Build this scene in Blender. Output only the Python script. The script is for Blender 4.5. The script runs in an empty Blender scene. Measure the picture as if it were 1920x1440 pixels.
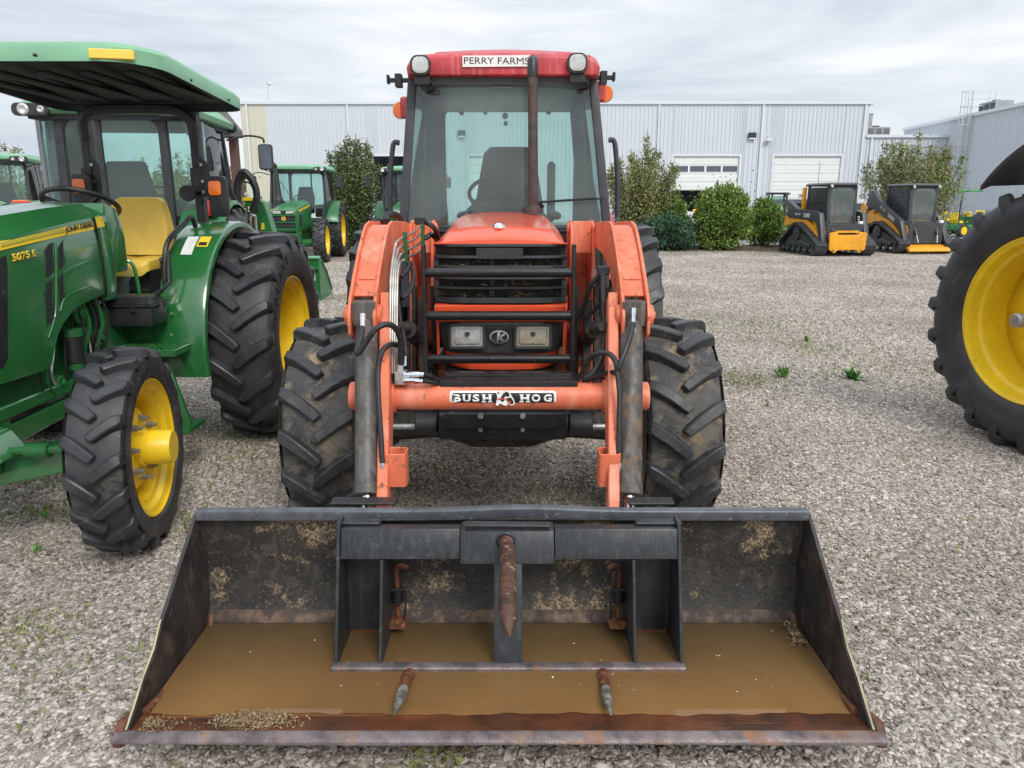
import bpy, bmesh, math, random
import numpy as np
from mathutils import Vector, Matrix, Euler
random.seed(7); rng = np.random.default_rng(7)
PI = math.pi
# ------------------------------------------------------------------ camera, light, exposure
S = bpy.context.scene
COL = S.collection
H = 1.6
PITCH = math.radians(13.4)
cp, sp = math.cos(PITCH), math.sin(PITCH)
cam = bpy.data.cameras.new('camera'); cam.sensor_width = 36; cam.lens = 27.0; cam.clip_start = .05; cam.clip_end = 2000
camo = bpy.data.objects.new('camera', cam); COL.objects.link(camo)
camo.location = (0, 0, H); camo.rotation_euler = (PI/2 - PITCH, 0, 0)
S.camera = camo
S.view_settings.view_transform = 'Standard'; S.view_settings.look = 'None'
S.view_settings.exposure = 0.38; S.view_settings.gamma = 1; S.view_settings.use_curve_mapping = False
S.render.engine = 'CYCLES'
S.cycles.use_denoising = True
S.cycles.max_bounces = 8; S.cycles.transparent_max_bounces = 16; S.cycles.diffuse_bounces = 3; S.cycles.glossy_bounces = 4
S.cycles.transmission_bounces = 4
S.cycles.use_adaptive_sampling = False

SUN_EL, SUN_AZ = math.radians(42), math.radians(156)      # azimuth from +Y clockwise: behind the camera, to the right
W = bpy.data.worlds.new('World'); S.world = W; W.use_nodes = True
nt = W.node_tree; nt.nodes.clear()
def N(t, **k):
    n = nt.nodes.new(t)
    for a, b in k.items(): setattr(n, a, b)
    return n
out = N('ShaderNodeOutputWorld')
sky = N('ShaderNodeTexSky'); sky.sky_type = 'NISHITA'; sky.sun_disc = False
sky.sun_elevation = SUN_EL; sky.sun_rotation = SUN_AZ
bg1 = N('ShaderNodeBackground'); bg1.inputs['Strength'].default_value = .1
nt.links.new(sky.outputs[0], bg1.inputs['Color'])
tc = N('ShaderNodeTexCoord'); mp = N('ShaderNodeMapping'); mp.inputs['Scale'].default_value = (1.6, 1.6, 9.0)
mp.inputs['Location'].default_value = (3.1, .4, 0)
mp.inputs['Rotation'].default_value = (.08, -.14, .3)
n1 = N('ShaderNodeTexNoise'); n1.inputs['Scale'].default_value = 1.5; n1.inputs['Detail'].default_value = 6; n1.inputs['Roughness'].default_value = .55
n1.inputs['Distortion'].default_value = .5
r1 = N('ShaderNodeValToRGB')
r1.color_ramp.elements[0].position = .34; r1.color_ramp.elements[0].color = (.50, .565, .64, 1)
r1.color_ramp.elements[1].position = .66; r1.color_ramp.elements[1].color = (.87, .885, .90, 1)
e = r1.color_ramp.elements.new(.5); e.color = (.68, .735, .79, 1)
nt.links.new(tc.outputs['Generated'], mp.inputs['Vector']); nt.links.new(mp.outputs[0], n1.inputs['Vector'])
nt.links.new(n1.outputs['Fac'], r1.inputs['Fac'])
# an overcast dome is evenly somewhat brighter towards the zenith
sx = N('ShaderNodeSeparateXYZ'); nt.links.new(tc.outputs['Generated'], sx.inputs[0])
mr = N('ShaderNodeMapRange'); mr.inputs['From Min'].default_value = .2; mr.inputs['From Max'].default_value = 1
mr.inputs['To Min'].default_value = .90; mr.inputs['To Max'].default_value = 1.65
nt.links.new(sx.outputs['Z'], mr.inputs['Value'])
bg2 = N('ShaderNodeBackground'); nt.links.new(r1.outputs[0], bg2.inputs['Color']); nt.links.new(mr.outputs[0], bg2.inputs['Strength'])
mx = N('ShaderNodeMixShader'); mx.inputs[0].default_value = .93
nt.links.new(bg1.outputs[0], mx.inputs[1]); nt.links.new(bg2.outputs[0], mx.inputs[2]); nt.links.new(mx.outputs[0], out.inputs['Surface'])
sl = bpy.data.lights.new('sun', 'SUN'); sl.energy = 1.6; sl.angle = math.radians(22); sl.color = (1, .96, .90)
so = bpy.data.objects.new('sun', sl); COL.objects.link(so)
sd = Vector((math.sin(SUN_AZ)*math.cos(SUN_EL), math.cos(SUN_AZ)*math.cos(SUN_EL), math.sin(SUN_EL)))
so.rotation_euler = sd.to_track_quat('Z', 'Y').to_euler(); so.location = (0, 0, 30)

# a point seen at (px, py) of the 1920x1440 photograph at depth Y / on height z
def at(px, py, Y):
    u = (px-960)/1440; v = (720-py)/1440
    t = Y/(cp+v*sp)
    return Vector((u*t, Y, H+(-sp+v*cp)*t))
def gp(px, py, z=0):
    u = (px-960)/1440; v = (720-py)/1440
    t = (z-H)/(-sp+v*cp)
    return Vector((u*t, (cp+v*sp)*t, z))

# ------------------------------------------------------------------ mesh helpers
class G:
    def __init__(s): s.v = []; s.f = []
    def add(s, vs, fs):
        b = len(s.v); s.v += [tuple(v) for v in vs]; s.f += [tuple(b+i for i in f) for f in fs]; return s
    def box(s, c, d, rot=None):
        vs = [Vector((x*d[0]/2, y*d[1]/2, z*d[2]/2)) for x in (-1, 1) for y in (-1, 1) for z in (-1, 1)]
        if rot is not None:
            R = rot if isinstance(rot, Matrix) else Euler(rot).to_matrix()
            vs = [R @ v for v in vs]
        c = Vector(c)
        return s.add([v+c for v in vs], [(0, 1, 3, 2), (4, 6, 7, 5), (0, 4, 5, 1), (2, 3, 7, 6), (0, 2, 6, 4), (1, 5, 7, 3)])
    def bb(s, a, b):
        return s.box([(a[i]+b[i])/2 for i in range(3)], [abs(a[i]-b[i]) for i in range(3)])
    def cyl(s, a, b, r0, r1=None, n=16, caps=True):
        return s.tube([a, b], [r0, r0 if r1 is None else r1], n, caps)
    def tube(s, pts, r, n=10, caps=True):
        pts = [Vector(p) for p in pts]; m = len(pts)
        rs = r if isinstance(r, (list, tuple)) else [r]*m
        tang = []
        for i in range(m):
            a = pts[max(i-1, 0)]; b = pts[min(i+1, m-1)]; d = (b-a)
            tang.append(d.normalized() if d.length > 1e-9 else Vector((0, 0, 1)))
        up = Vector((0, 0, 1)) if abs(tang[0].z) < .9 else Vector((1, 0, 0))
        nrm = (up-tang[0]*up.dot(tang[0])).normalized()
        vs = []
        for i in range(m):
            nrm = (nrm-tang[i]*nrm.dot(tang[i])).normalized(); bi = tang[i].cross(nrm)
            for k in range(n):
                a = 2*PI*k/n
                vs.append(pts[i]+(nrm*math.cos(a)+bi*math.sin(a))*rs[i])
        fs = [(i*n+k, i*n+(k+1) % n, (i+1)*n+(k+1) % n, (i+1)*n+k) for i in range(m-1) for k in range(n)]
        if caps: fs += [tuple(range(n-1, -1, -1)), tuple((m-1)*n+k for k in range(n))]
        return s.add(vs, fs)
    def lathe(s, prof, c=(0, 0, 0), axis='X', n=40, close=False):
        vs = []; c = Vector(c)
        for (a, r) in prof:
            for k in range(n):
                th = 2*PI*k/n; p, q = r*math.cos(th), r*math.sin(th)
                vs.append(c+(Vector((a, p, q)) if axis == 'X' else Vector((p, a, q)) if axis == 'Y' else Vector((p, q, a))))
        m = len(prof); fs = []
        for i in range(m-1 if not close else m):
            j = (i+1) % m
            fs += [(i*n+k, i*n+(k+1) % n, j*n+(k+1) % n, j*n+k) for k in range(n)]
        if not close:
            if prof[0][1] > 1e-6: pass
        return s.add(vs, fs)
    def prism(s, poly, axis, a, b):
        """poly: 2d points; axis X -> (y,z), Y -> (x,z), Z -> (x,y)"""
        def mk(p, t):
            return (t, p[0], p[1]) if axis == 'X' else (p[0], t, p[1]) if axis == 'Y' else (p[0], p[1], t)
        n = len(poly)
        vs = [mk(p, a) for p in poly]+[mk(p, b) for p in poly]
        fs = [tuple(range(n)), tuple(range(2*n-1, n-1, -1))]+[(i, i+n, (i+1) % n+n, (i+1) % n) for i in range(n)]
        return s.add(vs, fs)
    def loft(s, secs, closed=True, caps=True):
        n = len(secs[0]); vs = [p for q in secs for p in q]; fs = []
        for i in range(len(secs)-1):
            for k in range(n if closed else n-1):
                fs.append((i*n+k, i*n+(k+1) % n, (i+1)*n+(k+1) % n, (i+1)*n+k))
        if caps and closed: fs += [tuple(range(n)), tuple((len(secs)-1)*n+k for k in range(n-1, -1, -1))]
        return s.add(vs, fs)
    def sheet(s, rows, th=None):
        """open grid of points; th = thickness vector"""
        m, n = len(rows), len(rows[0])
        if th is None:
            return s.add([p for r in rows for p in r], [(i*n+j, i*n+j+1, (i+1)*n+j+1, (i+1)*n+j) for i in range(m-1) for j in range(n-1)])
        th = Vector(th); A = [Vector(p) for r in rows for p in r]; B = [p+th for p in A]; o = m*n
        f = [(i*n+j, i*n+j+1, (i+1)*n+j+1, (i+1)*n+j) for i in range(m-1) for j in range(n-1)]
        f += [(o+i*n+j, o+(i+1)*n+j, o+(i+1)*n+j+1, o+i*n+j+1) for i in range(m-1) for j in range(n-1)]
        for j in range(n-1): f += [(j, o+j, o+j+1, j+1), ((m-1)*n+j, (m-1)*n+j+1, o+(m-1)*n+j+1, o+(m-1)*n+j)]
        for i in range(m-1): f += [(i*n, (i+1)*n, o+(i+1)*n, o+i*n), (i*n+n-1, o+i*n+n-1, o+(i+1)*n+n-1, (i+1)*n+n-1)]
        return s.add(A+B, f)
    def mesh(s, name, bevel=0, seg=1, ang=32, off=None, smooth=True, merge=False):
        me = bpy.data.meshes.new(name)
        bm = bmesh.new()
        o = Vector(off) if off is not None else Vector((0, 0, 0))
        vv = [bm.verts.new(Vector(v)-o) for v in s.v]
        for f in s.f:
            try: bm.faces.new([vv[i] for i in f])
            except ValueError: pass
        if merge: bmesh.ops.remove_doubles(bm, verts=bm.verts[:], dist=1e-5)
        bmesh.ops.recalc_face_normals(bm, faces=bm.faces[:])
        if bevel:
            es = [ed for ed in bm.edges if len(ed.link_faces) == 2 and ed.calc_face_angle(0) > math.radians(35)]
            if es: bmesh.ops.bevel(bm, geom=es, offset=bevel, segments=seg, affect='EDGES', profile=.6, clamp_overlap=True)
        bm.to_mesh(me); bm.free()
        if smooth:
            me.polygons.foreach_set('use_smooth', [True]*len(me.polygons))
            me.set_sharp_from_angle(angle=math.radians(ang))
        return me
    def build(s, name, mat, parent=None, **k):
        me = s.mesh(name, **k)
        return mkobj(name, me, mat, parent)

def mkobj(name, me, mat, parent=None, loc=None, rot=None):
    if mat is not None and not me.materials: me.materials.append(mat)
    o = bpy.data.objects.new(name, me); COL.objects.link(o)
    if parent is not None: o.parent = parent
    if loc is not None: o.location = loc
    if rot is not None: o.rotation_euler = rot
    return o
def tag(o, label=None, cat=None, group=None, kind=None):
    if label: o['label'] = label
    if cat: o['category'] = cat
    if group: o['group'] = group
    if kind: o['kind'] = kind
    return o
def thing(name, label, cat, loc=(0, 0, 0), rz=0, group=None):
    o = bpy.data.objects.new(name, None); COL.objects.link(o); o.location = loc; o.rotation_euler = (0, 0, rz)
    o.empty_display_size = .2
    return tag(o, label, cat, group)
def children(o): return KIDS.get(o.name, [])
def dup(o, parent=None):
    c = o.copy(); COL.objects.link(c); c.parent = parent
    for ch in [x for x in bpy.data.objects if x.parent == o]: dup(ch, c)
    return c
def curve(pts, n=6):
    """catmull-rom through the points"""
    P = [Vector(p) for p in pts]; P = [P[0]*2-P[1]]+P+[P[-1]*2-P[-2]]; out = []
    for i in range(1, len(P)-2):
        for k in range(n):
            t = k/n; a, b, c, d = P[i-1:i+3]
            out.append(.5*((2*b)+(c-a)*t+(2*a-5*b+4*c-d)*t*t+(3*b-a-3*c+d)*t**3))
    out.append(P[-2]); return out
def rrect(cx, cy, w, h, r, n=4):
    r = min(r, w/2, h/2); out = []
    for (sx_, sy_, a0) in ((1, 1, 0), (-1, 1, PI/2), (-1, -1, PI), (1, -1, 3*PI/2)):
        for k in range(n+1):
            a = a0+PI/2*k/n
            out.append((cx+sx_*(w/2-r)+r*math.cos(a), cy+sy_*(h/2-r)+r*math.sin(a)))
    return out
def text(name, s, width, height, mat, parent, loc, rot=(PI/2, 0, 0), offset=0., ext=.0008, shear=0):
    cu = bpy.data.curves.new(name, 'FONT'); cu.body = s; cu.size = 1; cu.offset = offset; cu.resolution_u = 3; cu.shear = shear
    cu.align_x = 'CENTER'
    o = bpy.data.objects.new(name, cu); COL.objects.link(o)
    dg = bpy.context.evaluated_depsgraph_get(); dg.update()
    me = bpy.data.meshes.new_from_object(o.evaluated_get(dg)); bpy.data.objects.remove(o); bpy.data.curves.remove(cu)
    bm = bmesh.new(); bm.from_mesh(me); bpy.data.meshes.remove(me); 
    xs = [v.co.x for v in bm.verts]; ys = [v.co.y for v in bm.verts]
    x0, x1, y0, y1 = min(xs), max(xs), min(ys), max(ys)
    for v in bm.verts:
        v.co = Vector(((v.co.x-(x0+x1)/2)/(x1-x0)*width, (v.co.y-(y0+y1)/2)/(y1-y0)*height, 0))
    if ext:
        r = bmesh.ops.extrude_face_region(bm, geom=bm.faces[:])
        for v in [g for g in r['geom'] if isinstance(g, bmesh.types.BMVert)]: v.co.z += ext
        bmesh.ops.recalc_face_normals(bm, faces=bm.faces[:])
    me = bpy.data.meshes.new(name); bm.to_mesh(me); bm.free()
    return mkobj(name, me, mat, parent, loc, rot)

# ------------------------------------------------------------------ materials
M = {}
def mat(name, col, rough=.5, metal=0, var=.12, vs=6., dirt=None, bump=None, coat=0, spec=.5, col2=None, dvar=.5, extra=None, streak=None, drops=False):
    m = bpy.data.materials.new(name); m.use_nodes = True; t = m.node_tree; L = t.links.new
    b = t.nodes['Principled BSDF']
    b.inputs['Roughness'].default_value = rough; b.inputs['Metallic'].default_value = metal
    b.inputs['Specular IOR Level'].default_value = spec
    if coat: b.inputs['Coat Weight'].default_value = coat; b.inputs['Coat Roughness'].default_value = .12
    tc = t.nodes.new('ShaderNodeTexCoord')
    def noise(sc, det=4, ro=.6, vec=None, dist=0):
        n = t.nodes.new('ShaderNodeTexNoise'); n.inputs['Scale'].default_value = sc; n.inputs['Detail'].default_value = det
        n.inputs['Roughness'].default_value = ro; n.inputs['Distortion'].default_value = dist
        L(vec or tc.outputs['Object'], n.inputs['Vector']); return n
    def ramp(src, p0, p1, c0=(0, 0, 0, 1), c1=(1, 1, 1, 1)):
        r = t.nodes.new('ShaderNodeValToRGB'); r.color_ramp.elements[0].position = p0; r.color_ramp.elements[1].position = p1
        r.color_ramp.elements[0].color = c0; r.color_ramp.elements[1].color = c1; L(src, r.inputs[0]); return r
    def mixc(f, a, bb):
        x = t.nodes.new('ShaderNodeMix'); x.data_type = 'RGBA'
        L(f, x.inputs[0])
        for i, c in ((6, a), (7, bb)):
            if isinstance(c, tuple): x.inputs[i].default_value = c
            else: L(c, x.inputs[i])
        return x.outputs[2]
    c = (*col, 1)
    c2 = (*(col2 or tuple(min(1, k*(1-var*1.6)) for k in col)), 1); c1 = (*tuple(min(1, k*(1+var)) for k in col), 1) if not col2 else c
    n = noise(vs, 6, .62); r = ramp(n.outputs['Fac'], .35, .65); cur = mixc(r.outputs[0], c1, c2)
    rr = None
    if dirt:
        dc, amt, dsc = dirt
        n2 = noise(dsc, 8, .7, dist=.4); r2 = ramp(n2.outputs['Fac'], .62-amt*.4, .62-amt*.4+.12)
        cur = mixc(r2.outputs[0], cur, (*dc, 1)); rr = r2
    if streak:
        scol, amt, sscale = streak
        mpn = t.nodes.new('ShaderNodeMapping'); mpn.inputs['Scale'].default_value = sscale; L(tc.outputs['Object'], mpn.inputs[0])
        n3 = noise(1, 6, .65, vec=mpn.outputs[0]); r3 = ramp(n3.outputs['Fac'], .62-amt*.4, .66-amt*.4+.15)
        cur = mixc(r3.outputs[0], cur, (*scol, 1))
    L(cur, b.inputs['Base Color'])
    nr = noise(vs*2.3, 5, .6); mr = t.nodes.new('ShaderNodeMapRange'); mr.inputs['To Min'].default_value = max(.02, rough-.12); mr.inputs['To Max'].default_value = min(1, rough+.15)
    L(nr.outputs['Fac'], mr.inputs[0]); ro = mr.outputs[0]
    if rr is not None:
        x = t.nodes.new('ShaderNodeMix'); L(rr.outputs[0], x.inputs[0]); L(ro, x.inputs[2]); x.inputs[3].default_value = .85; ro = x.outputs[0]
        x2 = t.nodes.new('ShaderNodeMix'); L(rr.outputs[0], x2.inputs[0]); x2.inputs[2].default_value = metal; x2.inputs[3].default_value = 0; L(x2.outputs[0], b.inputs['Metallic'])
    L(ro, b.inputs['Roughness'])
    if bump or drops:
        bs, st = bump or (200, .05)
        nb = noise(bs, 5, .6); h = nb.outputs['Fac']
        if drops:
            vo = t.nodes.new('ShaderNodeTexVoronoi'); vo.inputs['Scale'].default_value = 70; L(tc.outputs['Object'], vo.inputs['Vector'])
            rd = ramp(vo.outputs['Distance'], .0, .28, (1, 1, 1, 1), (0, 0, 0, 1))
            ad = t.nodes.new('ShaderNodeMath'); ad.operation = 'ADD'; L(h, ad.inputs[0]); L(rd.outputs[0], ad.inputs[1]); h = ad.outputs[0]
        bp = t.nodes.new('ShaderNodeBump'); bp.inputs['Strength'].default_value = st; bp.inputs['Distance'].default_value = .01
        L(h, bp.inputs['Height']); L(bp.outputs[0], b.inputs['Normal'])
    if extra: extra(m, t, b, tc, L)
    M[name] = m; return m

mat('orange', (.78, .088, .028), .28, var=.05, vs=3, coat=.6, dirt=((.25, .10, .06), .03, 30), drops=True, bump=(150, .02))
mat('loader_orange', (.72, .175, .085), .42, var=.10, vs=5, dirt=((.13, .06, .035), .15, 26), streak=((.80, .30, .20), .28, (9, 9, 2)), bump=(90, .03))
mat('roof_red', (.50, .05, .06), .42, var=.15, vs=8, streak=((.62, .16, .17), .25, (30, 30, 3)), bump=(200, .03))
mat('green', (.018, .135, .034), .22, var=.07, vs=3, coat=1.0, drops=True, bump=(120, .02), dirt=((.06, .09, .045), .0, 5))
mat('green_far', (.022, .155, .045), .3, var=.1, vs=3)
mat('green_dirty', (.014, .12, .03), .45, var=.15, vs=8, dirt=((.05, .05, .035), .18, 14), bump=(80, .05))
mat('canopy_green', (.20, .42, .26), .5, var=.06, vs=4)
mat('yellow', (.90, .61, .02), .32, var=.06, vs=5, dirt=((.25, .15, .03), .03, 25))
mat('yellow_seat', (.90, .60, .09), .42, var=.04, vs=12, bump=(120, .04), dirt=((.5, .32, .08), .0, 20))
mat('construction_yellow', (.80, .36, .02), .35, var=.08, vs=4)
mat('black', (.018, .018, .02), .42, var=.3, vs=10, dirt=((.09, .08, .065), .06, 25), bump=(120, .04))
mat('black_gloss', (.012, .012, .014), .25, var=.2, vs=8, dirt=((.07, .06, .05), .05, 20), drops=True)
mat('dark_plastic', (.03, .031, .034), .5, var=.2, vs=14, bump=(300, .05))
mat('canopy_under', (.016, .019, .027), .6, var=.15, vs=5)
mat('grey_frame', (.05, .052, .06), .4, var=.15, vs=10)
mat('charcoal', (.045, .05, .055), .4, var=.1, vs=6, dirt=((.10, .09, .08), .05, 12))
mat('engine_dark', (.03, .028, .025), .7, var=.4, vs=18, dirt=((.10, .08, .055), .28, 16), bump=(60, .3))
mat('chrome', (.75, .76, .78), .12, 1, var=.06)
mat('steel', (.45, .45, .44), .35, .6, var=.2, vs=20, dirt=((.14, .11, .09), .05, 40))
mat('pipe_steel', (.42, .40, .36), .38, .9, var=.15, vs=20)
mat('cylinder', (.085, .08, .077), .5, .2, var=.3, vs=9, dirt=((.15, .10, .065), .24, 9), streak=((.17, .15, .13), .3, (40, 40, 3)), bump=(120, .06))
mat('exhaust', (.085, .062, .058), .6, .2, var=.2, vs=20, dirt=((.30, .24, .22), .03, 60), bump=(200, .05))
mat('hose', (.016, .016, .017), .45, var=.2, vs=30, dirt=((.09, .08, .065), .08, 30))
mat('white_metal', (.78, .80, .80), .4, var=.04)
mat('white_print', (.80, .80, .78), .5, var=.03)
mat('black_print', (.015, .015, .015), .5, var=.05)
mat('red_print', (.6, .06, .03), .5, var=.1)
mat('yellow_print', (.85, .60, .04), .4, var=.03)
mat('sticker_worn', (.72, .73, .70), .5, var=.08, vs=20, dirt=((.25, .2, .17), .05, 60))
mat('rust', (.16, .055, .022), .55, var=.4, vs=14, col2=(.06, .022, .012), dirt=((.36, .15, .05), .12, 25), bump=(120, .2))
mat('rust_bright', (.30, .125, .055), .38, .35, var=.3, vs=30, col2=(.12, .05, .03), dirt=((.50, .28, .14), .18, 45), bump=(160, .3))
mat('beacon_amber', (.85, .17, .01), .2, var=.05, coat=.6)
mat('lamp_red', (.55, .015, .02), .2, var=.05, coat=.6)
mat('seat_black', (.05, .052, .055), .6, var=.15, vs=30, bump=(200, .1))
mat('mower_green', (.02, .20, .05), .35)
mat('tip_worn', (.26, .25, .22), .5, .3, var=.4, vs=30, dirt=((.06, .05, .04), .35, 50), bump=(150, .2))
mat('bark', (.14, .10, .075), .85, var=.25, vs=12, bump=(40, .3))
mat('concrete', (.30, .295, .28), .8, var=.1, vs=2)
mat('hvac', (.32, .33, .33), .5, var=.1, vs=4)
mat('brick_brown', (.12, .055, .04), .7, var=.2)
mat('interior', (.09, .09, .095), .8, var=.15)
mat('steel_white', (.62, .64, .65), .45, var=.05)

def tyre_extra(clay):
    def f(m, t, b, tc, L):
        # dust and dry clay caught on the tread, in patches of their own
        n = t.nodes.new('ShaderNodeTexNoise'); n.inputs['Scale'].default_value = 5.; n.inputs['Detail'].default_value = 8; n.inputs['Roughness'].default_value = .68
        L(tc.outputs['Object'], n.inputs['Vector'])
        r = t.nodes.new('ShaderNodeValToRGB'); r.color_ramp.elements[0].position = clay; r.color_ramp.elements[1].position = clay+.09
        L(n.outputs['Fac'], r.inputs[0])
        old = b.inputs['Base Color'].links[0].from_socket
        x = t.nodes.new('ShaderNodeMix'); x.data_type = 'RGBA'; L(r.outputs[0], x.inputs[0]); L(old, x.inputs[6]); x.inputs[7].default_value = (.27, .195, .12, 1)
        L(x.outputs[2], b.inputs['Base Color'])
    return f
mat('tyre', (.040, .041, .044), .5, var=.25, vs=7, dirt=((.085, .08, .07), .22, 9), bump=(60, .12))
mat('lug_dark', (.032, .033, .037), .4, var=.25, vs=7, dirt=((.07, .066, .058), .1, 14), bump=(60, .12))
mat('tyre_muddy', (.042, .041, .040), .55, var=.3, vs=9, dirt=((.14, .12, .095), .34, 8), bump=(45, .5), extra=tyre_extra(.56))
mat('lug_muddy', (.032, .033, .037), .42, var=.25, vs=9, dirt=((.11, .10, .085), .2, 12), bump=(60, .25))
mat('tyre_clean', (.038, .039, .042), .5, var=.2, vs=5, dirt=((.08, .076, .068), .14, 7), bump=(80, .05))

def glass(name, tint, refl=1.0, dens=1.0):
    m = bpy.data.materials.new(name); m.use_nodes = True; t = m.node_tree; t.nodes.clear(); L = t.links.new
    o = t.nodes.new('ShaderNodeOutputMaterial'); tr = t.nodes.new('ShaderNodeBsdfTransparent'); tr.inputs[0].default_value = (*tint, 1)
    gl = t.nodes.new('ShaderNodeBsdfGlossy'); gl.inputs['Roughness'].default_value = .015
    fr = t.nodes.new('ShaderNodeFresnel'); fr.inputs[0].default_value = 1.5
    mm = t.nodes.new('ShaderNodeMath'); mm.operation = 'MULTIPLY'; mm.inputs[1].default_value = refl; L(fr.outputs[0], mm.inputs[0])
    di = t.nodes.new('ShaderNodeBsdfDiffuse'); di.inputs[0].default_value = (.55, .62, .62, 1)
    n = t.nodes.new('ShaderNodeTexNoise'); n.inputs['Scale'].default_value = 3; n.inputs['Detail'].default_value = 6
    tc = t.nodes.new('ShaderNodeTexCoord'); L(tc.outputs['Object'], n.inputs['Vector'])
    md = t.nodes.new('ShaderNodeMath'); md.operation = 'MULTIPLY'; md.inputs[1].default_value = .16*dens; L(n.outputs[0], md.inputs[0])
    x1 = t.nodes.new('ShaderNodeMixShader'); L(md.outputs[0], x1.inputs[0]); L(tr.outputs[0], x1.inputs[1]); L(di.outputs[0], x1.inputs[2])
    x = t.nodes.new('ShaderNodeMixShader'); L(mm.outputs[0], x.inputs[0]); L(x1.outputs[0], x.inputs[1]); L(gl.outputs[0], x.inputs[2])
    L(x.outputs[0], o.inputs['Surface']); M[name] = m; return m
glass('glass', (.86, .96, .945), 1.1, 1.25)  # pale diffuse film also paints the sky's hazy reflection into the panes
glass('glass_light', (.84, .955, .93), 1.0, .6)
glass('glass_dark', (.25, .32, .32), 1.2, .5)
glass('clear_plastic', (.75, .80, .75), 1.3, 1.2)

def lens_mat(name, col):
    def ex(m, t, b, tc, L):
        w = t.nodes.new('ShaderNodeTexWave'); w.inputs['Scale'].default_value = 40; w.bands_direction = 'X'; L(tc.outputs['Object'], w.inputs['Vector'])
        bp = t.nodes.new('ShaderNodeBump'); bp.inputs['Strength'].default_value = .5; bp.inputs['Distance'].default_value = .004
        L(w.outputs['Fac'], bp.inputs['Height']); L(bp.outputs[0], b.inputs['Normal'])
    return mat(name, col, .12, .35, var=.12, vs=25, coat=.8, extra=ex)
lens_mat('lens', (.62, .63, .60)); lens_mat('lens_yellowed', (.55, .50, .38))
# ------------------------------------------------------------------ ground
def gravel_ground_mat():
    m = bpy.data.materials.new('gravel_sheet'); m.use_nodes = True; t = m.node_tree; L = t.links.new; b = t.nodes['Principled BSDF']
    b.inputs['Roughness'].default_value = .85; b.inputs['Specular IOR Level'].default_value = .3
    tc = t.nodes.new('ShaderNodeTexCoord')
    def nz(sc, det=5, ro=.6):
        n = t.nodes.new('ShaderNodeTexNoise'); n.inputs['Scale'].default_value = sc; n.inputs['Detail'].default_value = det; n.inputs['Roughness'].default_value = ro
        L(tc.outputs['Object'], n.inputs['Vector']); return n
    vo = t.nodes.new('ShaderNodeTexVoronoi'); vo.inputs['Scale'].default_value = 46; L(tc.outputs['Object'], vo.inputs['Vector'])
    vo2 = t.nodes.new('ShaderNodeTexVoronoi'); vo2.inputs['Scale'].default_value = 17; L(tc.outputs['Object'], vo2.inputs['Vector'])
    sx = t.nodes.new('ShaderNodeSeparateColor'); L(vo.outputs['Color'], sx.inputs[0])
    r = t.nodes.new('ShaderNodeValToRGB'); el = r.color_ramp.elements
    el[0].position = 0; el[0].color = (.16, .14, .12, 1); el[1].position = 1; el[1].color = (.72, .69, .65, 1)
    for p, c in ((.25, (.38, .345, .31)), (.5, (.53, .49, .455)), (.8, (.67, .635, .60))):
        e = el.new(p); e.color = (*c, 1)
    L(sx.outputs[0], r.inputs[0])
    # dark gaps between the pieces
    rg = t.nodes.new('ShaderNodeValToRGB'); rg.color_ramp.elements[0].position = .35; rg.color_ramp.elements[0].color = (1, 1, 1, 1)
    rg.color_ramp.elements[1].position = .75; rg.color_ramp.elements[1].color = (.45, .43, .41, 1); L(vo.outputs['Distance'], rg.inputs[0])
    def mul(a, bb):
        x = t.nodes.new('ShaderNodeMix'); x.data_type = 'RGBA'; x.blend_type = 'MULTIPLY'; x.inputs[0].default_value = 1; L(a, x.inputs[6]); L(bb, x.inputs[7]); return x.outputs[2]
    cur = mul(r.outputs[0], rg.outputs[0])
    big = nz(.55, 6, .62); rb = t.nodes.new('ShaderNodeValToRGB'); rb.color_ramp.elements[0].position = .34; rb.color_ramp.elements[0].color = (.82, .77, .71, 1)
    rb.color_ramp.elements[1].position = .64; rb.color_ramp.elements[1].color = (1.15, 1.10, 1.06, 1); L(big.outputs[0], rb.inputs[0]); cur = mul(cur, rb.outputs[0])
    # thin moss and grass film in patches
    g = nz(.9, 7, .72); rg2 = t.nodes.new('ShaderNodeValToRGB'); rg2.color_ramp.elements[0].position = .585; rg2.color_ramp.elements[1].position = .72
    rg2.color_ramp.elements[1].color = (.55, .55, .55, 1); L(g.outputs[0], rg2.inputs[0])
    x = t.nodes.new('ShaderNodeMix'); x.data_type = 'RGBA'; L(rg2.outputs[0], x.inputs[0]); L(cur, x.inputs[6]); x.inputs[7].default_value = (.21, .21, .09, 1)
    L(x.outputs[2], b.inputs['Base Color'])
    ad = t.nodes.new('ShaderNodeMath'); ad.operation = 'ADD'; L(vo.outputs['Distance'], ad.inputs[0]); L(vo2.outputs['Distance'], ad.inputs[1])
    bp = t.nodes.new('ShaderNodeBump'); bp.invert = True; bp.inputs['Strength'].default_value = .8; bp.inputs['Distance'].default_value = .012
    L(ad.outputs[0], bp.inputs['Height']); L(bp.outputs[0], b.inputs['Normal'])
    M['gravel_sheet'] = m
gravel_ground_mat()
g = G(); g.sheet([[(x, y, 0) for x in np.linspace(-400, 400, 9)] for y in (-40, 0, 10, 40, 100, 400, 900)])
gr = g.build('gravel_ground', M['gravel_sheet'], smooth=False); tag(gr, kind='structure')

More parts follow.
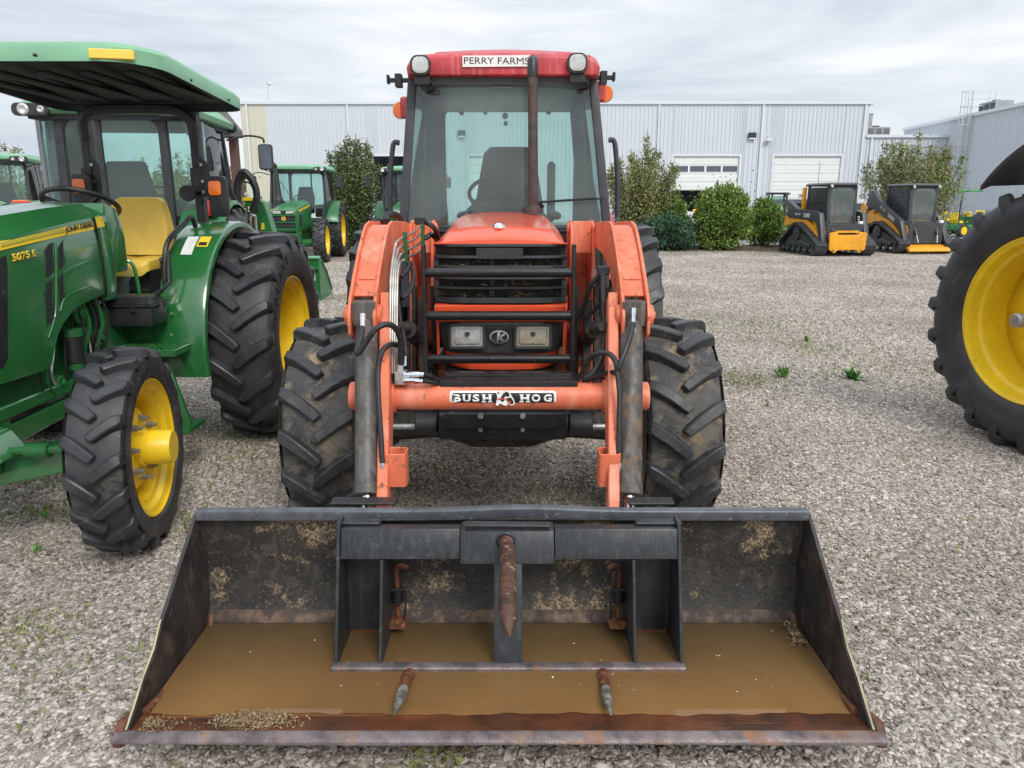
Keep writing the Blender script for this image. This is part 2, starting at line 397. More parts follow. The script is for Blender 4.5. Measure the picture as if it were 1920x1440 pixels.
def stone_mat():
    m = bpy.data.materials.new('stones'); m.use_nodes = True; t = m.node_tree; L = t.links.new; b = t.nodes['Principled BSDF']
    b.inputs['Roughness'].default_value = .7; b.inputs['Specular IOR Level'].default_value = .35
    oi = t.nodes.new('ShaderNodeObjectInfo'); r = t.nodes.new('ShaderNodeValToRGB'); el = r.color_ramp.elements
    el[0].position = 0; el[0].color = (.24, .21, .185, 1); el[1].position = 1; el[1].color = (.80, .77, .73, 1)
    for p, c in ((.10, (.33, .295, .26)), (.3, (.41, .375, .34)), (.5, (.52, .49, .46)), (.62, (.43, .42, .41)), (.75, (.60, .565, .525)), (.9, (.72, .695, .665))):
        e = el.new(p); e.color = (*c, 1)
    L(oi.outputs['Random'], r.inputs[0])
    tc = t.nodes.new('ShaderNodeTexCoord'); n = t.nodes.new('ShaderNodeTexNoise'); n.inputs['Scale'].default_value = 1.4; n.inputs['Detail'].default_value = 5
    L(tc.outputs['Object'], n.inputs['Vector']); x = t.nodes.new('ShaderNodeMix'); x.data_type = 'RGBA'; x.blend_type = 'MULTIPLY'; x.inputs[0].default_value = .5
    L(r.outputs[0], x.inputs[6]); L(n.outputs['Color'], x.inputs[7])
    geo = t.nodes.new('ShaderNodeNewGeometry'); nb = t.nodes.new('ShaderNodeTexNoise'); nb.inputs['Scale'].default_value = .55; nb.inputs['Detail'].default_value = 6
    L(geo.outputs['Position'], nb.inputs['Vector']); rb = t.nodes.new('ShaderNodeValToRGB'); rb.color_ramp.elements[0].position = .34; rb.color_ramp.elements[0].color = (.80, .75, .69, 1)
    rb.color_ramp.elements[1].position = .64; rb.color_ramp.elements[1].color = (1.10, 1.055, 1.0, 1); L(nb.outputs[0], rb.inputs[0])
    x2 = t.nodes.new('ShaderNodeMix'); x2.data_type = 'RGBA'; x2.blend_type = 'MULTIPLY'; x2.inputs[0].default_value = 1
    L(x.outputs[2], x2.inputs[6]); L(rb.outputs[0], x2.inputs[7]); L(x2.outputs[2], b.inputs['Base Color'])
    M['stones'] = m
stone_mat()
def stones():
    P = []; SC = []
    y = 1.3
    while y < 27:
        dy = .25; hw = .70*y+.75
        dens = 6000 if y < 4.5 else 6000*(4.5/y)**(1.45 if y < 15 else 1.75)
        k = int(dens*2*hw*dy)
        p = np.stack([rng.uniform(-hw, hw, k), rng.uniform(y, y+dy, k), rng.uniform(-.001, .004, k)], 1)
        s = np.exp(rng.normal(math.log(.0053*(1 if y < 4.5 else (y/4.5)**.42)), .36, k)); s = np.clip(s, .0028, .018)
        P.append(p); SC.append(s); y += dy
    k = 170; yy = rng.uniform(1.5, 9, k); P.append(np.stack([rng.uniform(-.7, .7, k)*yy, yy, np.full(k, .004)], 1)); SC.append(rng.uniform(.014, .022, k))
    P = np.concatenate(P); SC = np.concatenate(SC)
    me = bpy.data.meshes.new('gravel_stones'); me.vertices.add(len(P)); me.vertices.foreach_set('co', P.astype('f').ravel())
    a = me.attributes.new('sc', 'FLOAT', 'POINT'); a.data.foreach_set('value', SC.astype('f'))
    o = mkobj('gravel_stones', me, M['stones']); tag(o, 'crushed grey limestone gravel scattered over the yard', kind='stuff')
    ng = bpy.data.node_groups.new('scatter_stones', 'GeometryNodeTree')
    ng.interface.new_socket('Geometry', in_out='INPUT', socket_type='NodeSocketGeometry'); ng.interface.new_socket('Geometry', in_out='OUTPUT', socket_type='NodeSocketGeometry')
    n = ng.nodes.new; L = ng.links.new
    gi = n('NodeGroupInput'); go = n('NodeGroupOutput')
    jn = n('GeometryNodeJoinGeometry')
    for k in range(7):
        ic = n('GeometryNodeMeshIcoSphere'); ic.inputs['Subdivisions'].default_value = 2; ic.inputs['Radius'].default_value = 1
        po = n('GeometryNodeInputPosition'); nz = n('ShaderNodeTexNoise'); nz.noise_dimensions = '4D'; nz.inputs['W'].default_value = k*3.7; nz.inputs['Scale'].default_value = .75; nz.inputs['Detail'].default_value = 1
        L(po.outputs[0], nz.inputs['Vector'])
        su = n('ShaderNodeVectorMath'); su.operation = 'SUBTRACT'; su.inputs[1].default_value = (.5, .5, .5); L(nz.outputs['Color'], su.inputs[0])
        sc = n('ShaderNodeVectorMath'); sc.operation = 'SCALE'; sc.inputs['Scale'].default_value = 2.2; L(su.outputs[0], sc.inputs[0])
        sp_ = n('GeometryNodeSetPosition'); L(ic.outputs['Mesh'], sp_.inputs['Geometry']); L(sc.outputs[0], sp_.inputs['Offset'])
        tr = n('GeometryNodeTransform'); tr.inputs['Scale'].default_value = (1.25+.1*(k % 3), .85, .5+.07*(k % 4)); L(sp_.outputs[0], tr.inputs['Geometry'])
        sm = n('GeometryNodeSetShadeSmooth'); sm.inputs['Shade Smooth'].default_value = False; L(tr.outputs[0], sm.inputs[0])
        ma = n('GeometryNodeSetMaterial'); ma.inputs['Material'].default_value = M['stones']; L(sm.outputs[0], ma.inputs[0])
        gt = n('GeometryNodeGeometryToInstance'); L(ma.outputs[0], gt.inputs[0]); L(gt.outputs[0], jn.inputs[0])
    mp_ = n('GeometryNodeMeshToPoints'); L(gi.outputs[0], mp_.inputs['Mesh'])
    ip = n('GeometryNodeInstanceOnPoints'); L(mp_.outputs[0], ip.inputs['Points']); L(jn.outputs[0], ip.inputs['Instance']); ip.inputs['Pick Instance'].default_value = True
    rv = n('FunctionNodeRandomValue'); rv.data_type = 'FLOAT_VECTOR'; rv.inputs[0].default_value = (-.45, -.45, 0); rv.inputs[1].default_value = (.45, .45, 6.28)
    L(rv.outputs[0], ip.inputs['Rotation'])
    na = n('GeometryNodeInputNamedAttribute'); na.data_type = 'FLOAT'; na.inputs['Name'].default_value = 'sc'; L(na.outputs[0], ip.inputs['Scale'])
    L(ip.outputs[0], go.inputs[0])
    md = o.modifiers.new('scatter', 'NODES'); md.node_group = ng
stones()

# ------------------------------------------------------------------ leaves
def leaf_mat(name, cols, rough=.55):
    m = bpy.data.materials.new(name); m.use_nodes = True; t = m.node_tree; L = t.links.new; b = t.nodes['Principled BSDF']
    b.inputs['Roughness'].default_value = rough
    ge = t.nodes.new('ShaderNodeNewGeometry'); r = t.nodes.new('ShaderNodeValToRGB'); el = r.color_ramp.elements
    el[0].position = 0; el[0].color = (*cols[0], 1); el[1].position = 1; el[1].color = (*cols[-1], 1)
    for i, c in enumerate(cols[1:-1]): e = el.new((i+1)/(len(cols)-1)); e.color = (*c, 1)
    L(ge.outputs['Random Per Island'], r.inputs[0]); L(r.outputs[0], b.inputs['Base Color'])
    b.inputs['Transmission Weight'].default_value = 0
    M[name] = m
leaf_mat('leaf_dark', [(.045, .08, .024), (.075, .125, .035), (.12, .17, .05), (.15, .15, .055)])
leaf_mat('leaf_bright', [(.05, .11, .02), (.12, .20, .03), (.20, .30, .05), (.27, .36, .09)])
leaf_mat('leaf_myrtle', [(.07, .11, .03), (.15, .20, .055), (.24, .30, .09), (.29, .28, .12), (.20, .12, .075)])
leaf_mat('leaf_juniper', [(.03, .08, .045), (.05, .12, .065), (.09, .17, .09)])
leaf_mat('leaf_red', [(.035, .018, .02), (.06, .03, .028), (.06, .05, .03)])
leaf_mat('weed_green', [(.06, .16, .02), (.10, .26, .04), (.15, .33, .06)])
leaf_mat('weed_yellow', [(.14, .17, .05), (.24, .26, .09), (.20, .16, .07)])
leaf_mat('straw', [(.30, .21, .12), (.22, .14, .07), (.42, .33, .20)])
def leaves(name, P, size, mt, parent=None, aspect=.6, up=.0, lo=.6, hi=1.3, dirs=None):
    P = np.asarray(P, float); n = len(P)
    d = rng.normal(size=(n, 3)) if dirs is None else dirs+rng.normal(size=(n, 3))*.35
    d[:, 2] += up; d /= np.linalg.norm(d, axis=1, keepdims=True)
    q = rng.normal(size=(n, 3)); w = np.cross(d, q); w /= np.linalg.norm(w, axis=1, keepdims=True)
    s = (rng.uniform(lo, hi, n)*size)[:, None]
    nn = np.cross(d, w)
    a = P-d*s*.5; c = P+d*s*.5; b = P+w*s*aspect*.5+nn*s*.08; e = P-w*s*aspect*.5+nn*s*.08
    V = np.stack([a, b, c, e], 1).reshape(-1, 3)
    me = bpy.data.meshes.new(name); me.vertices.add(4*n); me.vertices.foreach_set('co', V.astype('f').ravel())
    me.loops.add(4*n); me.polygons.add(n); me.polygons.foreach_set('loop_start', np.arange(0, 4*n, 4)); me.polygons.foreach_set('loop_total', np.full(n, 4))
    me.loops.foreach_set('vertex_index', np.arange(4*n)); me.update(calc_edges=True)
    return mkobj(name, me, mt, parent)
def stems(g, pts, r0, r1, n=5):
    m = len(pts); g.tube(pts, [r0+(r1-r0)*i/(m-1) for i in range(m)], n)
def myrtle(label, loc, hgt, wid, n_st=26, nleaf=9000, lm='leaf_myrtle', group=None, size=.075, name='shrub_tree'):
    t = thing(name, label, 'shrub', loc, 0, group); g = G(); P = []
    per = nleaf//n_st
    for i in range(n_st):
        a = rng.uniform(0, 2*PI); rr = math.sqrt(rng.uniform(.01, 1))*wid/2*.85; hh = hgt*(1-.38*(rr/(wid/2))**1.5)*rng.uniform(.82, 1.03)
        top = Vector((math.cos(a)*rr*1.02, math.sin(a)*rr*1.02, hh))
        base = Vector((math.cos(a)*.12, math.sin(a)*.12, 0)); mid = Vector((math.cos(a)*rr*.62, math.sin(a)*rr*.62, hh*.45))
        c = curve([base, mid, top], 6); stems(g, c, .028, .006)
        for k in range(per):
            f = rng.uniform(.04, 1.0)**.85; q = c[min(len(c)-1, int(f*(len(c)-1)))]
            sd_ = .055+.36*math.sin(min(1, (1-f)*1.5+.04)*PI*.5)*wid/3.6
            P.append((q.x+rng.normal()*sd_*.62, q.y+rng.normal()*sd_*.62, max(.12, q.z+rng.normal()*.10)))
    g.build('trunk', M['bark'], t)
    leaves('crown', P, size, M[lm], t, up=.5)
    return t
def bush(label, loc, hgt, wid, nleaf=9000, lm='leaf_bright', size=.075, group=None, seed=0, bumps=70, name='bush'):
    r_ = np.random.default_rng(seed); t = thing(name, label, 'bush', loc, 0, group); P = []; g = G(); D = []
    for i in range(bumps):
        u = r_.uniform(0, 2*PI); v = math.acos(r_.uniform(-.75, 1)); rad = r_.uniform(.72, 1.04)
        c = np.array([math.sin(v)*math.cos(u)*wid/2*rad, math.sin(v)*math.sin(u)*wid/2*rad, hgt*.45+math.cos(v)*hgt*.53*rad])
        sg = r_.uniform(.07, .16)*wid/2.2
        k = nleaf//bumps; p = c+r_.normal(size=(k, 3))*sg*np.array([1, 1, .9]); p[:, 2] = np.abs(p[:, 2])+.03
        P.append(p); dd = p-np.array([0, 0, hgt*.35]); D.append(dd/np.linalg.norm(dd, axis=1, keepdims=True))
        if i % 3 == 0: stems(g, curve([(0, 0, 0), tuple(c*.5*np.array([1, 1, .8])), tuple(c)], 4), .025, .006)
    k = nleaf//4; q = r_.normal(size=(k, 3))*np.array([wid*.2, wid*.2, hgt*.22])+np.array([0, 0, hgt*.42]); q[:, 2] = np.abs(q[:, 2]); P.append(q); D.append(q*0+np.array([0, 0, 1]))
    for i in range(int(9*wid)):
        u = r_.uniform(0, 2*PI); rr = wid*.42*math.sqrt(r_.uniform(0, 1)); z0 = hgt*(.98-.45*(rr/(wid*.5))**2); L_ = hgt*r_.uniform(.06, .22)
        k = 46; f = r_.uniform(-.3, 1, k); p = np.stack([math.cos(u)*rr+r_.normal(size=k)*.045*(1.3-f), math.sin(u)*rr+r_.normal(size=k)*.045*(1.3-f), z0+f*L_], 1); P.append(p); D.append(p*0+np.array([0, 0, 1]))
    g.build('stem', M['bark'], t)
    leaves('foliage', np.concatenate(P), size, M[lm], t, dirs=np.concatenate(D)*.8)
    return t

# ------------------------------------------------------------------ building
def siding_mat(name, col):
    return mat(name, col, .42, var=.025, vs=.5, spec=.5)
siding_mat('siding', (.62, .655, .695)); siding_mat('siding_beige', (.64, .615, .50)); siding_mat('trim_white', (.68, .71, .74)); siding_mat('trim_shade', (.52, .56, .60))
mat('roll_door', (.78, .79, .77), .5, var=.03); mat('door_pane', (.10, .12, .15), .2, var=.1); mat('asphalt', (.24, .235, .23), .8, var=.1, vs=.6, bump=(30, .2))
mat('mulch', (.11, .07, .045), .9, var=.4, vs=8, dirt=((.20, .16, .12), .2, 12), bump=(25, .6))
mat('brown_siding', (.13, .12, .115), .7, var=.15)

g = G(); g.sheet([[(x, y, .006) for x in (-60, -20, 20, 34, 90)] for y in (29.5, 40, 62)])
tag(g.build('pavement', M['asphalt'], smooth=False), kind='structure')
g = G(); xs = np.linspace(-16, 11.5, 60)
rows = []
for j in range(8):
    rows.append([(x, 25.2+.55*math.sin(x*.35)*(1 if j < 4 else 0)+3.4*j/7, (.012+.10*math.sin(PI*j/7)+.015*math.sin(x*7+j*3))) for x in xs])
g.sheet(rows); tag(g.build('mulch_bed', M['mulch']), kind='structure')

BY = 60.0
def bx(px, py=250): return at(px, py, BY).x
def bz(py): return at(960, py, BY).z
EAVE = bz(190); LINKE = bz(252); DTOP = bz(293)
X0, X1, X2 = bx(458, 300), bx(1621, 300), bx(1789, 300)
bld = thing('metal_building', 'long pale blue grey ribbed metal service building with roll up bay doors', 'building', (0, BY, 0))
_pan = {}
def panel_mesh(h, w):
    k = (round(h, 2), round(w, 3))
    if k not in _pan:
        prof = []; ribs = 3; rs = w/ribs
        for i in range(ribs):
            a = i*rs
            prof += [(a+.02, 0), (a+.03, -.055), (a+.075, -.055), (a+.085, 0), (a+rs*.5, 0), (a+rs*.5+.012, -.009), (a+rs*.5+.04, -.009), (a+rs*.5+.052, 0)]
        prof = [(0, 0)]+prof+[(w, 0)]
        g = G(); g.sheet([[(x, y, z) for x, y in prof] for z in (0, h)], th=(0, .03, 0)); _pan[k] = g.mesh('siding_panel', smooth=False)
    return _pan[k]
doors = [(bx(700, 300), bx(806, 300), None), (bx(880, 300), bx(1003, 300), 0.0), (bx(1262, 300), bx(1386, 300), bz(357)), (bx(1451, 300), bx(1577, 300), .0)]
PW = .915
x = X0
i = 0
while x < X1-.01:
    w = min(PW, X1-x)
    cuts = [(a, b) for a, b, _ in doors if a < x+w and b > x]
    beige = i < 2
    mt_ = M['siding_beige'] if beige else M['siding']
    def put(xa, wa, z0, z1):
        if wa < .06: return
        me = panel_mesh(z1-z0, wa)
        if not me.materials: me.materials.append(M['siding'])
        if beige: me = me.copy(); me.materials.clear(); me.materials.append(mt_)
        mkobj('siding_panel', me, None, bld, (xa, 0, z0))
    if not cuts: put(x, w, .1, EAVE-.1)
    else:
        a, b = cuts[0]
        if x < a: put(x, a-x, .1, EAVE-.1); put(a, x+w-a, DTOP, EAVE-.1)
        elif x+w > b: put(x, b-x, DTOP, EAVE-.1); put(b, x+w-b, .1, EAVE-.1)
        else: put(x, w, DTOP, EAVE-.1)
    x += w; i += 1
# shell: roof, side and back walls, floor
g = G()
g.prism([(.05, EAVE-.05), (.05, EAVE-.25), (24, EAVE+1.2), (24, EAVE+1.4)], 'X', X0-.15, X1+.15)
roof = g.build('roof', M['trim_white'], bld, smooth=False)
g = G(); g.bb((X0, .03, 0), (X0+.1, 24, EAVE-.3)); g.bb((X1-.1, .03, 0), (X1, 24, EAVE-.3)); g.bb((X0, 23.9, 0), (X1, 24, EAVE+.9))
g.build('wall', M['trim_shade'], bld, smooth=False)
g = G(); g.bb((X0, .035, .0), (X1, 24, .012)); g.build('floor_slab', M['concrete'], bld, smooth=False)
_c = G().bb((0, 0, 0), (.3, .3, EAVE-.4)).mesh('inner_column'); _s = G().bb((0, 0, 0), (2.4, 1, 2.2)).mesh('storage_rack')
for a in (-13, 13, 20): mkobj('inner_column', _c, M['interior'], bld, (a, 4, 0)); mkobj('inner_column', _c, M['interior'], bld, (a-1.5, 14, 0)); mkobj('storage_rack', _s, M['interior'], bld, (a+1, 18, 0))
# eave trim and gutter
g = G(); g.prism([(-.16, EAVE-.02), (-.16, EAVE-.20), (-.04, EAVE-.24), (-.036, EAVE-.02)], 'X', X0-.15, X1+.2); gut = g.build('gutter', M['trim_white'], bld, smooth=False)
sg = G(); sg.bb((-.04, -.15, 0), (.04, .5, .07)); sme = sg.mesh('roof_seam', smooth=False)
xx = X0+.2
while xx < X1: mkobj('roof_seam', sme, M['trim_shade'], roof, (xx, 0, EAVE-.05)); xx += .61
for a in (bx(470, 300), bx(656, 300), bx(1232, 300), bx(1424, 300), bx(1613, 300)):
    g = G(); g.bb((a-.07, -.15, .1), (a+.07, -.04, EAVE-.24)); g.build('downspout', M['trim_white'], bld, smooth=False)
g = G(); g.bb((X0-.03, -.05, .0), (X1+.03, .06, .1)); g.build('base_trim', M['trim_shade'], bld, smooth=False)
for (a, b, low) in doors:
    g = G(); g.bb((a-.16, -.06, .1), (a, .08, DTOP+.14)); g.bb((b, -.06, .1), (b+.16, .08, DTOP+.14)); g.bb((a-.002, -.061, DTOP), (b+.002, .08, DTOP+.14))
    g.build('door_frame', M['trim_white'], bld, smooth=False)
    if low is None: continue
    hgt = .61; z = DTOP; k = 0
    d = bpy.data.objects.new('bay_door', G().bb((a, .14, max(low, .02)), (b, .145, DTOP)).mesh('bay_door')); COL.objects.link(d); d.parent = bld; d.data.materials.append(M['roll_door'])
    while z > low+.05:
        h = min(hgt, z-low)
        win = (k == 1 and low > 1) or (low < 1 and abs(z-bz(372)) < .32)
        g = G()
        if not win:
            g.bb((a+.01, .08, z-h+.012), (b-.01, .13, z-.012)); g.bb((a+.01, .07, z-h*.5-.04), (b-.01, .081, z-h*.5+.04))
        else:
            g.bb((a+.01, .08, z-.09), (b-.01, .13, z-.012)); g.bb((a+.01, .08, z-h+.012), (b-.01, .13, z-h+.09))
            nw = 4; ww = (b-a-.02)/nw
            for q in range(nw+1):
                xq = a+.01+q*ww; g.bb((max(a+.01, xq-.07), .079, z-h+.09), (min(b-.01, xq+.07), .13, z-.09))
        ps = g.build('door_panel', M['roll_door'], d, smooth=False)
        if win:
            for q in range(4):
                g = G(); g.bb((a+.01+q*ww+.07, .10, z-h+.09), (a+.01+(q+1)*ww-.07, .12, z-.09)); g.build('window_pane', M['door_pane'], d, smooth=False)
        z -= h; k += 1
# wall lights, vent pipe
def wall_light(px, py, w=.55):
    p = at(px, py, BY-.1); g = G(); g.bb((p.x-w/2, -.30, p.z-.1), (p.x+w/2, -.05, p.z+.28)); o = g.build('wall_light', M['dark_plastic'], bld, bevel=.02)
    g = G(); g.bb((p.x-w/2+.05, -.27, p.z-.2), (p.x+w/2-.05, -.07, p.z-.1)); g.build('lamp_lens', M['white_metal'], o)
wall_light(1410, 256); wall_light(866, 252)
p = at(1438, 262, BY); g = G(); g.bb((p.x-.18, -.45, p.z-.12), (p.x+.25, -.15, p.z+.05)); g.bb((p.x+.05, -.15, p.z-.05), (p.x+.15, -.03, p.z+.3)); g.build('wall_camera', M['trim_white'], bld, bevel=.02)
p = at(507, 190, BY+8); q = at(507, 158, BY+8); g = G(); g.cyl((p.x, 8, p.z-.6), (p.x, 8, q.z), .12); g.cyl((p.x, 8, q.z), (p.x, 8, q.z+.18), .24, .24); g.build('vent_pipe', M['steel_white'], bld)

# lower link building
lk = thing('link_building', 'low flat roofed metal wing joining the long building to the gabled one', 'building', (X1+.02, BY, 0))
LW = X2-X1-.02; x = 0; k = 0
while x < LW-.01:
    w = min(PW, LW-x); me = panel_mesh(LINKE-.25, w)
    if not me.materials: me.materials.append(M['siding'])
    if k >= int(LW/PW)-0: me = me.copy(); me.materials.clear(); me.materials.append(M['siding_beige'])
    mkobj('siding_panel', me, None, lk, (x, .03, .1)); x += w; k += 1
g = G(); g.bb((0, .1, LINKE-.3), (LW, 12, LINKE-.2)); g.prism([(-.14, LINKE-.02), (-.14, LINKE-.22), (.03, LINKE-.26), (.12, LINKE-.02)], 'X', -.1, LW+.1); g.build('roof', M['trim_white'], lk, smooth=False)
a = bx(1628, 300)-X1; g = G(); g.bb((a, -.12, .1), (a+.14, -.01, LINKE-.25)); g.build('downspout', M['trim_white'], lk, smooth=False)
a = LW-.35; g = G(); g.bb((a, -.12, .1), (a+.14, -.01, LINKE-.25)); g.build('downspout', M['trim_white'], lk, smooth=False)
def hvac(label, c, d, rz=0):
    t = thing('air_handler', label, 'air conditioner', c, rz); g = G(); g.bb((-d[0]/2, -d[1]/2, 0), (d[0]/2, d[1]/2, d[2])); g.build('cabinet', M['hvac'], t, bevel=.02)
    for k in range(3):
        g = G()
        for z in np.linspace(.15, d[2]-.15, 9): g.box((-d[0]/2+d[0]*(k+.5)/3, -d[1]/2-.01, z), (d[0]/3*.8, .03, .03), (.5, 0, 0))
        g.build('louver', M['charcoal'], t, smooth=False)
    g = G(); g.lathe([(0, .28), (.12, .28), (.12, .22), (0, .22)], (0, 0, d[2]), 'Z', 20); g.build('fan_guard', M['charcoal'], t)
q = at(1641, 247, BY+3.5); hvac('grey roof air unit with louvres beside the tall wall of the long building', (q.x, q.y, LINKE-.2), (1.8, 1.2, 1.0))
q = at(1684, 246, BY+6); t = thing('roof_vent', 'small round mushroom vent on the low roof', 'vent', (q.x, q.y, LINKE-.2)); g = G(); g.cyl((0, 0, 0), (0, 0, .45), .16); g.lathe([(.40, .02), (.38, .4), (.5, .42), (.6, .3), (.62, .01)], (0, 0, 0), 'Z', 20); g.build('hood', M['hvac'], t)
q = at(1623, 232, BY+3.5); t = thing('flue', 'short dark square flue above the low roof against the tall wall', 'chimney', (q.x+.3, q.y, LINKE-.2)); g = G(); g.bb((-.15, -.15, 0), (.15, .15, 1.95)); g.bb((-.2, -.2, 1.95), (.2, .2, 2.05)); g.build('stack', M['hvac'], t, bevel=.01)

# side building: wall running towards the camera
A = Vector((33.15, 68, 0)); B = Vector((30.7, 33, 0)); SE = 7.55
sb = thing('side_building', 'pale ribbed metal building on the right with caged ladder on its wall', 'building', (A.x, A.y, 0))
dv = (B-A); Ls = dv.length; ang = math.atan2(dv.y, dv.x)
sw = sb
sb.rotation_euler = (0, 0, ang)
k = 0; x = 0
while x < Ls-.01:
    w = min(PW, Ls-x); me = panel_mesh(SE-.15, w)
    if not me.materials: me.materials.append(M['siding'])
    mkobj('siding_panel', me, None, sb, (x, 0, .0)); x += w
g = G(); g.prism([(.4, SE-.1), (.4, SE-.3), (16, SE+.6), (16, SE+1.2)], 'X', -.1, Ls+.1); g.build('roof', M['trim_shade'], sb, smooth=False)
g = G(); g.prism([(-.15, SE+.04), (-.15, SE-.16), (-.02, SE-.22), (.4, SE-.1), (.4, SE+.06)], 'X', -.1, Ls+.1); g.build('gutter', M['trim_white'], sb, smooth=False)
g = G(); g.bb((0, 15.9, 0), (Ls, 16, SE)); g.bb((0, .05, 0), (.1, 16, SE-.2)); g.bb((Ls-.1, .05, 0), (Ls, 16, SE-.2)); g.build('wall', M['trim_shade'], sb, smooth=False)
# ladder with safety cage on that wall; local x along the wall
lx = (Vector((at(1797, 250, 57).x, 57, 0))-A).length
ld = thing('caged_ladder', 'grey steel roof ladder with round safety cage fixed to the side wall', 'ladder', (A.x, A.y, 0), ang)
g = G()
for s in (-.28, .28): g.bb((lx+s-.03, -.28, 0.4), (lx+s+.03, -.20, SE+1.5))
g.build('stringer', M['steel_white'], ld, smooth=False)
rm = G().bb((lx-.25, -.26, 0), (lx+.25, -.225, .03)).mesh('rung')
z = .6
while z < SE+.1: mkobj('rung', rm, M['steel_white'], ld, (0, 0, z)); z += .33
for z in (2.6, 4.0, 5.4, 6.8, SE+.5, SE+1.5):
    g = G(); g.tube([(lx+.42*math.cos(t_), -.24-.62*math.sin(t_), z) for t_ in np.linspace(0, PI, 9)], .03, 5); g.build('cage_hoop', M['steel_white'], ld)
for t_ in np.linspace(.25, PI-.25, 5):
    g = G(); xx, yy = lx+.42*math.cos(t_), -.24-.62*math.sin(t_); g.tube([(xx, yy, 2.6), (xx, yy, SE+1.5)], .025, 5); g.build('cage_bar', M['steel_white'], ld)
g = G()
for z in (SE+.5, SE+1.0, SE+1.5): g.tube([(lx+.42, -.24, z), (lx+.42, 1.2, z)], .025, 5); g.tube([(lx-.42, -.24, z), (lx-.42, 1.2, z)], .025, 5)
g.tube([(lx+.42, 1.2, SE), (lx+.42, 1.2, SE+1.5)], .03, 5); g.tube([(lx-.42, 1.2, SE), (lx-.42, 1.2, SE+1.5)], .03, 5); g.build('handrail', M['steel_white'], ld)
q = at(1822, 214, 56); hvac('long grey roof air unit behind the ladder cage', (q.x+1.6, 56, SE-.05), (2.2, 1.2, .75), ang)
q = at(1898, 197, 46); hvac('grey roof air unit at the far right on the side building roof', (q.x+2.2, 46, SE-.05), (2.4, 1.2, .70), ang)

# dark pavilion far left
q = at(441, 300, 34); pv = thing('pavilion', 'dark roofed open shed on brown posts beyond the green tractors', 'shed', (q.x, 34, 0))
g = G(); g.prism([(-1.5, 4.2), (.3, 4.2), (.3, 4.5), (-.3, 5.3), (-1.5, 5.3)], 'Y', -1, .3); g.build('roof', M['brown_siding'], pv, smooth=False)
for x in (-1.3, 0):
    g = G(); g.bb((x-.16, -.16, 0), (x+.16, .16, 4.2)); g.build('post', M['brick_brown'], pv, smooth=False)
for k in range(5):
    g = G(); g.box((-.65-.06*k, -1.03, 4.3+.2*k), (1.8-.12*k, .04, .14), (.5, 0, 0)); g.build('louver', M['grey_frame'], pv, smooth=False)
# ------------------------------------------------------------------ shrubs, bushes, trees
def gx(px, Y): return at(px, 440, Y).x
myrtle('tall loose shrub with dark stems between the small green tractor and the orange cab', (gx(664, 25.5), 25.8, .02), 3.95, 2.3, 26, 22000, 'leaf_dark', size=.085)
myrtle('tall airy shrub right of the orange cab, left of the bay door', (gx(1196, 27), 27, .02), 3.9, 3.0, 34, 24000, size=.085)
myrtle('broad tall shrub with upright plumes behind the two track loaders', (gx(1702, 29), 29, .02), 4.35, 4.5, 44, 32000, size=.085)
myrtle('reddish sparse shrub half seen in front of the dark doorway', (gx(726, 28), 28, .02), 3.2, 1.1, 9, 1500, 'leaf_red')
bush('largest round light green bush in front of the half open door', (gx(1354, 26), 26.2, .04), 2.05, 1.75, 20000, 'leaf_bright', size=.085, seed=3, bumps=90)
bush('smaller round light green bush right of the largest one', (gx(1430, 27), 27, .04), 1.55, 1.25, 11000, 'leaf_bright', size=.085, seed=5, bumps=60)
bush('light green bush behind the blue green juniper', (gx(1248, 27), 27.3, .04), 1.75, 1.6, 12000, 'leaf_bright', size=.085, seed=8, bumps=50)
bush('low spreading blue green juniper next to the orange loader arm', (gx(1252, 25.6), 26.0, .03), 1.05, 1.9, 9000, 'leaf_juniper', size=.09, seed=9, bumps=60, name='juniper')
bush('low green bush in the mulch left of the juniper, behind the loader arm', (gx(1210, 27), 27.5, .03), 1.2, 1.2, 4000, 'leaf_bright', seed=19, bumps=40)
bush('little green plant by the left track of the nearer track loader', (gx(1484, 26), 26, .03), .75, .5, 900, 'leaf_bright', seed=12, bumps=14)
for i, (px, Y, h, w, lb) in enumerate([(-130, 40, 5.2, 5, 'bushy tree beyond the yard, farthest left'), (38, 44, 5.2, 5.5, 'autumn tinged tree above the far left tractor roof'), (145, 46, 4.6, 5, 'tree seen through the glass of the middle green cab'),
                             (255, 48, 4.6, 6, 'tree behind the middle green cab, right of its door post'), (350, 46, 4.7, 5, 'tree seen past the canopy rear post'), (432, 50, 4.4, 3.2, 'slim green tree beside the brown shed post')]):
    myrtle(lb, (gx(px, Y), Y, 0), h, w, 26, 7000, 'leaf_myrtle', size=.14, name='tree')
# far hedge line closing the yard to the left
P = []
for k in range(26000):
    x = rng.uniform(-75, -19); h = 3.0+.7*math.sin(x*.9)+.4*math.sin(x*2.3)
    P.append((x, 62+rng.normal()*1.0, rng.uniform(0, 1)**.7*h))
tag(leaves('far_hedge', P, .34, M['leaf_dark']), 'mass of distant hedge and trees beyond the yard', kind='stuff')

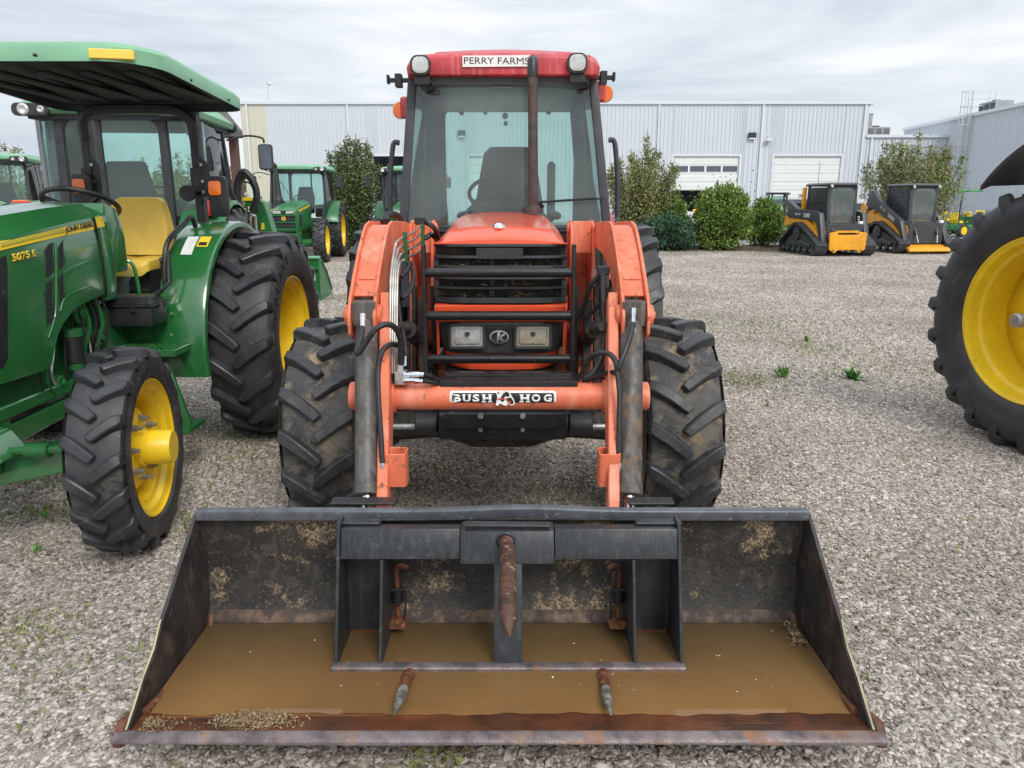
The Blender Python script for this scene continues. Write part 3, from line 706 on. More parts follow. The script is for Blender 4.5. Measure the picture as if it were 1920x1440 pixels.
def weed(label, loc, n, ln, mt, spread=.6, group=None):
    V = []; D = []; g = G()
    t = thing('weed', label, 'weed', loc, 0, group)
    for k in range(n):
        a = rng.uniform(0, 2*PI); el = rng.uniform(.25, 1.2)*spread; l = ln*rng.uniform(.6, 1.1); w = l*.14
        d = Vector((math.cos(a)*math.sin(el), math.sin(a)*math.sin(el), math.cos(el))); s = Vector((-math.sin(a), math.cos(a), 0))
        b = Vector((rng.normal()*ln*.12, rng.normal()*ln*.12, 0)); m = b+d*l*.55; e = b+d*l-Vector((0, 0, l*.25*math.sin(el)))
        g.add([b-s*w*.3, b+s*w*.3, m+s*w, m-s*w, e], [(0, 1, 2, 3), (3, 2, 4)])
    g.build('leaf_rosette', M[mt], t, smooth=False)
    return t
def W_(px, py): return gp(px, py)
weed('dark leafy weed spreading on the gravel left of the big yellow wheel', W_(1601, 712), 34, .17, 'weed_green', 1.3)
weed('bright upright weed left of the dark spreading one', W_(1467, 708), 14, .16, 'weed_green', .5)
weed('small bright weed farther up the yard right of the muddy tyre', W_(1512, 642), 12, .10, 'weed_green', .6)
weed('bright green weed on the gravel left of the bucket', W_(66, 1035), 12, .055, 'weed_green', 1.2)
weed('thin sprout on the shaded gravel near the yellow front hub', W_(86, 975), 6, .06, 'weed_green', .5)
weed('yellow green tuft beside the muddy front tyre, halfway up the yard', W_(1437, 762), 14, .06, 'weed_yellow', 1.1)
P = []; C = []
def patch(px, py, n, r, sy=1.):
    c = gp(px, py)
    for k in range(n):
        P.append((c.x+rng.normal()*r, c.y+rng.normal()*r*sy, rng.uniform(.008, .03)))
for px, py, n, r in ((1400, 610, 260, .5), (1380, 715, 260, .22), (1520, 655, 120, .25), (1560, 700, 120, .3), (1420, 620, 150, .6), (1240, 600, 90, .4), (1650, 660, 90, .5), (1700, 690, 60, .3), (1480, 600, 90, .6), (1600, 625, 70, .5),
                     (395, 830, 160, .25), (460, 870, 160, .3), (60, 900, 120, .2), (100, 960, 90, .15), (40, 1200, 50, .10), (120, 1240, 26, .15), (780, 900, 170, .22), (1110, 915, 150, .2), (900, 880, 120, .3), (1450, 980, 30, .08), (370, 985, 60, .08), (820, 1420, 40, .05), (650, 560, 120, .5), (1420, 540, 100, 1.)):
    patch(px, py, int(n*2.2), r)
for k in range(900):
    yy = rng.uniform(1.8, 14); P.append((rng.uniform(-.7, .7)*yy, yy, rng.uniform(.004, .018)))
tag(leaves('ground_weeds', P, .032, M['weed_yellow'], aspect=.35, up=1.2), 'tiny sprouting weeds thinly covering the gravel', kind='stuff')
P = []
for k in range(2600):
    yy = rng.uniform(23.4, 25.6); P.append((rng.uniform(-15, 9), yy, rng.uniform(.0, .05)))
tag(leaves('edge_grass', P, .07, M['weed_yellow'], aspect=.2, up=1.5), 'thin grass growing along the edge of the mulch', kind='stuff')
# ------------------------------------------------------------------ wheels
_wm = {}
def wheel(parent, name, loc, R, Wd, Rr, nl=19, side=1, rim='yellow', ty='tyre', lug='tyre', style='front', lh=.036, lw=.052, rot=0., camber=0, vee=1, disc_x=None, hi=True):
    key = (name, R, Wd, Rr, nl, side, rim, ty, lug, style, vee, disc_x)
    s = side; w2 = Wd/2; h = R-Rr; n = 56 if hi else 36
    if key not in _wm:
        D = {}
        # disc
        dx = {'front': .02, 'rear': -.06, 'plain': .0, 'deep': -.16}[style] if disc_x is None else disc_x
        hubr = .085*R/.5 if style != 'deep' else .17
        g = G(); er = Rr-.005 if style == 'deep' else Rr-.042
        if style == 'front':
            pr = [(dx-.02+.10, .001), (dx+.08, hubr), (dx+.075, .15), (dx+.055, .19), (dx-.0, .215), (dx-.04, Rr-.042), (dx-.055, Rr-.042), (dx-.02, .21), (dx+.035, .18), (dx+.055, .14), (dx+.06, .001)]
        else:
            pr = [(dx+.03, .001), (dx+.03, hubr*1.3), (dx, hubr*1.5), (dx-.015, Rr*.55), (dx+.02, Rr*.72), (dx+.0, er), (dx-.015, er), (dx-.03, Rr*.55), (dx-.01, .001)]
        g.lathe([(a*s, r) for a, r in pr], n=n); D['disc'] = g.mesh(name, merge=True)
        g = G(); e = w2*.83
        pr = [(e+.006, Rr+.024), (e-.002, Rr+.026), (e-.012, Rr+.012), (e-.016, Rr-.004), (e*.72, Rr-.012), (e*.6, Rr-.016), (e*.52, Rr-.038), (e*.15, Rr-.05), (-e*.5, Rr-.042), (-e*.62, Rr-.012), (-e+.016, Rr-.004), (-e, Rr+.024)]
        g.lathe([(a*s, r) for a, r in pr]+[(a*s, r-.008) for a, r in reversed(pr)], n=n+8, close=True)
        D['rim'] = g.mesh('rim', ang=40)
        rt = R-lh
        g = G(); half = [(e-.016, Rr+.014), (e+.002, Rr+.030), (w2*.96, Rr+h*.2), (w2*.99, Rr+h*.34), (w2*.992, Rr+h*.36), (w2*1.0, Rr+h*.37), (w2*1.0, Rr+h*.5), (w2*.985, Rr+h*.66), (w2*.955, rt-.055), (w2*.93, rt-.04), (w2*.86, rt-.014), (w2*.6, rt-.004), (w2*.25, rt)]
        g.lathe(half+[(-a, r) for a, r in reversed(half)], n=n+16); D['tyre'] = g.mesh('tyre', ang=50)
        g = G(); kk = 1.02*w2/R
        for j in range(2*nl):
            sd = 1 if j % 2 else -1; ph0 = 2*PI*j/(2*nl)
            st = []
            rr_ = random.Random(j*13+int(R*100))
            for q, tt in enumerate((0, .12, .35, .6, .82, .97, 1.035)):
                x = w2*(-.06+1.03*tt) if tt <= .97 else w2*(.945+.02*(tt-.97)/.065)
                ph = vee*kk*(.10+.95*tt-.20*tt*tt)
                top = R-.016*tt*tt-(0 if tt < .95 else .008); bot = rt-.02
                if q == 6: top = rt-.045; bot = rt-.10; x = w2*.99
                dxx = w2; dss = R*kk*(.95-.4*tt); ll = math.hypot(dxx, dss); nx, ns = -dss/ll*vee, dxx/ll
                hw = lw*.5*(.95+.25*tt)*(1.0 if q else .8); hb = hw*1.5
                row = []
                for (hh, r) in ((-hb, bot), (-hw, top), (hw, top), (hb, bot)):
                    xx = x+nx*hh*(1 if tt < .9 else .25); aa = ph0+ph+ns*hh/R
                    xx = min(xx, w2*1.01) if True else xx
                    row.append((sd*xx*1.0, -r*math.cos(aa), r*math.sin(aa)))
                st.append(row)
            g.loft(st)
        D['lug'] = g.mesh('tread_lugs', bevel=.006 if hi else 0, ang=30)
        if style in ('front',):
            g = G(); L_ = .20*R/.5
            g.lathe([(s*(dx+.06), hubr*1.12), (s*(dx+.10), hubr*1.1), (s*(dx+.105), hubr), (s*(dx+L_+.02), hubr*.98), (s*(dx+L_+.035), hubr*.9), (s*(dx+L_+.035), .001)], n=32); D['hub'] = g.mesh('hub_cap', merge=True)
            g = G(); g.cyl((s*(dx+.06), 0, 0), (s*(dx+.10), 0, 0), .017, n=6); g.cyl((s*(dx+.10), 0, 0), (s*(dx+.122), 0, 0), .010, n=8); D['nut'] = g.mesh('wheel_nut')
        elif style in ('rear', 'deep'):
            g = G(); g.lathe([(s*(dx+.0), hubr*1.1), (s*(dx+.07), hubr*1.05), (s*(dx+.08), hubr*.95), (s*(dx+.08), .001)], n=32); D['hub'] = g.mesh('hub_cap', merge=True)
            g = G(); g.cyl((s*(dx), 0, 0), (s*(dx+.045), 0, 0), .022, n=6); D['nut'] = g.mesh('wheel_nut')
        _wm[key] = D
        for k_, m_ in (('disc', rim), ('rim', rim), ('tyre', ty), ('lug', lug), ('hub', rim), ('nut', 'steel')):
            if k_ in D: D[k_].materials.append(M[m_])
    D = _wm[key]
    o = mkobj(name, D['disc'], None, parent, loc, (rot, 0, camber))
    mkobj('rim', D['rim'], None, o)
    mkobj('tyre', D['tyre'], None, o)
    lg = mkobj('tread_lugs', D['lug'], None, o); lg['kind'] = 'stuff'
    if 'hub' in D: mkobj('hub_cap', D['hub'], None, o)
    if 'nut' in D and hi:
        nn = 8; rad = .145 if style == 'front' else (.17 if style == 'rear' else .25)
        rad *= R/.5 if style == 'front' else 1
        for k in range(nn):
            a = 2*PI*(k+.5)/nn; mkobj('wheel_nut', D['nut'], None, o, (0, rad*math.cos(a), rad*math.sin(a)))
    return o
# ------------------------------------------------------------------ the orange cab tractor with loader
T = Vector((-.05, 3.69, 0)); CX = -.05
ot = thing('orange_tractor', 'orange cab tractor facing the camera with front loader, bucket and roof sign', 'tractor', T)
def B_(g, name, mt, parent=ot, **k): return g.build(name, M[mt], parent, off=T, **k)
R_ = .525
for s in (-1, 1):
    wheel(ot, 'front_wheel', (s*.812+.006, 0, R_), R_, .352, .31, 16, s, 'loader_orange', 'tyre_muddy', 'lug_muddy', 'front', lh=.040, lw=.044, rot=.12 if s < 0 else .05)
    wheel(ot, 'rear_wheel', (s*.90, 2.25, .72), .72, .42, .38, 19, s, 'loader_orange', 'tyre', 'lug_dark', 'rear', lh=.045, lw=.06, hi=False)
# --- hood
def hsec(y, zt, zb, wt, wb, dz=.0):
    P = [(-wb, zb), (-wb-.004, max(zt-.13, zb+.001)), (-wb+.006, max(zt-.07, zb+.003)), (-wt-.012, max(zt-.03, zb+.006)), (-wt+.01, max(zt-.006, zb+.008)), (-wt*.5, zt+.006), (0, zt+.009)]
    P = P+[(-x, z) for x, z in reversed(P[:-1])]
    return [(CX+x, y, z) for x, z in P]
g = G(); g.loft([hsec(3.43, 1.427, 1.416, .262, .298), hsec(3.445, 1.440, 1.414, .26, .298), hsec(3.535, 1.480, 1.40, .238, .295), hsec(3.545, 1.481, 1.15, .238, .295), hsec(3.75, 1.497, 1.1, .242, .298), hsec(4.2, 1.515, 1.0, .25, .305), hsec(4.74, 1.528, .95, .235, .31)])
hood = B_(g, 'hood', 'orange', bevel=.006, seg=2)
g = G(); p = at(935, 418, 3.50); g.lathe([(0, .001), (0, .028), (.006, .03), (.018, .026), (.026, .015), (.028, .001)], (p.x, p.y+.03, 1.478), 'Z', 20); B_(g, 'hood_badge', 'chrome', hood)
for s in (-1, 1):
    g = G(); g.sheet([[(CX+s*.285, 3.50, z), (CX+s*.30, 3.62, z), (CX+s*.305, 4.6, z)] for z in (.87, 1.0, 1.16)], th=(s*.012, 0, 0)); B_(g, 'side_panel', 'orange')
g = G(); g.bb((CX-.27, 3.56, .55), (CX+.27, 4.7, 1.16)); g.bb((CX-.2, 3.5, .6), (CX+.2, 3.6, 1.0)); B_(g, 'engine', 'engine_dark')
def zz(py, Y=3.42): return at(940, py, Y).z
# nose panels
g = G(); g.prism([(3.44, zz(571)), (3.425, zz(573)), (3.425, zz(599)), (3.44, zz(606)), (3.5, zz(606)), (3.5, zz(571))], 'X', CX-.298, CX+.298); B_(g, 'nose_band', 'orange', bevel=.005)
g = G(); g.sheet([[(CX+x*w, 3.425+.09*abs(x)**5, z) for x in (-1, -.9, -.6, 0, .6, .9, 1)] for z, w in ((zz(606), .295), (zz(640), .287), (zz(664), .268))], th=(0, .04, 0)); lp = B_(g, 'headlight_panel', 'dark_plastic', bevel=.004)
g = G(); g.sheet([[(CX+x*w, 3.44+.1*abs(x)**4, z) for x in (-1, -.9, -.6, 0, .6, .9, 1)] for z, w in ((zz(664), .27), (zz(685), .262), (zz(697), .235))], th=(0, .05, 0)); B_(g, 'nose_chin', 'orange', bevel=.005)
g = G(); g.bb((CX-.25, 3.40, zz(712)), (CX+.25, 3.60, zz(699))); B_(g, 'front_crossmember', 'black')
# headlights
for (a, b, m_) in ((846, 906, 'lens'), (968, 1031, 'lens_yellowed')):
    xa, xb = at(a, 630, 3.41).x, at(b, 630, 3.41).x; z0, z1 = zz(649), zz(611)
    g = G(); ro = rrect((xa+xb)/2, (z0+z1)/2, xb-xa+.018, z1-z0+.018, .012); ri = rrect((xa+xb)/2, (z0+z1)/2, xb-xa, z1-z0, .01)
    g.loft([[(x, 3.425, z) for x, z in ro], [(x, 3.402, z) for x, z in ro], [(x, 3.402, z) for x, z in ri], [(x, 3.418, z) for x, z in ri]], caps=False)
    h_ = B_(g, 'headlight', 'grey_frame'); g = G()
    g.prism(ri, 'Y', 3.412, 3.424); g.prism(rrect((xa+xb)/2, (z0+z1)/2, (xb-xa)*.8, (z1-z0)*.72, .01), 'Y', 3.404, 3.412)
    B_(g, 'headlight_lens', m_, h_, bevel=.003, seg=2)
    g = G(); g.cyl(((xa+xb)/2, 3.405, (z0+z1)/2+.012), ((xa+xb)/2, 3.398, (z0+z1)/2+.012), .011, n=16); B_(g, 'bulb_shield', 'grey_frame', h_)
# oval badge with bent letter
p = at(936, 632, 3.41); g = G(); ex, ez = .043, .031
oo = [(p.x+ex*math.cos(a), p.z+ez*math.sin(a)) for a in np.linspace(0, 2*PI, 32, endpoint=False)]; oi = [(p.x+(ex-.006)*math.cos(a), p.z+(ez-.006)*math.sin(a)) for a in np.linspace(0, 2*PI, 32, endpoint=False)]
g.loft([[(x, 3.422, z) for x, z in oo], [(x, 3.408, z) for x, z in oo], [(x, 3.408, z) for x, z in oi], [(x, 3.422, z) for x, z in oi]], caps=False)
g.prism([(p.x-.012, p.z-.023), (p.x-.002, p.z-.024), (p.x+.006, p.z+.024), (p.x-.008, p.z+.023)], 'Y', 3.409, 3.42)
g.prism([(p.x-.002, p.z+.002), (p.x+.022, p.z+.018), (p.x+.028, p.z+.010), (p.x+.008, p.z-.001), (p.x+.024, p.z-.018), (p.x+.012, p.z-.024)], 'Y', 3.409, 3.42)
B_(g, 'oval_badge', 'chrome', lp)
# grille: frame, slats, centre plate
g = G(); g.bb((CX-.295, 3.50, zz(570)), (CX+.295, 3.53, zz(457))); gp_ = B_(g, 'grille', 'engine_dark')
def slat(a, b, x0=-.297, x1=.297, d=.0):
    g = G(); n = 9; rows = []
    for (yy, z) in ((0, zz(a)), (-.012, zz(a)-.002), (-.014, zz(b)+.003), (0, zz(b)), (.05, zz(b)+.006), (.05, zz(a)-.004)):
        rows.append([(CX+x0+(x1-x0)*i/(n-1), 3.435+yy+.045*abs((x0+(x1-x0)*i/(n-1))/.297)**6+d, z) for i in range(n)])
    g.loft([[rows[k][i] for k in range(6)] for i in range(n)]); B_(g, 'grille_slat', 'dark_plastic', gp_, bevel=.0015)
slat(457, 464); slat(479, 486, -.297, -.10); slat(479, 486, .095, .297); slat(498, 503.5); slat(520, 525.5); slat(538, 544); slat(558, 570)
g = G(); g.bb((CX-.11, 3.425, zz(487)), (CX+.10, 3.48, zz(464.3))); B_(g, 'grille_plate', 'dark_plastic', gp_, bevel=.004)
for x in (-.29, -.04, .285):
    g = G(); g.bb((CX+x-.012, 3.47, zz(558)), (CX+x+.012, 3.495, zz(487))); B_(g, 'grille_bar', 'dark_plastic', gp_)
P = [(CX+rng.uniform(-.27, .27), rng.uniform(3.44, 3.5), zz(random.choice([499, 521, 539, 558]))+rng.uniform(0, .018)) for _ in range(170)]
o = leaves('grass_stalk', P, .045, M['straw'], ot, aspect=.07); o.data.transform(Matrix.Translation(-T)); o['kind'] = 'stuff'
# guard
YG = 3.34
for py in (511, 592, 673):
    a, b = at(797, py, YG), at(1077, py, YG); a.z = b.z = (a.z+b.z)/2
    g = G(); g.cyl(a, b, .0205, n=16); B_(g, 'guard_tube', 'black_gloss')
for px in (796.5, 1074.5):
    x = at(px, 560, YG).x; g = G(); g.bb((x-.008, YG-.03, zz(697, YG)), (x+.008, YG+.03, zz(458, YG))); B_(g, 'guard_post', 'black', bevel=.003)
    g = G(); g.bb((x-.01, YG+.02, zz(705, YG)), (x+.01, YG+.35, zz(690, YG))); B_(g, 'guard_bracket', 'black')
# --- exhaust
p = at(1000, 395, 4.55); g = G(); q = at(999, 118, 4.55)
g.lathe([(p.z-.02, .001), (p.z-.02, .055), (p.z+.012, .055), (p.z+.015, .04), (p.z+.03, .036)], (p.x, p.y, 0), 'Z', 24)
g.cyl((p.x, p.y, p.z), (q.x, q.y, q.z-.07), .0275, n=24); ex_ = B_(g, 'exhaust_stack', 'exhaust')
g = G(); g.tube([(q.x, q.y, q.z-.075), (q.x, q.y, q.z-.02), (q.x, q.y+.012, q.z+.008), (q.x, q.y+.04, q.z+.022)], [.030, .030, .030, .028], 24); B_(g, 'rain_elbow', 'black', ex_)
# --- cab
YF, YR = 4.85, 6.15
def pil(name, pts, w, d, mt='grey_frame', par=ot):
    g = G(); g.loft([[(p[0]-w/2, p[1]-d/2, p[2]), (p[0]+w/2, p[1]-d/2, p[2]), (p[0]+w/2, p[1]+d/2, p[2]), (p[0]-w/2, p[1]+d/2, p[2])] for p in pts]); return B_(g, name, mt, par, bevel=.006, seg=2)
tl, bl = at(774, 132, YF), at(757, 420, YF); tr_, br = at(1111, 132, YF), at(1137, 420, YF)
tz = 2.33
for (t_, b_) in ((tl, bl), (tr_, br)):
    s = -1 if t_.x < 0 else 1
    pil('front_pillar', [(b_.x, YF, .95), (b_.x, YF, b_.z), (t_.x, YF, tz)], .05, .06)
    pil('rear_pillar', [(CX+s*.62, YR, 1.0), (CX+s*.60, YR, 1.6), (CX+s*.53, YR, tz)], .09, .09)
    pil('door_pillar', [(CX+s*.62, YF+.85, .95), (CX+s*.62, YF+.85, 1.5), (CX+s*.55, YF+.75, tz)], .04, .05)
    g = G(); g.sheet([[(b_.x, YF+.03, .98), (b_.x+s*.01, YR-.05, 1.05)], [(b_.x, YF+.03, b_.z), (CX+s*.62, YR-.05, 1.5)], [(t_.x, YF+.03, tz-.02), (CX+s*.545, YR-.05, tz-.02)]], th=(.006, 0, 0)); B_(g, 'side_window', 'glass')
wl, wr = bl.x+.025, br.x-.025
g = G(); g.sheet([[(wl+(wr-wl)*i/6, YF-.012-.03*math.sin(PI*i/6), b_.z-.02) for i in range(7)], [(tl.x+.025+(tr_.x-tl.x-.05)*i/6, YF-.012-.03*math.sin(PI*i/6), tz-.03) for i in range(7)]], th=(0, .005, 0)); B_(g, 'windshield', 'glass')
g = G(); g.bb((wl, YF-.02, bl.z-.045), (wr, YF+.02, bl.z-.02)); B_(g, 'windshield_rail', 'grey_frame')
for (a, b) in ((wl, CX-.30), (CX+.30, wr)):
    g = G(); g.bb((a, YF-.01, 1.0), (b, YF-.004, bl.z-.045)); B_(g, 'lower_window', 'glass_dark')
g = G(); g.bb((wl, YF+.12, .8), (wr, YF+.2, 1.42)); B_(g, 'firewall', 'engine_dark')
# roof
def rsec(y, z0, z1, w, ch):
    P = [(-w, z0), (-w-.006, z0+.05), (-w+.02, z1-.02), (-w+.055, z1), (-w*.45, z1+ch), (0, z1+ch*1.25)]
    P = P+[(-x, z) for x, z in reversed(P[:-1])]; return [(CX+x, y, z) for x, z in P]
zb_, zt_ = zz(139, 4.68), zz(103, 4.72)
g = G(); g.loft([rsec(4.70, zb_, zt_-.015, .540, .005), rsec(4.725, zb_-.005, zt_, .552, .010), rsec(4.90, zb_-.005, zt_+.02, .562, .03), rsec(5.6, zb_, zt_+.025, .57, .03), rsec(6.3, zb_, zt_, .55, .02)])
roof_ = B_(g, 'roof', 'roof_red', bevel=.010, seg=2)
g = G(); zc = zt_+.03
g.loft([[(CX+x*w, y, z) for x, z in ((-1, zc-.02), (-.93, zc+.045*k), (-.5, zc+.055*k), (0, zc+.06*k), (.5, zc+.055*k), (.93, zc+.045*k), (1, zc-.02))] for (y, w, k) in ((4.98, .45, .55), (5.06, .455, 1), (5.9, .46, 1), (6.1, .44, .3))]); B_(g, 'roof_hatch', 'roof_red', roof_, bevel=.008)
g = G(); g.bb((CX-.5, 4.75, zb_-.045), (CX+.5, 6.2, zb_-.004)); B_(g, 'headliner', 'grey_frame', roof_)
for px, py in ((789, 123.5), (1082, 119.5)):
    p = at(px, py, 4.69); ro = rrect(p.x, p.z, .114, .110, .040, 6); ri = rrect(p.x, p.z, .092, .088, .034, 6)
    g = G(); g.prism(ro, 'Y', 4.66, 4.71); wl_ = B_(g, 'work_light', 'dark_plastic', roof_, bevel=.004, seg=2)
    g = G(); g.prism(ri, 'Y', 4.652, 4.662); w2_ = g.mesh('work_light_lens', bevel=.004, seg=2, off=T); mkobj('work_light_lens', w2_, M['lens'], roof_)
    g = G(); g.bb((p.x-.04, 4.68, p.z-.10), (p.x+.05, 4.76, p.z-.055)); g.tube(curve([(p.x+.05, 4.74, p.z-.07), (p.x+.07, 4.75, p.z-.12), (p.x+.02, 4.80, p.z-.13)], 5), .008, 6); B_(g, 'lamp_bracket', 'black', roof_)
a = at(867, 125, 4.68); b = at(1003, 102.5, 4.68)
g = G(); g.box(((a.x+b.x)/2, 4.692, (a.z+b.z)/2), (b.x-a.x, .006, (b.z-a.z)*.95), (0, -.008, 0)); pl = B_(g, 'name_plate', 'white_print', roof_)
text('plate_lettering', 'PERRY FARMS', (b.x-a.x)*.90, (b.z-a.z)*.56, M['black_print'], roof_, Vector(((a.x+b.x)/2-.012, 4.6885, (a.z+b.z)/2+.001))-T, (PI/2, 0.008, 0), offset=0)
# rear frame with rounded window opening
xa, xb = at(836, 300, YR).x, at(1076, 300, YR).x; z1_ = zz(205, YR)
g = G(); ro = rrect(CX, 1.7, 1.12, 1.40, .05, 4); ri = rrect((xa+xb)/2, (1.22+z1_)/2, xb-xa, z1_-1.22, .06, 4)
g.loft([[(x, YR, z) for x, z in ro], [(x, YR, z) for x, z in ri], [(x, YR+.03, z) for x, z in ri], [(x, YR+.03, z) for x, z in ro]], caps=False); g.f += [tuple(len(g.v)-20+k for k in ()) or (0, 1, 2)] if False else []
B_(g, 'rear_frame', 'grey_frame')
g = G(); g.bb((xa-.01, YR+.03, 1.2), (xb+.01, YR+.035, z1_+.01)); rw = B_(g, 'rear_window', 'glass_light')
for px, py, r in ((865, 211, .018), (910, 211, .014), (947, 217, .022), (948, 231, .016), (1029, 209, .02)):
    p = at(px, py, YR); g = G(); g.cyl((p.x, YR-.01, p.z), (p.x, YR+.05, p.z), r, n=12); B_(g, 'window_bolt', 'black', rw)
p = at(941, 159, YF-.05); g = G(); g.bb((p.x-.06, YF-.030, p.z-.016), (p.x+.062, YF-.026, p.z+.018)); B_(g, 'windshield_sticker', 'sticker_worn')
# inside
g = G(); sx_ = -.02
def ssec(z, y, w, d): return [(sx_-w, y, z), (sx_-w+.03, y-d, z), (sx_+w-.03, y-d, z), (sx_+w, y, z), (sx_+w-.03, y+.07, z), (sx_-w+.03, y+.07, z)]
g.loft([ssec(1.30, 5.55, .25, .05), ssec(1.55, 5.62, .25, .05), ssec(1.8, 5.68, .21, .05), ssec(1.93, 5.70, .185, .045), ssec(1.975, 5.71, .14, .03)]); st_ = B_(g, 'seat', 'seat_black', bevel=.02, seg=3)
g = G(); g.bb((sx_-.25, 5.15, 1.22), (sx_+.25, 5.62, 1.35)); B_(g, 'seat_cushion', 'seat_black', st_, bevel=.04, seg=3)
for s in (-1, 1):
    g = G(); g.bb((sx_+s*.31-.035, 5.2, 1.48), (sx_+s*.31+.035, 5.6, 1.53)); B_(g, 'armrest', 'seat_black', st_, bevel=.015)
p = at(1034, 300, 5.8); g = G(); g.bb((p.x-.03, 5.78, 1.45), (p.x+.03, 5.84, zz(303, 5.8))); B_(g, 'lever_console', 'black', bevel=.02)
g = G(); c = at(934, 350, 5.05); ring = [Vector((c.x+.185*math.cos(a), c.y+.185*math.sin(a)*.82, c.z-.04+.185*math.sin(a)*.55)) for a in np.linspace(0, 2*PI, 33)]
g.tube(ring, .013, 8, caps=False); stw = B_(g, 'steering_wheel', 'black')
g = G(); cc = Vector((c.x, c.y, c.z-.06))
for a in (PI*.5, PI*1.17, PI*1.83): g.tube([cc, Vector((c.x+.185*math.cos(a), c.y+.185*math.sin(a)*.82, c.z-.04+.185*math.sin(a)*.55))], .010, 6)
g.cyl(cc, cc+Vector((0, -.12, -.25)), .03, n=10); B_(g, 'steering_column', 'black', stw)
c = at(945, 398, 4.95); g = G(); hw = .30
g.loft([[(c.x+x*hw*k, y, z) for x, z in ((-1, 1.40), (-.93, 1.50), (-.72, 1.57), (-.35, 1.615), (0, 1.625), (.35, 1.615), (.72, 1.57), (.93, 1.5), (1, 1.40))] for y, k in ((4.88, .98), (5.0, 1), (5.12, .85))]); B_(g, 'dashboard', 'black', bevel=.01)
g = G(); g.bb((CX-.55, 4.9, 1.02), (CX+.55, 6.15, 1.1)); B_(g, 'cab_floor', 'engine_dark')
for s in (-1, 1):
    g = G(); g.bb((CX+s*.42-.12, 5.3, 1.1), (CX+s*.42+.12, 6.1, 1.42)); B_(g, 'side_console', 'interior', bevel=.03)
# orange can on the left console, cab clutter
p = at(815, 352, 5.5); g = G(); g.tube(curve([(p.x-.0, 5.5, 1.4), (p.x-.02, 5.5, 1.55), (p.x-.05, 5.5, 1.66)], 5), [.05]*11, 8); B_(g, 'loader_joystick', 'black')
# wiper
a, b = at(1012, 379, YF-.05), at(1116, 372, YF-.05); g = G(); g.tube([a, b], .007, 6); g.tube([(a.x-.02, a.y, a.z), (a.x+.02, a.y+.02, a.z-.03)], .014, 8); g.box(((a.x+b.x)/2+.09, a.y+.012, (a.z+b.z)/2+.004), (.26, .006, .012), (0, -.05, 0)); B_(g, 'wiper', 'black')
# mirror brackets and lamps
for s, px in ((-1, 748), (1, 1131)):
    p = at(px, 146 if s > 0 else 151, 4.9); g = G()
    g.bb((p.x-s*.06, 4.88, p.z-.012), (p.x+s*.07, 4.91, p.z+.012)); g.bb((p.x-.02, 4.86, p.z-.04), (p.x+.02, 4.93, p.z+.035)); g.bb((p.x+s*.055, 4.87, p.z-.02), (p.x+s*.07, 4.92, p.z+.03)); B_(g, 'mirror_bracket', 'black', bevel=.003)
for s, px, py in ((-1, 752, 207), (1, 1134, 176)):
    p = at(px, py, 5.2); g = G(); g.bb((p.x-s*.05, 5.16, p.z-.05), (p.x-s*.0, 5.24, p.z+.08)); l_ = B_(g, 'lamp_bracket', 'roof_red', bevel=.01)
    g = G(); g.lathe([(-.03, .001), (-.03, .048), (.0, .055), (.035, .05), (.05, .03), (.055, .001)], (p.x, 5.2, p.z), 'Y', 20); g2 = g; B_(g2, 'turn_signal', 'beacon_amber')
for s, px in ((-1, 735), (1, 1155)):
    a, b, c, d = at(px-s*14, 268 if s < 0 else 263, 5.0), at(px-s*4, 268 if s < 0 else 264, 5.0), at(px, 290, 5.0), at(px+s*3, 408, 5.0)
    g = G(); g.tube(curve([a, b, c, (a+d)/2+Vector((s*.028, 0, -.0)), d], 5), .016, 10); B_(g, 'grab_handle', 'grey_frame')
for s in (-1, 1):
    g = G(); th = np.linspace(.15*PI, 1.02*PI, 14)
    rows = [[(CX+s*x, 5.94-.80*math.cos(a)*-1*-1, .72+.80*math.sin(a)) for x in (.60, .68, .78)] for a in th]
    g.sheet(rows, th=(0, 0, .012)); B_(g, 'rear_fender', 'roof_red')
# --- front axle, chassis, underside
def zy(py, Y): return at(940, py, Y).z
g = G(); g.bb((at(823, 790, 3.36).x, 3.34, zy(822, 3.36)), (at(1062, 790, 3.36).x, 3.60, zy(772, 3.36))); wb_ = B_(g, 'front_bolster', 'black', bevel=.006)
for px in (901, 980):
    for py in (780, 806):
        p = at(px, py, 3.33); g = G(); g.cyl((p.x, 3.345, p.z), (p.x, 3.325, p.z), .013 if py < 800 else .01, n=12); B_(g, 'bolt', 'steel', wb_)
g = G(); g.bb((at(836, 805, 3.34).x, 3.325, zy(801, 3.34)), (at(1050, 805, 3.34).x, 3.34, zy(797, 3.34))); B_(g, 'bolster_rib', 'black', wb_)
for (a, b) in ((780, 822), (1066, 1110)):
    p, q = at(a, 795, 3.45), at(b, 795, 3.45); g = G(); g.cyl(p, (q.x, 3.45, p.z), .052, n=20); B_(g, 'steering_cylinder', 'dark_plastic', bevel=.006)
for (a, b) in ((725, 780), (1110, 1165)):
    p, q = at(a, 800, 3.5), at(b, 796, 3.5); g = G(); g.cyl(p, (q.x, 3.5, p.z), .014, n=12); B_(g, 'steering_rod', 'steel')
g = G(); g.tube([(CX-.66, 3.69, .50), (CX-.3, 3.69, .52), (CX-.14, 3.69, .52), (CX+.14, 3.69, .52), (CX+.3, 3.69, .52), (CX+.66, 3.69, .50)], [.075, .07, .12, .12, .07, .075], 14)
for s in (-1, 1): g.cyl((CX+s*.60, 3.69, .42), (CX+s*.60, 3.69, .70), .085, n=14)
B_(g, 'front_axle', 'engine_dark', bevel=.004)
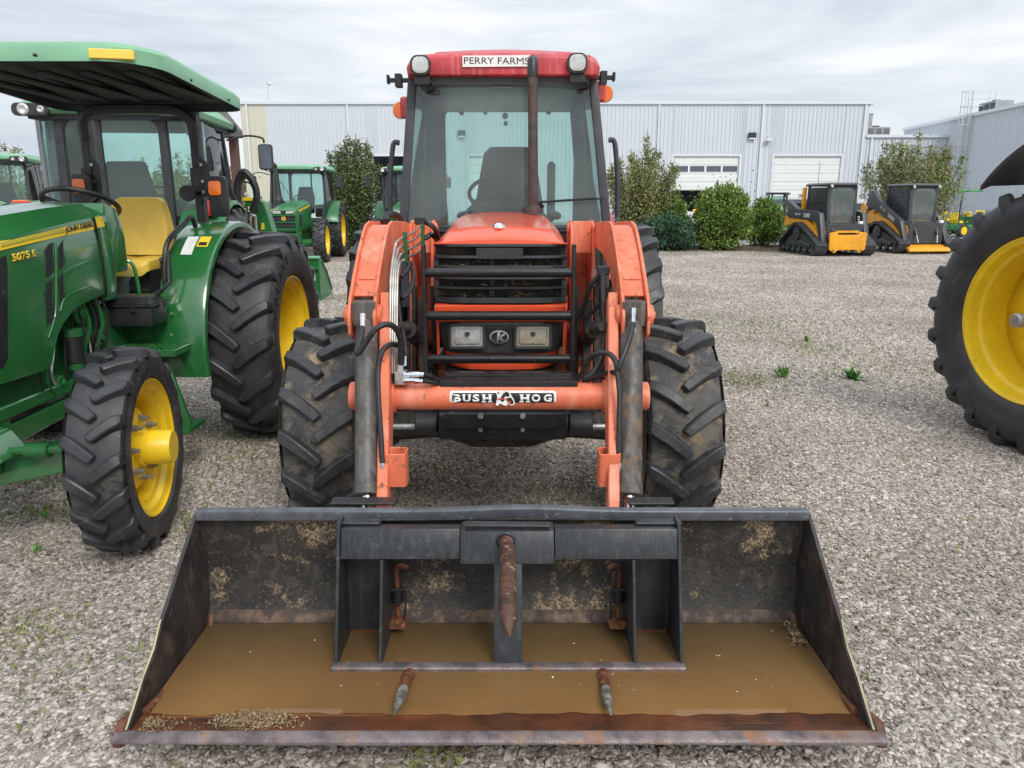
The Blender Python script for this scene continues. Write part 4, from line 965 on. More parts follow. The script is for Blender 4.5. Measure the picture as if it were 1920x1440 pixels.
g = G(); g.bb((CX-.16, 3.75, .48), (CX+.16, 6.0, .85)); g.bb((CX-.6, 5.3, .6), (CX+.6, 6.1, 1.0)); g.cyl((CX-.7, 5.94, .72), (CX+.7, 5.94, .72), .11, n=14); B_(g, 'transmission', 'engine_dark')
g = G(); g.bb((CX-.62, 4.9, .55), (CX-.3, 5.4, .95)); g.bb((CX+.3, 4.9, .55), (CX+.62, 5.4, .95)); B_(g, 'fuel_tank', 'engine_dark')
# --- loader
for s in (-1, 1):
    # tower beside the engine
    g = G(); y0, y1 = 3.95, 4.25
    for xx in (.355, .465):
        g.prism([(y0-.08, .72), (y0-.03, 1.2), (y0+.02, 1.48), (y0+.12, 1.505), (y1, 1.47), (y1+.08, 1.1), (y1+.05, .72)], 'X', CX+s*xx-.007, CX+s*xx+.007)
    g.bb((CX+s*.362, y1-.02, .75), (CX+s*.458, y1, 1.45)); g.bb((CX+s*.16, 3.9, .62), (CX+s*.47, 4.2, .74)); g.bb((CX+s*.362, 3.99, 1.34), (CX+s*.458, 4.01, 1.50)); tw = B_(g, 'loader_tower', 'loader_orange', bevel=.003)
    for (yy, z) in ((4.05, 1.46), (4.1, 1.18), (4.0, .95)):
        g = G(); g.cyl((CX+s*.335, yy, z), (CX+s*.375, yy, z), .03, n=14); B_(g, 'tower_pin', 'loader_orange', tw, bevel=.004)
    # lift arm: knee plates + front cover + lower beam
    poly = [(3.44, 1.515), (3.35, 1.503), (3.28, 1.472), (3.17, 1.405), (3.05, 1.315), (2.955, 1.235), (2.915, 1.17), (2.92, 1.10), (2.98, 1.07), (3.06, 1.12), (3.16, 1.20), (3.34, 1.30), (3.62, 1.36), (4.12, 1.38), (4.14, 1.47), (3.9, 1.50)]
    arm = None
    g = G()
    for xx, tk in ((.478, .006), (.575, .006)): g.prism(poly, 'X', CX+s*xx-tk, CX+s*xx+tk)
    fc = [(3.44, 1.498), (3.358, 1.486), (3.29, 1.456), (3.185, 1.392), (3.07, 1.303), (3.0, 1.24)]
    g.sheet([[(CX+s*.484, y, z), (CX+s*.569, y, z)] for y, z in fc], th=(0, .012, -.01))
    fc2 = [(3.44, 1.498), (4.12, 1.46)]; g.sheet([[(CX+s*.484, y, z), (CX+s*.569, y, z)] for y, z in fc2], th=(0, 0, -.012))
    g.bb((CX+s*.484, 3.6, 1.37), (CX+s*.569, 4.1, 1.38))
    arm = B_(g, 'loader_arm', 'loader_orange', bevel=.002)
    # raised panel on the front cover of the knee
    g = G(); g.sheet([[(CX+s*.494, 3.075, 1.305), (CX+s*.560, 3.075, 1.305)], [(CX+s*.494, 3.062, 1.295), (CX+s*.560, 3.062, 1.295)]], th=(0, -.004, .004)); B_(g, 'arm_weld_strip', 'loader_orange', arm)
    g = G(); g.cyl((CX+s*.455, 2.99, 1.165), (CX+s*.60, 2.99, 1.165), .042, n=20)
    g.cyl((CX+s*.445, 2.99, 1.165), (CX+s*.61, 2.99, 1.165), .018, n=12); B_(g, 'knee_pin', 'loader_orange', arm, bevel=.004)
    # lower beam from knee to bucket
    pa, pb = Vector((CX+s*.450, 3.10, 1.20)), Vector((CX+s*.414, 2.58, .47)); w_, d_ = .040, .10
    dirv = (pb-pa).normalized(); nv = Vector((0, -dirv.z, dirv.y)).normalized()
    g = G(); g.loft([[(p.x-w_/2, p.y-nv.y*e*f, p.z-nv.z*e*f) if q == 0 else (p.x+w_/2, p.y-nv.y*e*f, p.z-nv.z*e*f) for q, e in ((0, -1), (1, -1), (1, 1), (0, 1))] for p, f in ((pa, .09), ((pa+pb)/2, .062), (pb, .045))])
    B_(g, 'lower_beam', 'loader_orange', arm, bevel=.004)
    # bucket cylinder (in front of the arm)
    ct = Vector((CX+s*.518, 2.985, 1.165)); cb = Vector((CX+s*.475, 2.60, .50)); dc = (cb-ct).normalized()
    g = G(); g.bb((CX+s*.518-.044, 2.93, 1.13), (CX+s*.518+.044, 3.03, 1.225)); g.cyl(ct, ct+dc*.70, .045, n=28); cy = B_(g, 'bucket_cylinder', 'cylinder', bevel=.003)
    g = G(); g.cyl(ct+dc*.665, ct+dc*.705, .0485, n=28); B_(g, 'cylinder_gland', 'cylinder', cy, bevel=.003)
    g = G(); g.cyl(ct+dc*.69, cb+dc*.06, .019, n=16); B_(g, 'cylinder_rod', 'chrome', cy)
    p = ct+dc*.06+Vector((0, -.04, 0)); g = G(); g.cyl(p+Vector((0, .02, .01)), p+Vector((0, -.012, .01)), .009, n=10); B_(g, 'grease_nipple', 'steel', cy)
    # lift cylinder behind
    g = G(); g.cyl((CX+s*.41, 4.0, .85), (CX+s*.41, 3.35, 1.05), .038, n=16); g.cyl((CX+s*.41, 3.4, 1.04), (CX+s*.41, 3.0, 1.12), .02, n=12); B_(g, 'lift_cylinder', 'engine_dark')
    # parking stand pocket
    p = at(744 if s < 0 else 1141, 875, 2.70); g = G(); w, h_ = .068, .125
    ro = rrect(p.x, p.y, w+.012, .09, .014, 3); ri = rrect(p.x, p.y, w, .076, .010, 3)
    g.loft([[(x, y, p.z-h_/2) for x, y in ro], [(x, y, p.z+h_/2) for x, y in ro], [(x, y, p.z+h_/2) for x, y in ri], [(x, y, p.z-h_/2) for x, y in ri]], caps=False)
    pk = B_(g, 'stand_socket', 'loader_orange', arm, bevel=.002)
# cross tube, badge
zc_ = at(940, 751, 2.86).z; YT = 2.93
g = G(); g.cyl((CX-.452, YT, zc_), (CX+.452, YT, zc_), .053, n=32); ctube = B_(g, 'cross_tube', 'loader_orange')
for s in (-1, 1):
    g = G(); g.cyl((CX+s*.45, YT, zc_), (CX+s*.585, YT, zc_), .056, n=28); B_(g, 'tube_end', 'loader_orange', ctube, bevel=.004)
    g = G(); g.lathe([(s*.405, .054), (s*.405, .064), (s*.42, .064), (s*.42, .054)], (CX, YT, zc_), 'X', 28); B_(g, 'tube_collar', 'loader_orange', ctube)
# badge wraps the front of the tube slightly
xa, xb = at(843, 752, 2.87).x, at(1043, 752, 2.87).x; cxb = (xa+xb)/2
def onT(h, lift): a = h/.053; return (YT-(.053+lift)*math.cos(a), zc_+.006+(.053+lift)*math.sin(a))
def strip(x0, x1, h0, h1, lift, name, mt, n=6, r=.0):
    g = G(); g.sheet([[(x, *onT(h0+(h1-h0)*k/n, lift)) for x in ([x0+r*(1 if k in (0, n) else 0)] + [x0+(x1-x0)*i/8 for i in range(1, 8)] + [x1-r*(1 if k in (0, n) else 0)])] for k in range(n+1)], th=(0, -.0006, 0)); return B_(g, name, mt, ctube)
strip(xa, xb, -.028, .028, .0010, 'badge_border', 'white_print', r=.005)
strip(xa+.009, xb-.009, -.0195, .0195, .0020, 'badge_field', 'black_print', r=.004)
def serif_word(s, x0, x1, hgt):
    o = text('badge_letters', s, x1-x0, hgt, M['white_print'], ctube, Vector(((x0+x1)/2, YT-.0572, zc_+.006))-T, offset=.045, ext=.001); return o
# slab letters, one by one so they spread like the badge's
def slab(ch, xc, w, hgt):
    serif_word(ch, xc-w/2, xc+w/2, hgt)
    if ch in 'HUB':
        ends = {'H': ((-1, 1), (1, 1), (-1, -1), (1, -1)), 'U': ((-1, 1), (1, 1)), 'B': ((-1, 1), (-1, -1))}[ch]
        g = G()
        for ex_i, ez_i in ends: g.bb((xc+ex_i*w*.36-w*.24, YT-.0582, zc_+.006+ez_i*(hgt/2-.0015)-.0022), (xc+ex_i*w*.36+w*.24, YT-.0570, zc_+.006+ez_i*(hgt/2-.0015)+.0022))
        B_(g, 'badge_serif', 'white_print', ctube)
for ch, px, w in (('B', 857, .031), ('U', 875, .030), ('S', 892.5, .027), ('H', 913, .034), ('H', 984, .034), ('O', 1005, .034), ('G', 1027, .032)): slab(ch, at(px, 752, 2.87).x, w, .031)
# hog emblem between the words: cut-out shape in white with dark pieces
hc = at(947, 750, 2.87).x; zc2 = zc_+.006
def flat(pts, y, name, mt):
    g = G(); g.prism([(hc+a*.001, zc2+b*.001) for a, b in pts], 'Y', y, y-.0008); B_(g, name, mt, ctube)
flat([(-36, -27), (-30, 5), (-34, 20), (-27, 30), (-18, 26), (-16, 18), (-8, 28), (6, 33), (16, 28), (24, 12), (33, -2), (38, -16), (34, -26), (24, -29), (12, -22), (4, -30), (-8, -26), (-20, -20), (-28, -30)], YT-.0585, 'hog_outline', 'white_print')
flat([(-18, -8), (-14, 8), (-6, 20), (6, 27), (14, 22), (18, 10), (8, 6), (2, 10), (-4, 2), (-2, -8), (-10, -14)], YT-.0598, 'hog_patch', 'black_print')
flat([(4, -6), (16, 4), (24, 2), (33, -12), (31, -22), (22, -24), (12, -14)], YT-.0599, 'hog_snout', 'black_print')
flat([(-32, -2), (-20, 2), (0, 0), (12, 2), (12, -2), (-10, -4), (-30, -5)], YT-.0606, 'hog_stripe', 'red_print')
flat([(8, -12), (14, -8), (22, -12), (24, -18), (14, -20)], YT-.0607, 'hog_mouth', 'red_print')
flat([(-30, 22), (-26, 26), (-22, 22), (-26, 18)], YT-.0598, 'hog_tail', 'black_print')
# black hose cover bar and hoses
p, q = at(826, 720, 2.94), at(1082, 718, 2.94); g = G(); g.bb((p.x, 2.90, p.z-.020), (q.x, 2.985, p.z+.022)); g.bb((p.x+.01, 2.985, p.z+.0), (q.x-.01, 3.05, p.z+.03)); B_(g, 'hose_cover', 'black_gloss', bevel=.006, seg=2)
p = at(940, 711, 2.96); g = G(); g.bb((p.x-.07, 2.99, p.z-.002), (p.x+.075, 3.02, p.z+.004)); B_(g, 'white_strip', 'white_print')
def hose(pts, r, mt='hose', name='hydraulic_hose', n=8, k=5):
    g = G(); g.tube(curve([at(*p) for p in pts], k), r, n); return B_(g, name, mt)
def fitting(a, b, r, mt='chrome'):
    g = G(); A_, B2 = at(*a), at(*b); g.tube([A_, A_.lerp(B2, .45), A_.lerp(B2, .46), B2], [r, r, r*.82, r*.82], 8); B_(g, 'hose_fitting', mt)
for i in range(4):
    d = 4.2*i
    pts = [(731+d, 700, 2.90-.0*i), (731+d, 640, 2.93), (732+d, 540, 3.02), (735+d, 500, 3.08), (741+d, 462+9*i, 3.17), (746+d*.9, 452+12*i, 3.19), (760, 443+13.5*i, 3.30), (775, 436+14*i, 3.42), (792, 420+16*i, 3.60)]
    g = G(); g.tube(curve([at(*p) for p in pts], 5), .0052, 8); B_(g, 'steel_pipe', 'pipe_steel')
    pts = [(731+d, 700, 2.90), (732+d, 708+1*i, 2.90), (738+d*.6, 716-4*i, 2.90), (752, 719-4.5*i, 2.90)]
    g = G(); g.tube(curve([at(*p) for p in pts], 5), .0052, 8); B_(g, 'steel_pipe', 'hose')
for px, py, Y in ((760, 462, 3.28), (793, 445, 3.58)):
    p = at(px, py, Y); g = G(); g.bb((p.x-.008, Y-.012, p.z-.07), (p.x+.008, Y+.012, p.z+.06)); B_(g, 'pipe_clamp', 'green_dirty', bevel=.002)
for (a, b, r) in (((757, 702, 2.88), (778, 702, 2.88), .012), ((757, 713, 2.87), (778, 713, 2.87), .012), ((778, 702, 2.88), (795, 702, 2.88), .010), ((778, 714, 2.87), (793, 715, 2.87), .0115), ((759, 686, 2.88), (760, 668, 2.89), .009), ((752, 700, 2.88), (752, 684, 2.88), .016)): fitting(a, b, r)
p = at(752, 705, 2.90); g = G(); g.bb((p.x-.022, 2.87, p.z-.03), (p.x+.022, 2.93, p.z+.02)); B_(g, 'valve_block', 'steel', bevel=.004)
hose([(795, 702, 2.88), (808, 706, 2.90), (820, 713, 2.93), (832, 716, 2.95)], .0085); hose([(793, 714, 2.87), (810, 717, 2.89), (826, 722, 2.92)], .0085); hose([(793, 709, 2.89), (810, 711, 2.91), (826, 718, 2.94)], .0085)
fitting((680, 588, 2.90), (679, 616, 2.88), .011); fitting((1188, 578, 2.90), (1187, 606, 2.88), .011)
hose([(679, 614, 2.88), (677, 632, 2.84), (670, 655, 2.80), (672, 662, 2.78), (684, 645, 2.78), (703, 618, 2.78), (725, 608, 2.80), (742, 616, 2.83), (751, 640, 2.86), (753, 684, 2.88)], .0115, n=10)
hose([(746, 647, 2.90), (731, 646, 2.84), (716, 660, 2.80), (709, 690, 2.78), (709, 740, 2.74), (713, 800, 2.70), (717, 868, 2.66)], .0105, n=10)
fitting((717, 868, 2.66), (717, 890, 2.65), .012, 'steel')
hose([(744, 540, 3.2), (750, 600, 3.1), (758, 640, 3.0), (760, 668, 2.89)], .009)
hose([(770, 495, 3.3), (775, 520, 3.25), (768, 545, 3.2), (755, 560, 3.15)], .010); hose([(768, 492, 3.3), (764, 505, 3.25), (752, 520, 3.2)], .010)
hose([(1187, 606, 2.88), (1182, 630, 2.84), (1172, 660, 2.80), (1160, 690, 2.78), (1156, 702, 2.80)], .0105, n=10)
hose([(1083, 712, 2.94), (1092, 698, 2.92), (1104, 675, 2.88), (1122, 662, 2.85), (1143, 664, 2.83), (1155, 680, 2.80), (1158, 700, 2.78), (1162, 740, 2.75), (1161, 800, 2.71), (1160, 868, 2.67)], .0105, n=10)
fitting((1160, 868, 2.67), (1160, 892, 2.66), .012, 'steel')
hose([(1092, 714, 2.95), (1120, 705, 2.92), (1145, 698, 2.86), (1157, 700, 2.80)], .0095)
hose([(1130, 512, 3.15), (1131, 560, 3.10), (1134, 620, 3.05), (1128, 670, 3.0), (1112, 700, 2.96), (1096, 712, 2.95)], .0115)
hose([(1138, 540, 3.15), (1148, 600, 3.10), (1148, 650, 3.05), (1135, 690, 3.0), (1118, 706, 2.96), (1100, 712, 2.95)], .0115)
hose([(1128, 512, 3.18), (1108, 535, 3.2), (1096, 570, 3.25), (1086, 595, 3.3)], .011); hose([(1088, 600, 3.3), (1105, 590, 3.25), (1125, 570, 3.2)], .009)
hose([(725, 415, 3.7), (728, 402, 3.8), (745, 404, 3.9), (752, 415, 4.0)], .016, k=6); hose([(715, 416, 3.7), (720, 405, 3.75), (732, 403, 3.8)], .014)
hose([(800, 418, 3.6), (812, 425, 3.55), (820, 440, 3.6), (822, 455, 3.7)], .012); hose([(797, 448, 3.58), (808, 440, 3.6), (818, 448, 3.7)], .012)
for px in (1131, 788): 
    p = at(px, 508 if px > 900 else 415, 3.16 if px > 900 else 3.6); g = G(); g.bb((p.x-.025, p.y-.02, p.z-.015), (p.x+.025, p.y+.02, p.z+.02)); B_(g, 'hose_junction', 'black', bevel=.005)
p = at(1111, 516, 4.0); g = G(); g.bb((p.x-.012, 3.93, p.z-.035), (p.x+.012, 3.935, p.z+.035)); B_(g, 'serial_plate', 'steel')
for px in (783, 1109):
    p = at(px, 640, 3.42); g = G(); g.bb((p.x-.018, 3.6, .62), (p.x+.018, 3.66, 1.15)); g.cyl((p.x, 3.58, p.z), (p.x, 3.52, p.z), .022, n=14); B_(g, 'frame_post', 'engine_dark')
    for dx_ in (-.05, .05): g = G(); g.tube([(p.x+dx_, 3.65, .6), (p.x+dx_*.9, 3.72, 1.2)], .014, 6); B_(g, 'frame_tube', 'engine_dark')

# --- bucket
def bucket_mat():
    def ex(m, t, b, tc, L):
        # dried straw and dung patches on the wall, rust bloom low down
        n = t.nodes.new('ShaderNodeTexNoise'); n.inputs['Scale'].default_value = 4.5; n.inputs['Detail'].default_value = 10; n.inputs['Roughness'].default_value = .72; L(tc.outputs['Object'], n.inputs['Vector'])
        r = t.nodes.new('ShaderNodeValToRGB'); r.color_ramp.elements[0].position = .53; r.color_ramp.elements[1].position = .62; r.color_ramp.elements[1].color = (.9, .9, .9, 1); L(n.outputs['Fac'], r.inputs[0])
        f = t.nodes.new('ShaderNodeTexNoise'); f.inputs['Scale'].default_value = 120; f.inputs['Detail'].default_value = 4; L(tc.outputs['Object'], f.inputs['Vector'])
        fr = t.nodes.new('ShaderNodeValToRGB'); fr.color_ramp.elements[0].position = .40; fr.color_ramp.elements[0].color = (.06, .04, .022, 1); fr.color_ramp.elements[1].position = .62; fr.color_ramp.elements[1].color = (.46, .35, .22, 1); L(f.outputs['Fac'], fr.inputs[0])
        sp = t.nodes.new('ShaderNodeValToRGB'); sp.color_ramp.elements[0].position = .62; sp.color_ramp.elements[1].position = .68; sp.color_ramp.elements[1].color = (.6, .6, .6, 1); L(f.outputs['Fac'], sp.inputs[0])
        old = b.inputs['Base Color'].links[0].from_socket
        x0 = t.nodes.new('ShaderNodeMix'); x0.data_type = 'RGBA'; L(sp.outputs[0], x0.inputs[0]); L(old, x0.inputs[6]); x0.inputs[7].default_value = (.16, .145, .125, 1)
        x = t.nodes.new('ShaderNodeMix'); x.data_type = 'RGBA'; L(r.outputs[0], x.inputs[0]); L(x0.outputs[2], x.inputs[6]); L(fr.outputs[0], x.inputs[7]); L(x.outputs[2], b.inputs['Base Color'])
    mat('bucket_wall', (.026, .023, .021), .6, var=.3, vs=9, dirt=((.06, .05, .038), .3, 16), bump=(90, .3), extra=ex)
    mat('bucket_side', (.032, .026, .026), .5, var=.3, vs=7, dirt=((.075, .04, .026), .22, 10), streak=((.10, .09, .08), .12, (20, 20, 5)), bump=(90, .2))
bucket_mat()
mat('bucket_rim', (.10, .108, .122), .38, .3, var=.2, vs=12, dirt=((.22, .22, .22), .08, 40), bump=(80, .08))
mat('bucket_floor', (.13, .042, .016), .3, var=.45, vs=6, col2=(.045, .018, .010), streak=((.26, .10, .03), .18, (1.2, 30, 30)), bump=(60, .15))
mat('cutting_edge', (.17, .135, .135), .35, .5, var=.3, vs=14, dirt=((.25, .12, .06), .24, 6), bump=(160, .25))
mat('silt', (.13, .08, .05), .6, var=.5, vs=16, dirt=((.055, .038, .036), .42, 14), bump=(90, .2)); mat('wet_steel', (.075, .06, .062), .35, var=.3, vs=9, dirt=((.16, .09, .05), .1, 14))
mat('edge_polished', (.55, .47, .30), .4, .7, var=.2)
CX = -.034; HW = 1.042
prof = [(1.875, .150), (1.958, .1435), (2.10, .118), (2.30, .10), (2.39, .10), (2.435, .118), (2.468, .16), (2.49, .20), (2.518, .34), (2.49, .52)]
g = G(); xs_ = np.linspace(-HW, HW, 25)
bend = lambda x, k: (-.012*math.exp(-((x-.1)/.25)**2) if k >= 9 else 0)
g.sheet([[(CX+x, y, z) for x in xs_] for y, z in prof[:5]], th=(0, .0, -.014)); bk = B_(g, 'loader_bucket', 'bucket_floor')
g = G(); g.sheet([[(CX+x*(1+.014/HW), y, z) for x in xs_] for y, z in prof[6:]], th=(0, .012, 0)); B_(g, 'back_wall', 'bucket_wall', bk)
g = G(); g.sheet([[(CX+x, y, z) for x in xs_] for y, z in prof[4:7]], th=(0, .012, -.008)); B_(g, 'floor_curve', 'wet_steel', bk)
# welded strip on the lower back wall
g = G(); g.prism([(2.450, .146), (2.452, .156), (2.466, .172), (2.480, .182)], 'X', CX-HW+.01, CX+HW-.01); B_(g, 'back_strip', 'silt', bk)
# top lip angle iron, slightly dented in the middle
zl = at(940, 957, 2.46).z; zl2 = at(940, 975, 2.46).z
rows = []
for (dy, z) in ((-.012, zl2-.002), (-.014, zl-.006), (-.010, zl), (.016, zl+.002), (.016, zl-.006), (-.002, zl-.008), (-.002, zl2-.002)): rows.append((dy, z))
g = G(); g.loft([[(CX+x, 2.468+dy, z+.012*math.exp(-((x-.08)/.22)**2)*(1 if z > zl2 else .8)) for dy, z in rows] for x in np.linspace(-1.052, 1.052, 33)]); B_(g, 'top_lip', 'bucket_rim', bk, bevel=.002)
sidep = [(2.476, .545), (2.36, .468), (2.26, .404), (2.15, .335), (2.085, .275), (2.0, .232), (1.93, .185), (1.875, .152), (1.955, .140), (2.10, .114), (2.30, .09), (2.39, .09), (2.445, .11), (2.48, .16), (2.50, .22), (2.53, .34), (2.50, .545)]
for s in (-1, 1):
    g = G()
    def sx2(y, z): return s*(HW+.012*(z-.1)/.4)
    A2 = [(CX+sx2(y, z), y, z) for y, z in sidep]; B2 = [(x+s*.012, y, z) for x, y, z in A2]
    g.add(A2+B2, [tuple(range(len(A2))), tuple(range(2*len(A2)-1, len(A2)-1, -1))]+[(i, (i+1) % len(A2), (i+1) % len(A2)+len(A2), i+len(A2)) for i in range(len(A2))])
    B_(g, 'side_plate', 'bucket_side', bk)
    # worn bright edge on the front of the plate
    g = G(); g.tube([(CX+sx2(y, z)+s*.007, y-.003, z+.003) for y, z in sidep[3:8]], .0035, 5); B_(g, 'worn_edge', 'edge_polished', bk)
    # side cutter ear
    g = G(); ex_p = [(1.95, .16), (1.955, .12), (1.88, .10), (1.845, .115), (1.85, .135), (1.885, .175)]
    g.prism(ex_p, 'X', CX+s*(HW+.012), CX+s*(HW+.042)); B_(g, 'corner_ear', 'rust', bk, bevel=.012, seg=3)
    # bright oval wear marks near the front edge
    for (y, z) in ((2.42, .47), (2.20, .33), (1.99, .19)):
        g = G(); xx = CX+sx2(y, z)-s*.0008
        g.add([(xx, y+.006*math.cos(a)+.015*math.sin(a), z+.003*math.cos(a)+.011*math.sin(a)) for a in np.linspace(0, 2*PI, 12, endpoint=False)], [tuple(range(12))]); B_(g, 'slot_mark', 'steel', bk)
    g = G(); g.tube([(CX+s*(HW-.008), y, z+.01) for y, z in prof[1:7]], .012, 6); B_(g, 'corner_weld', 'rust', bk)
g = G(); g.loft([[(CX+x, y, z) for y, z in ((1.840, .130+.002*math.sin(x*5)), (1.843, .140), (1.866, .1525), (1.876, .1525), (1.876, .136))] for x in np.linspace(-HW-.038, HW+.038, 25)]); B_(g, 'cutting_edge', 'cutting_edge', bk, bevel=.002)
g = G(); g.bb((CX-.62, 2.52, .2), (CX-.35, 2.62, .5)); g.bb((CX+.35, 2.52, .2), (CX+.62, 2.62, .5)); B_(g, 'bucket_hanger', 'black', bk)
for s in (-1, 1):
    a = at(622 if s < 0 else 1175, 950, 2.53); b = at(745 if s < 0 else 1262, 950, 2.53); g = G(); g.bb((a.x, 2.50, zl-.0), (b.x, 2.56, zl+.010)); B_(g, 'hook_plate', 'black', bk, bevel=.003)

# --- rainwater
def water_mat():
    # rusty silt shows at the front; darkening backwards paints in wall and sky reflections
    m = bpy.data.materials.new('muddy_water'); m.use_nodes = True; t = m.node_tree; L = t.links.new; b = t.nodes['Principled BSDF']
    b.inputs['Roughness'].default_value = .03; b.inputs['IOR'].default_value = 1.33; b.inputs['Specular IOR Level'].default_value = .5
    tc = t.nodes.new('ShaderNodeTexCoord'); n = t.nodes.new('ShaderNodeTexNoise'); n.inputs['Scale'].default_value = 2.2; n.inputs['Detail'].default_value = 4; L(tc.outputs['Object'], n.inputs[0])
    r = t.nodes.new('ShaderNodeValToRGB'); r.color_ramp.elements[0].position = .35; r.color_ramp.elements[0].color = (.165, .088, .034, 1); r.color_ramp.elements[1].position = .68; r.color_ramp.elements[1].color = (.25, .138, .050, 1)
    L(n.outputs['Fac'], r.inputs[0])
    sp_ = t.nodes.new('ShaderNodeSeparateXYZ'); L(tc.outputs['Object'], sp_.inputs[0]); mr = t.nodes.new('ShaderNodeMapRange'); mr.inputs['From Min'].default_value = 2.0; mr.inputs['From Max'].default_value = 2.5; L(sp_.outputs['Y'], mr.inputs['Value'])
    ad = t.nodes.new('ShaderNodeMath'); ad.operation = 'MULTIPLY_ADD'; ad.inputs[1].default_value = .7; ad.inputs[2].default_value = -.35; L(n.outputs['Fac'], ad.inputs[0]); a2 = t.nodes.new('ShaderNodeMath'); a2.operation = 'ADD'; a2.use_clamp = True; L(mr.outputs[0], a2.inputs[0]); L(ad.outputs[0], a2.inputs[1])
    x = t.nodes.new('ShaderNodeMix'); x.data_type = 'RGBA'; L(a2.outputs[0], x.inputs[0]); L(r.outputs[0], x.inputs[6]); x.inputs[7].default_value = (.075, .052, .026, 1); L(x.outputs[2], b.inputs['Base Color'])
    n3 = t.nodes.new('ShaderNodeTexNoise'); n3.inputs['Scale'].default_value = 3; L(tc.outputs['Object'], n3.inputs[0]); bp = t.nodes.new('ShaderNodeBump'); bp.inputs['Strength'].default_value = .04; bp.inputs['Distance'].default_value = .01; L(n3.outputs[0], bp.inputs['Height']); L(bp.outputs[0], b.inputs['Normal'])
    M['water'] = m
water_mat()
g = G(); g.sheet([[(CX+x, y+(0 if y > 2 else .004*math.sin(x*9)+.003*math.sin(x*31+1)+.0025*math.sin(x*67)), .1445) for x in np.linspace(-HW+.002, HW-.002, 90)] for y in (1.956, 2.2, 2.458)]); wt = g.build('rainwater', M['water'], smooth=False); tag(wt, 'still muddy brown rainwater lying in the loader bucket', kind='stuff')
P = []; 
for k in range(1500):
    a = rng.normal()*.055; bq = rng.normal()*.016
    P.append((at(475, 1345, 1.93).x+a, 1.915+bq, .150+max(0, .016-abs(a)*.12)*rng.uniform(0, 1)))
for k in range(260): P.append((CX-HW+.03+abs(rng.normal())*.05, 1.90+rng.normal()*.015, .152+rng.uniform(0, .008)))
for k in range(350): P.append((CX+HW-.02-abs(rng.normal())*.02, rng.uniform(2.3, 2.44), .145+rng.uniform(0, .02)))
tag(leaves('chaff', P, .013, M['straw'], aspect=.3), 'clump of wet chaff and straw on the bucket floor by the left corner', kind='stuff')
P = [(rng.uniform(-.95, .85), rng.uniform(1.98, 2.44), .1455) for _ in range(26)]
o = leaves('floating_scum', P, .008, M['sticker_worn'], aspect=.8)
for v in o.data.vertices: v.co.z = .1456
tag(o, 'specks of pale foam floating on the brown water', kind='stuff')

CX = -.05
# --- bale spear frame standing in the bucket
sf = thing('bale_spear', 'black bale spear frame with one long rusty spike standing in the bucket', 'bale spear', (CX, 2.3, 0)); TS = Vector((CX, 2.3, 0))
def SB(g, name, mt, parent=sf, **k): return g.build(name, M[mt], parent, off=TS, **k)
def xS(px, py, Y): return at(px, py, Y).x
mat('spear_black', (.026, .029, .033), .38, .1, var=.2, vs=9, dirt=((.10, .10, .10), .05, 30), streak=((.05, .055, .06), .3, (60, 60, 4)), drops=True, bump=(90, .06))
def yf(z): return 2.18+(z-.13)*(2.33-2.18)/(.563-.13)
x0, x1 = at(629, 1240, 2.19).x, at(1279, 1240, 2.19).x
zt1, zt0 = at(940, 994, 2.32).z, at(940, 1048, 2.30).z
g = G()
for a, b in ((x0+.008, at(862, 1020, 2.32).x), (at(1040, 1020, 2.32).x, x1-.006)):
    g = G(); g.add([(x, y, z) for x in (a, b) for y, z in ((yf(zt0), zt0), (yf(zt1), zt1), (yf(zt1)+.05, zt1-.004), (yf(zt0)+.05, zt0))], [(0, 1, 2, 3), (7, 6, 5, 4), (0, 4, 5, 1), (1, 5, 6, 2), (2, 6, 7, 3), (3, 7, 4, 0)]); SB(g, 'top_beam', 'spear_black', bevel=.004, seg=2)
a, b = at(863, 1020, 2.31).x, at(1039, 1020, 2.31).x; g = G(); g.add([(x, y, z) for x in (a, b) for y, z in ((yf(zt0-.01)-.006, zt0-.012), (yf(zt1)-.006, zt1-.006), (yf(zt1)+.07, zt1-.004), (yf(zt0)+.07, zt0))], [(0, 1, 2, 3), (7, 6, 5, 4), (0, 4, 5, 1), (1, 5, 6, 2), (2, 6, 7, 3), (3, 7, 4, 0)]); blk = SB(g, 'spear_socket', 'spear_black', bevel=.004, seg=2)
a, b = at(871, 985, 2.36).x, at(1032, 985, 2.36).x; g = G(); g.add([(a, 2.335, zt1+.004), (b, 2.335, zt1+.002), (b, 2.365, zt1+.006), (a, 2.365, zt1+.008), (a, 2.335, zt1+.011), (b, 2.335, zt1+.008), (b, 2.365, zt1+.011), (a, 2.365, zt1+.014)], [(0, 1, 2, 3), (4, 7, 6, 5), (0, 4, 5, 1), (1, 5, 6, 2), (2, 6, 7, 3), (3, 7, 4, 0)]); SB(g, 'top_plate', 'spear_black', bevel=.002)
for (pa_, pb_) in ((632, 715), (1190, 1277)):
    a, b = at(pa_, 985, 2.38).x, at(pb_, 985, 2.38).x; g = G(); g.bb((a, 2.36, zt1-.002), (b, 2.40, zt1+.008)); SB(g, 'hook_bar', 'spear_black', bevel=.004)
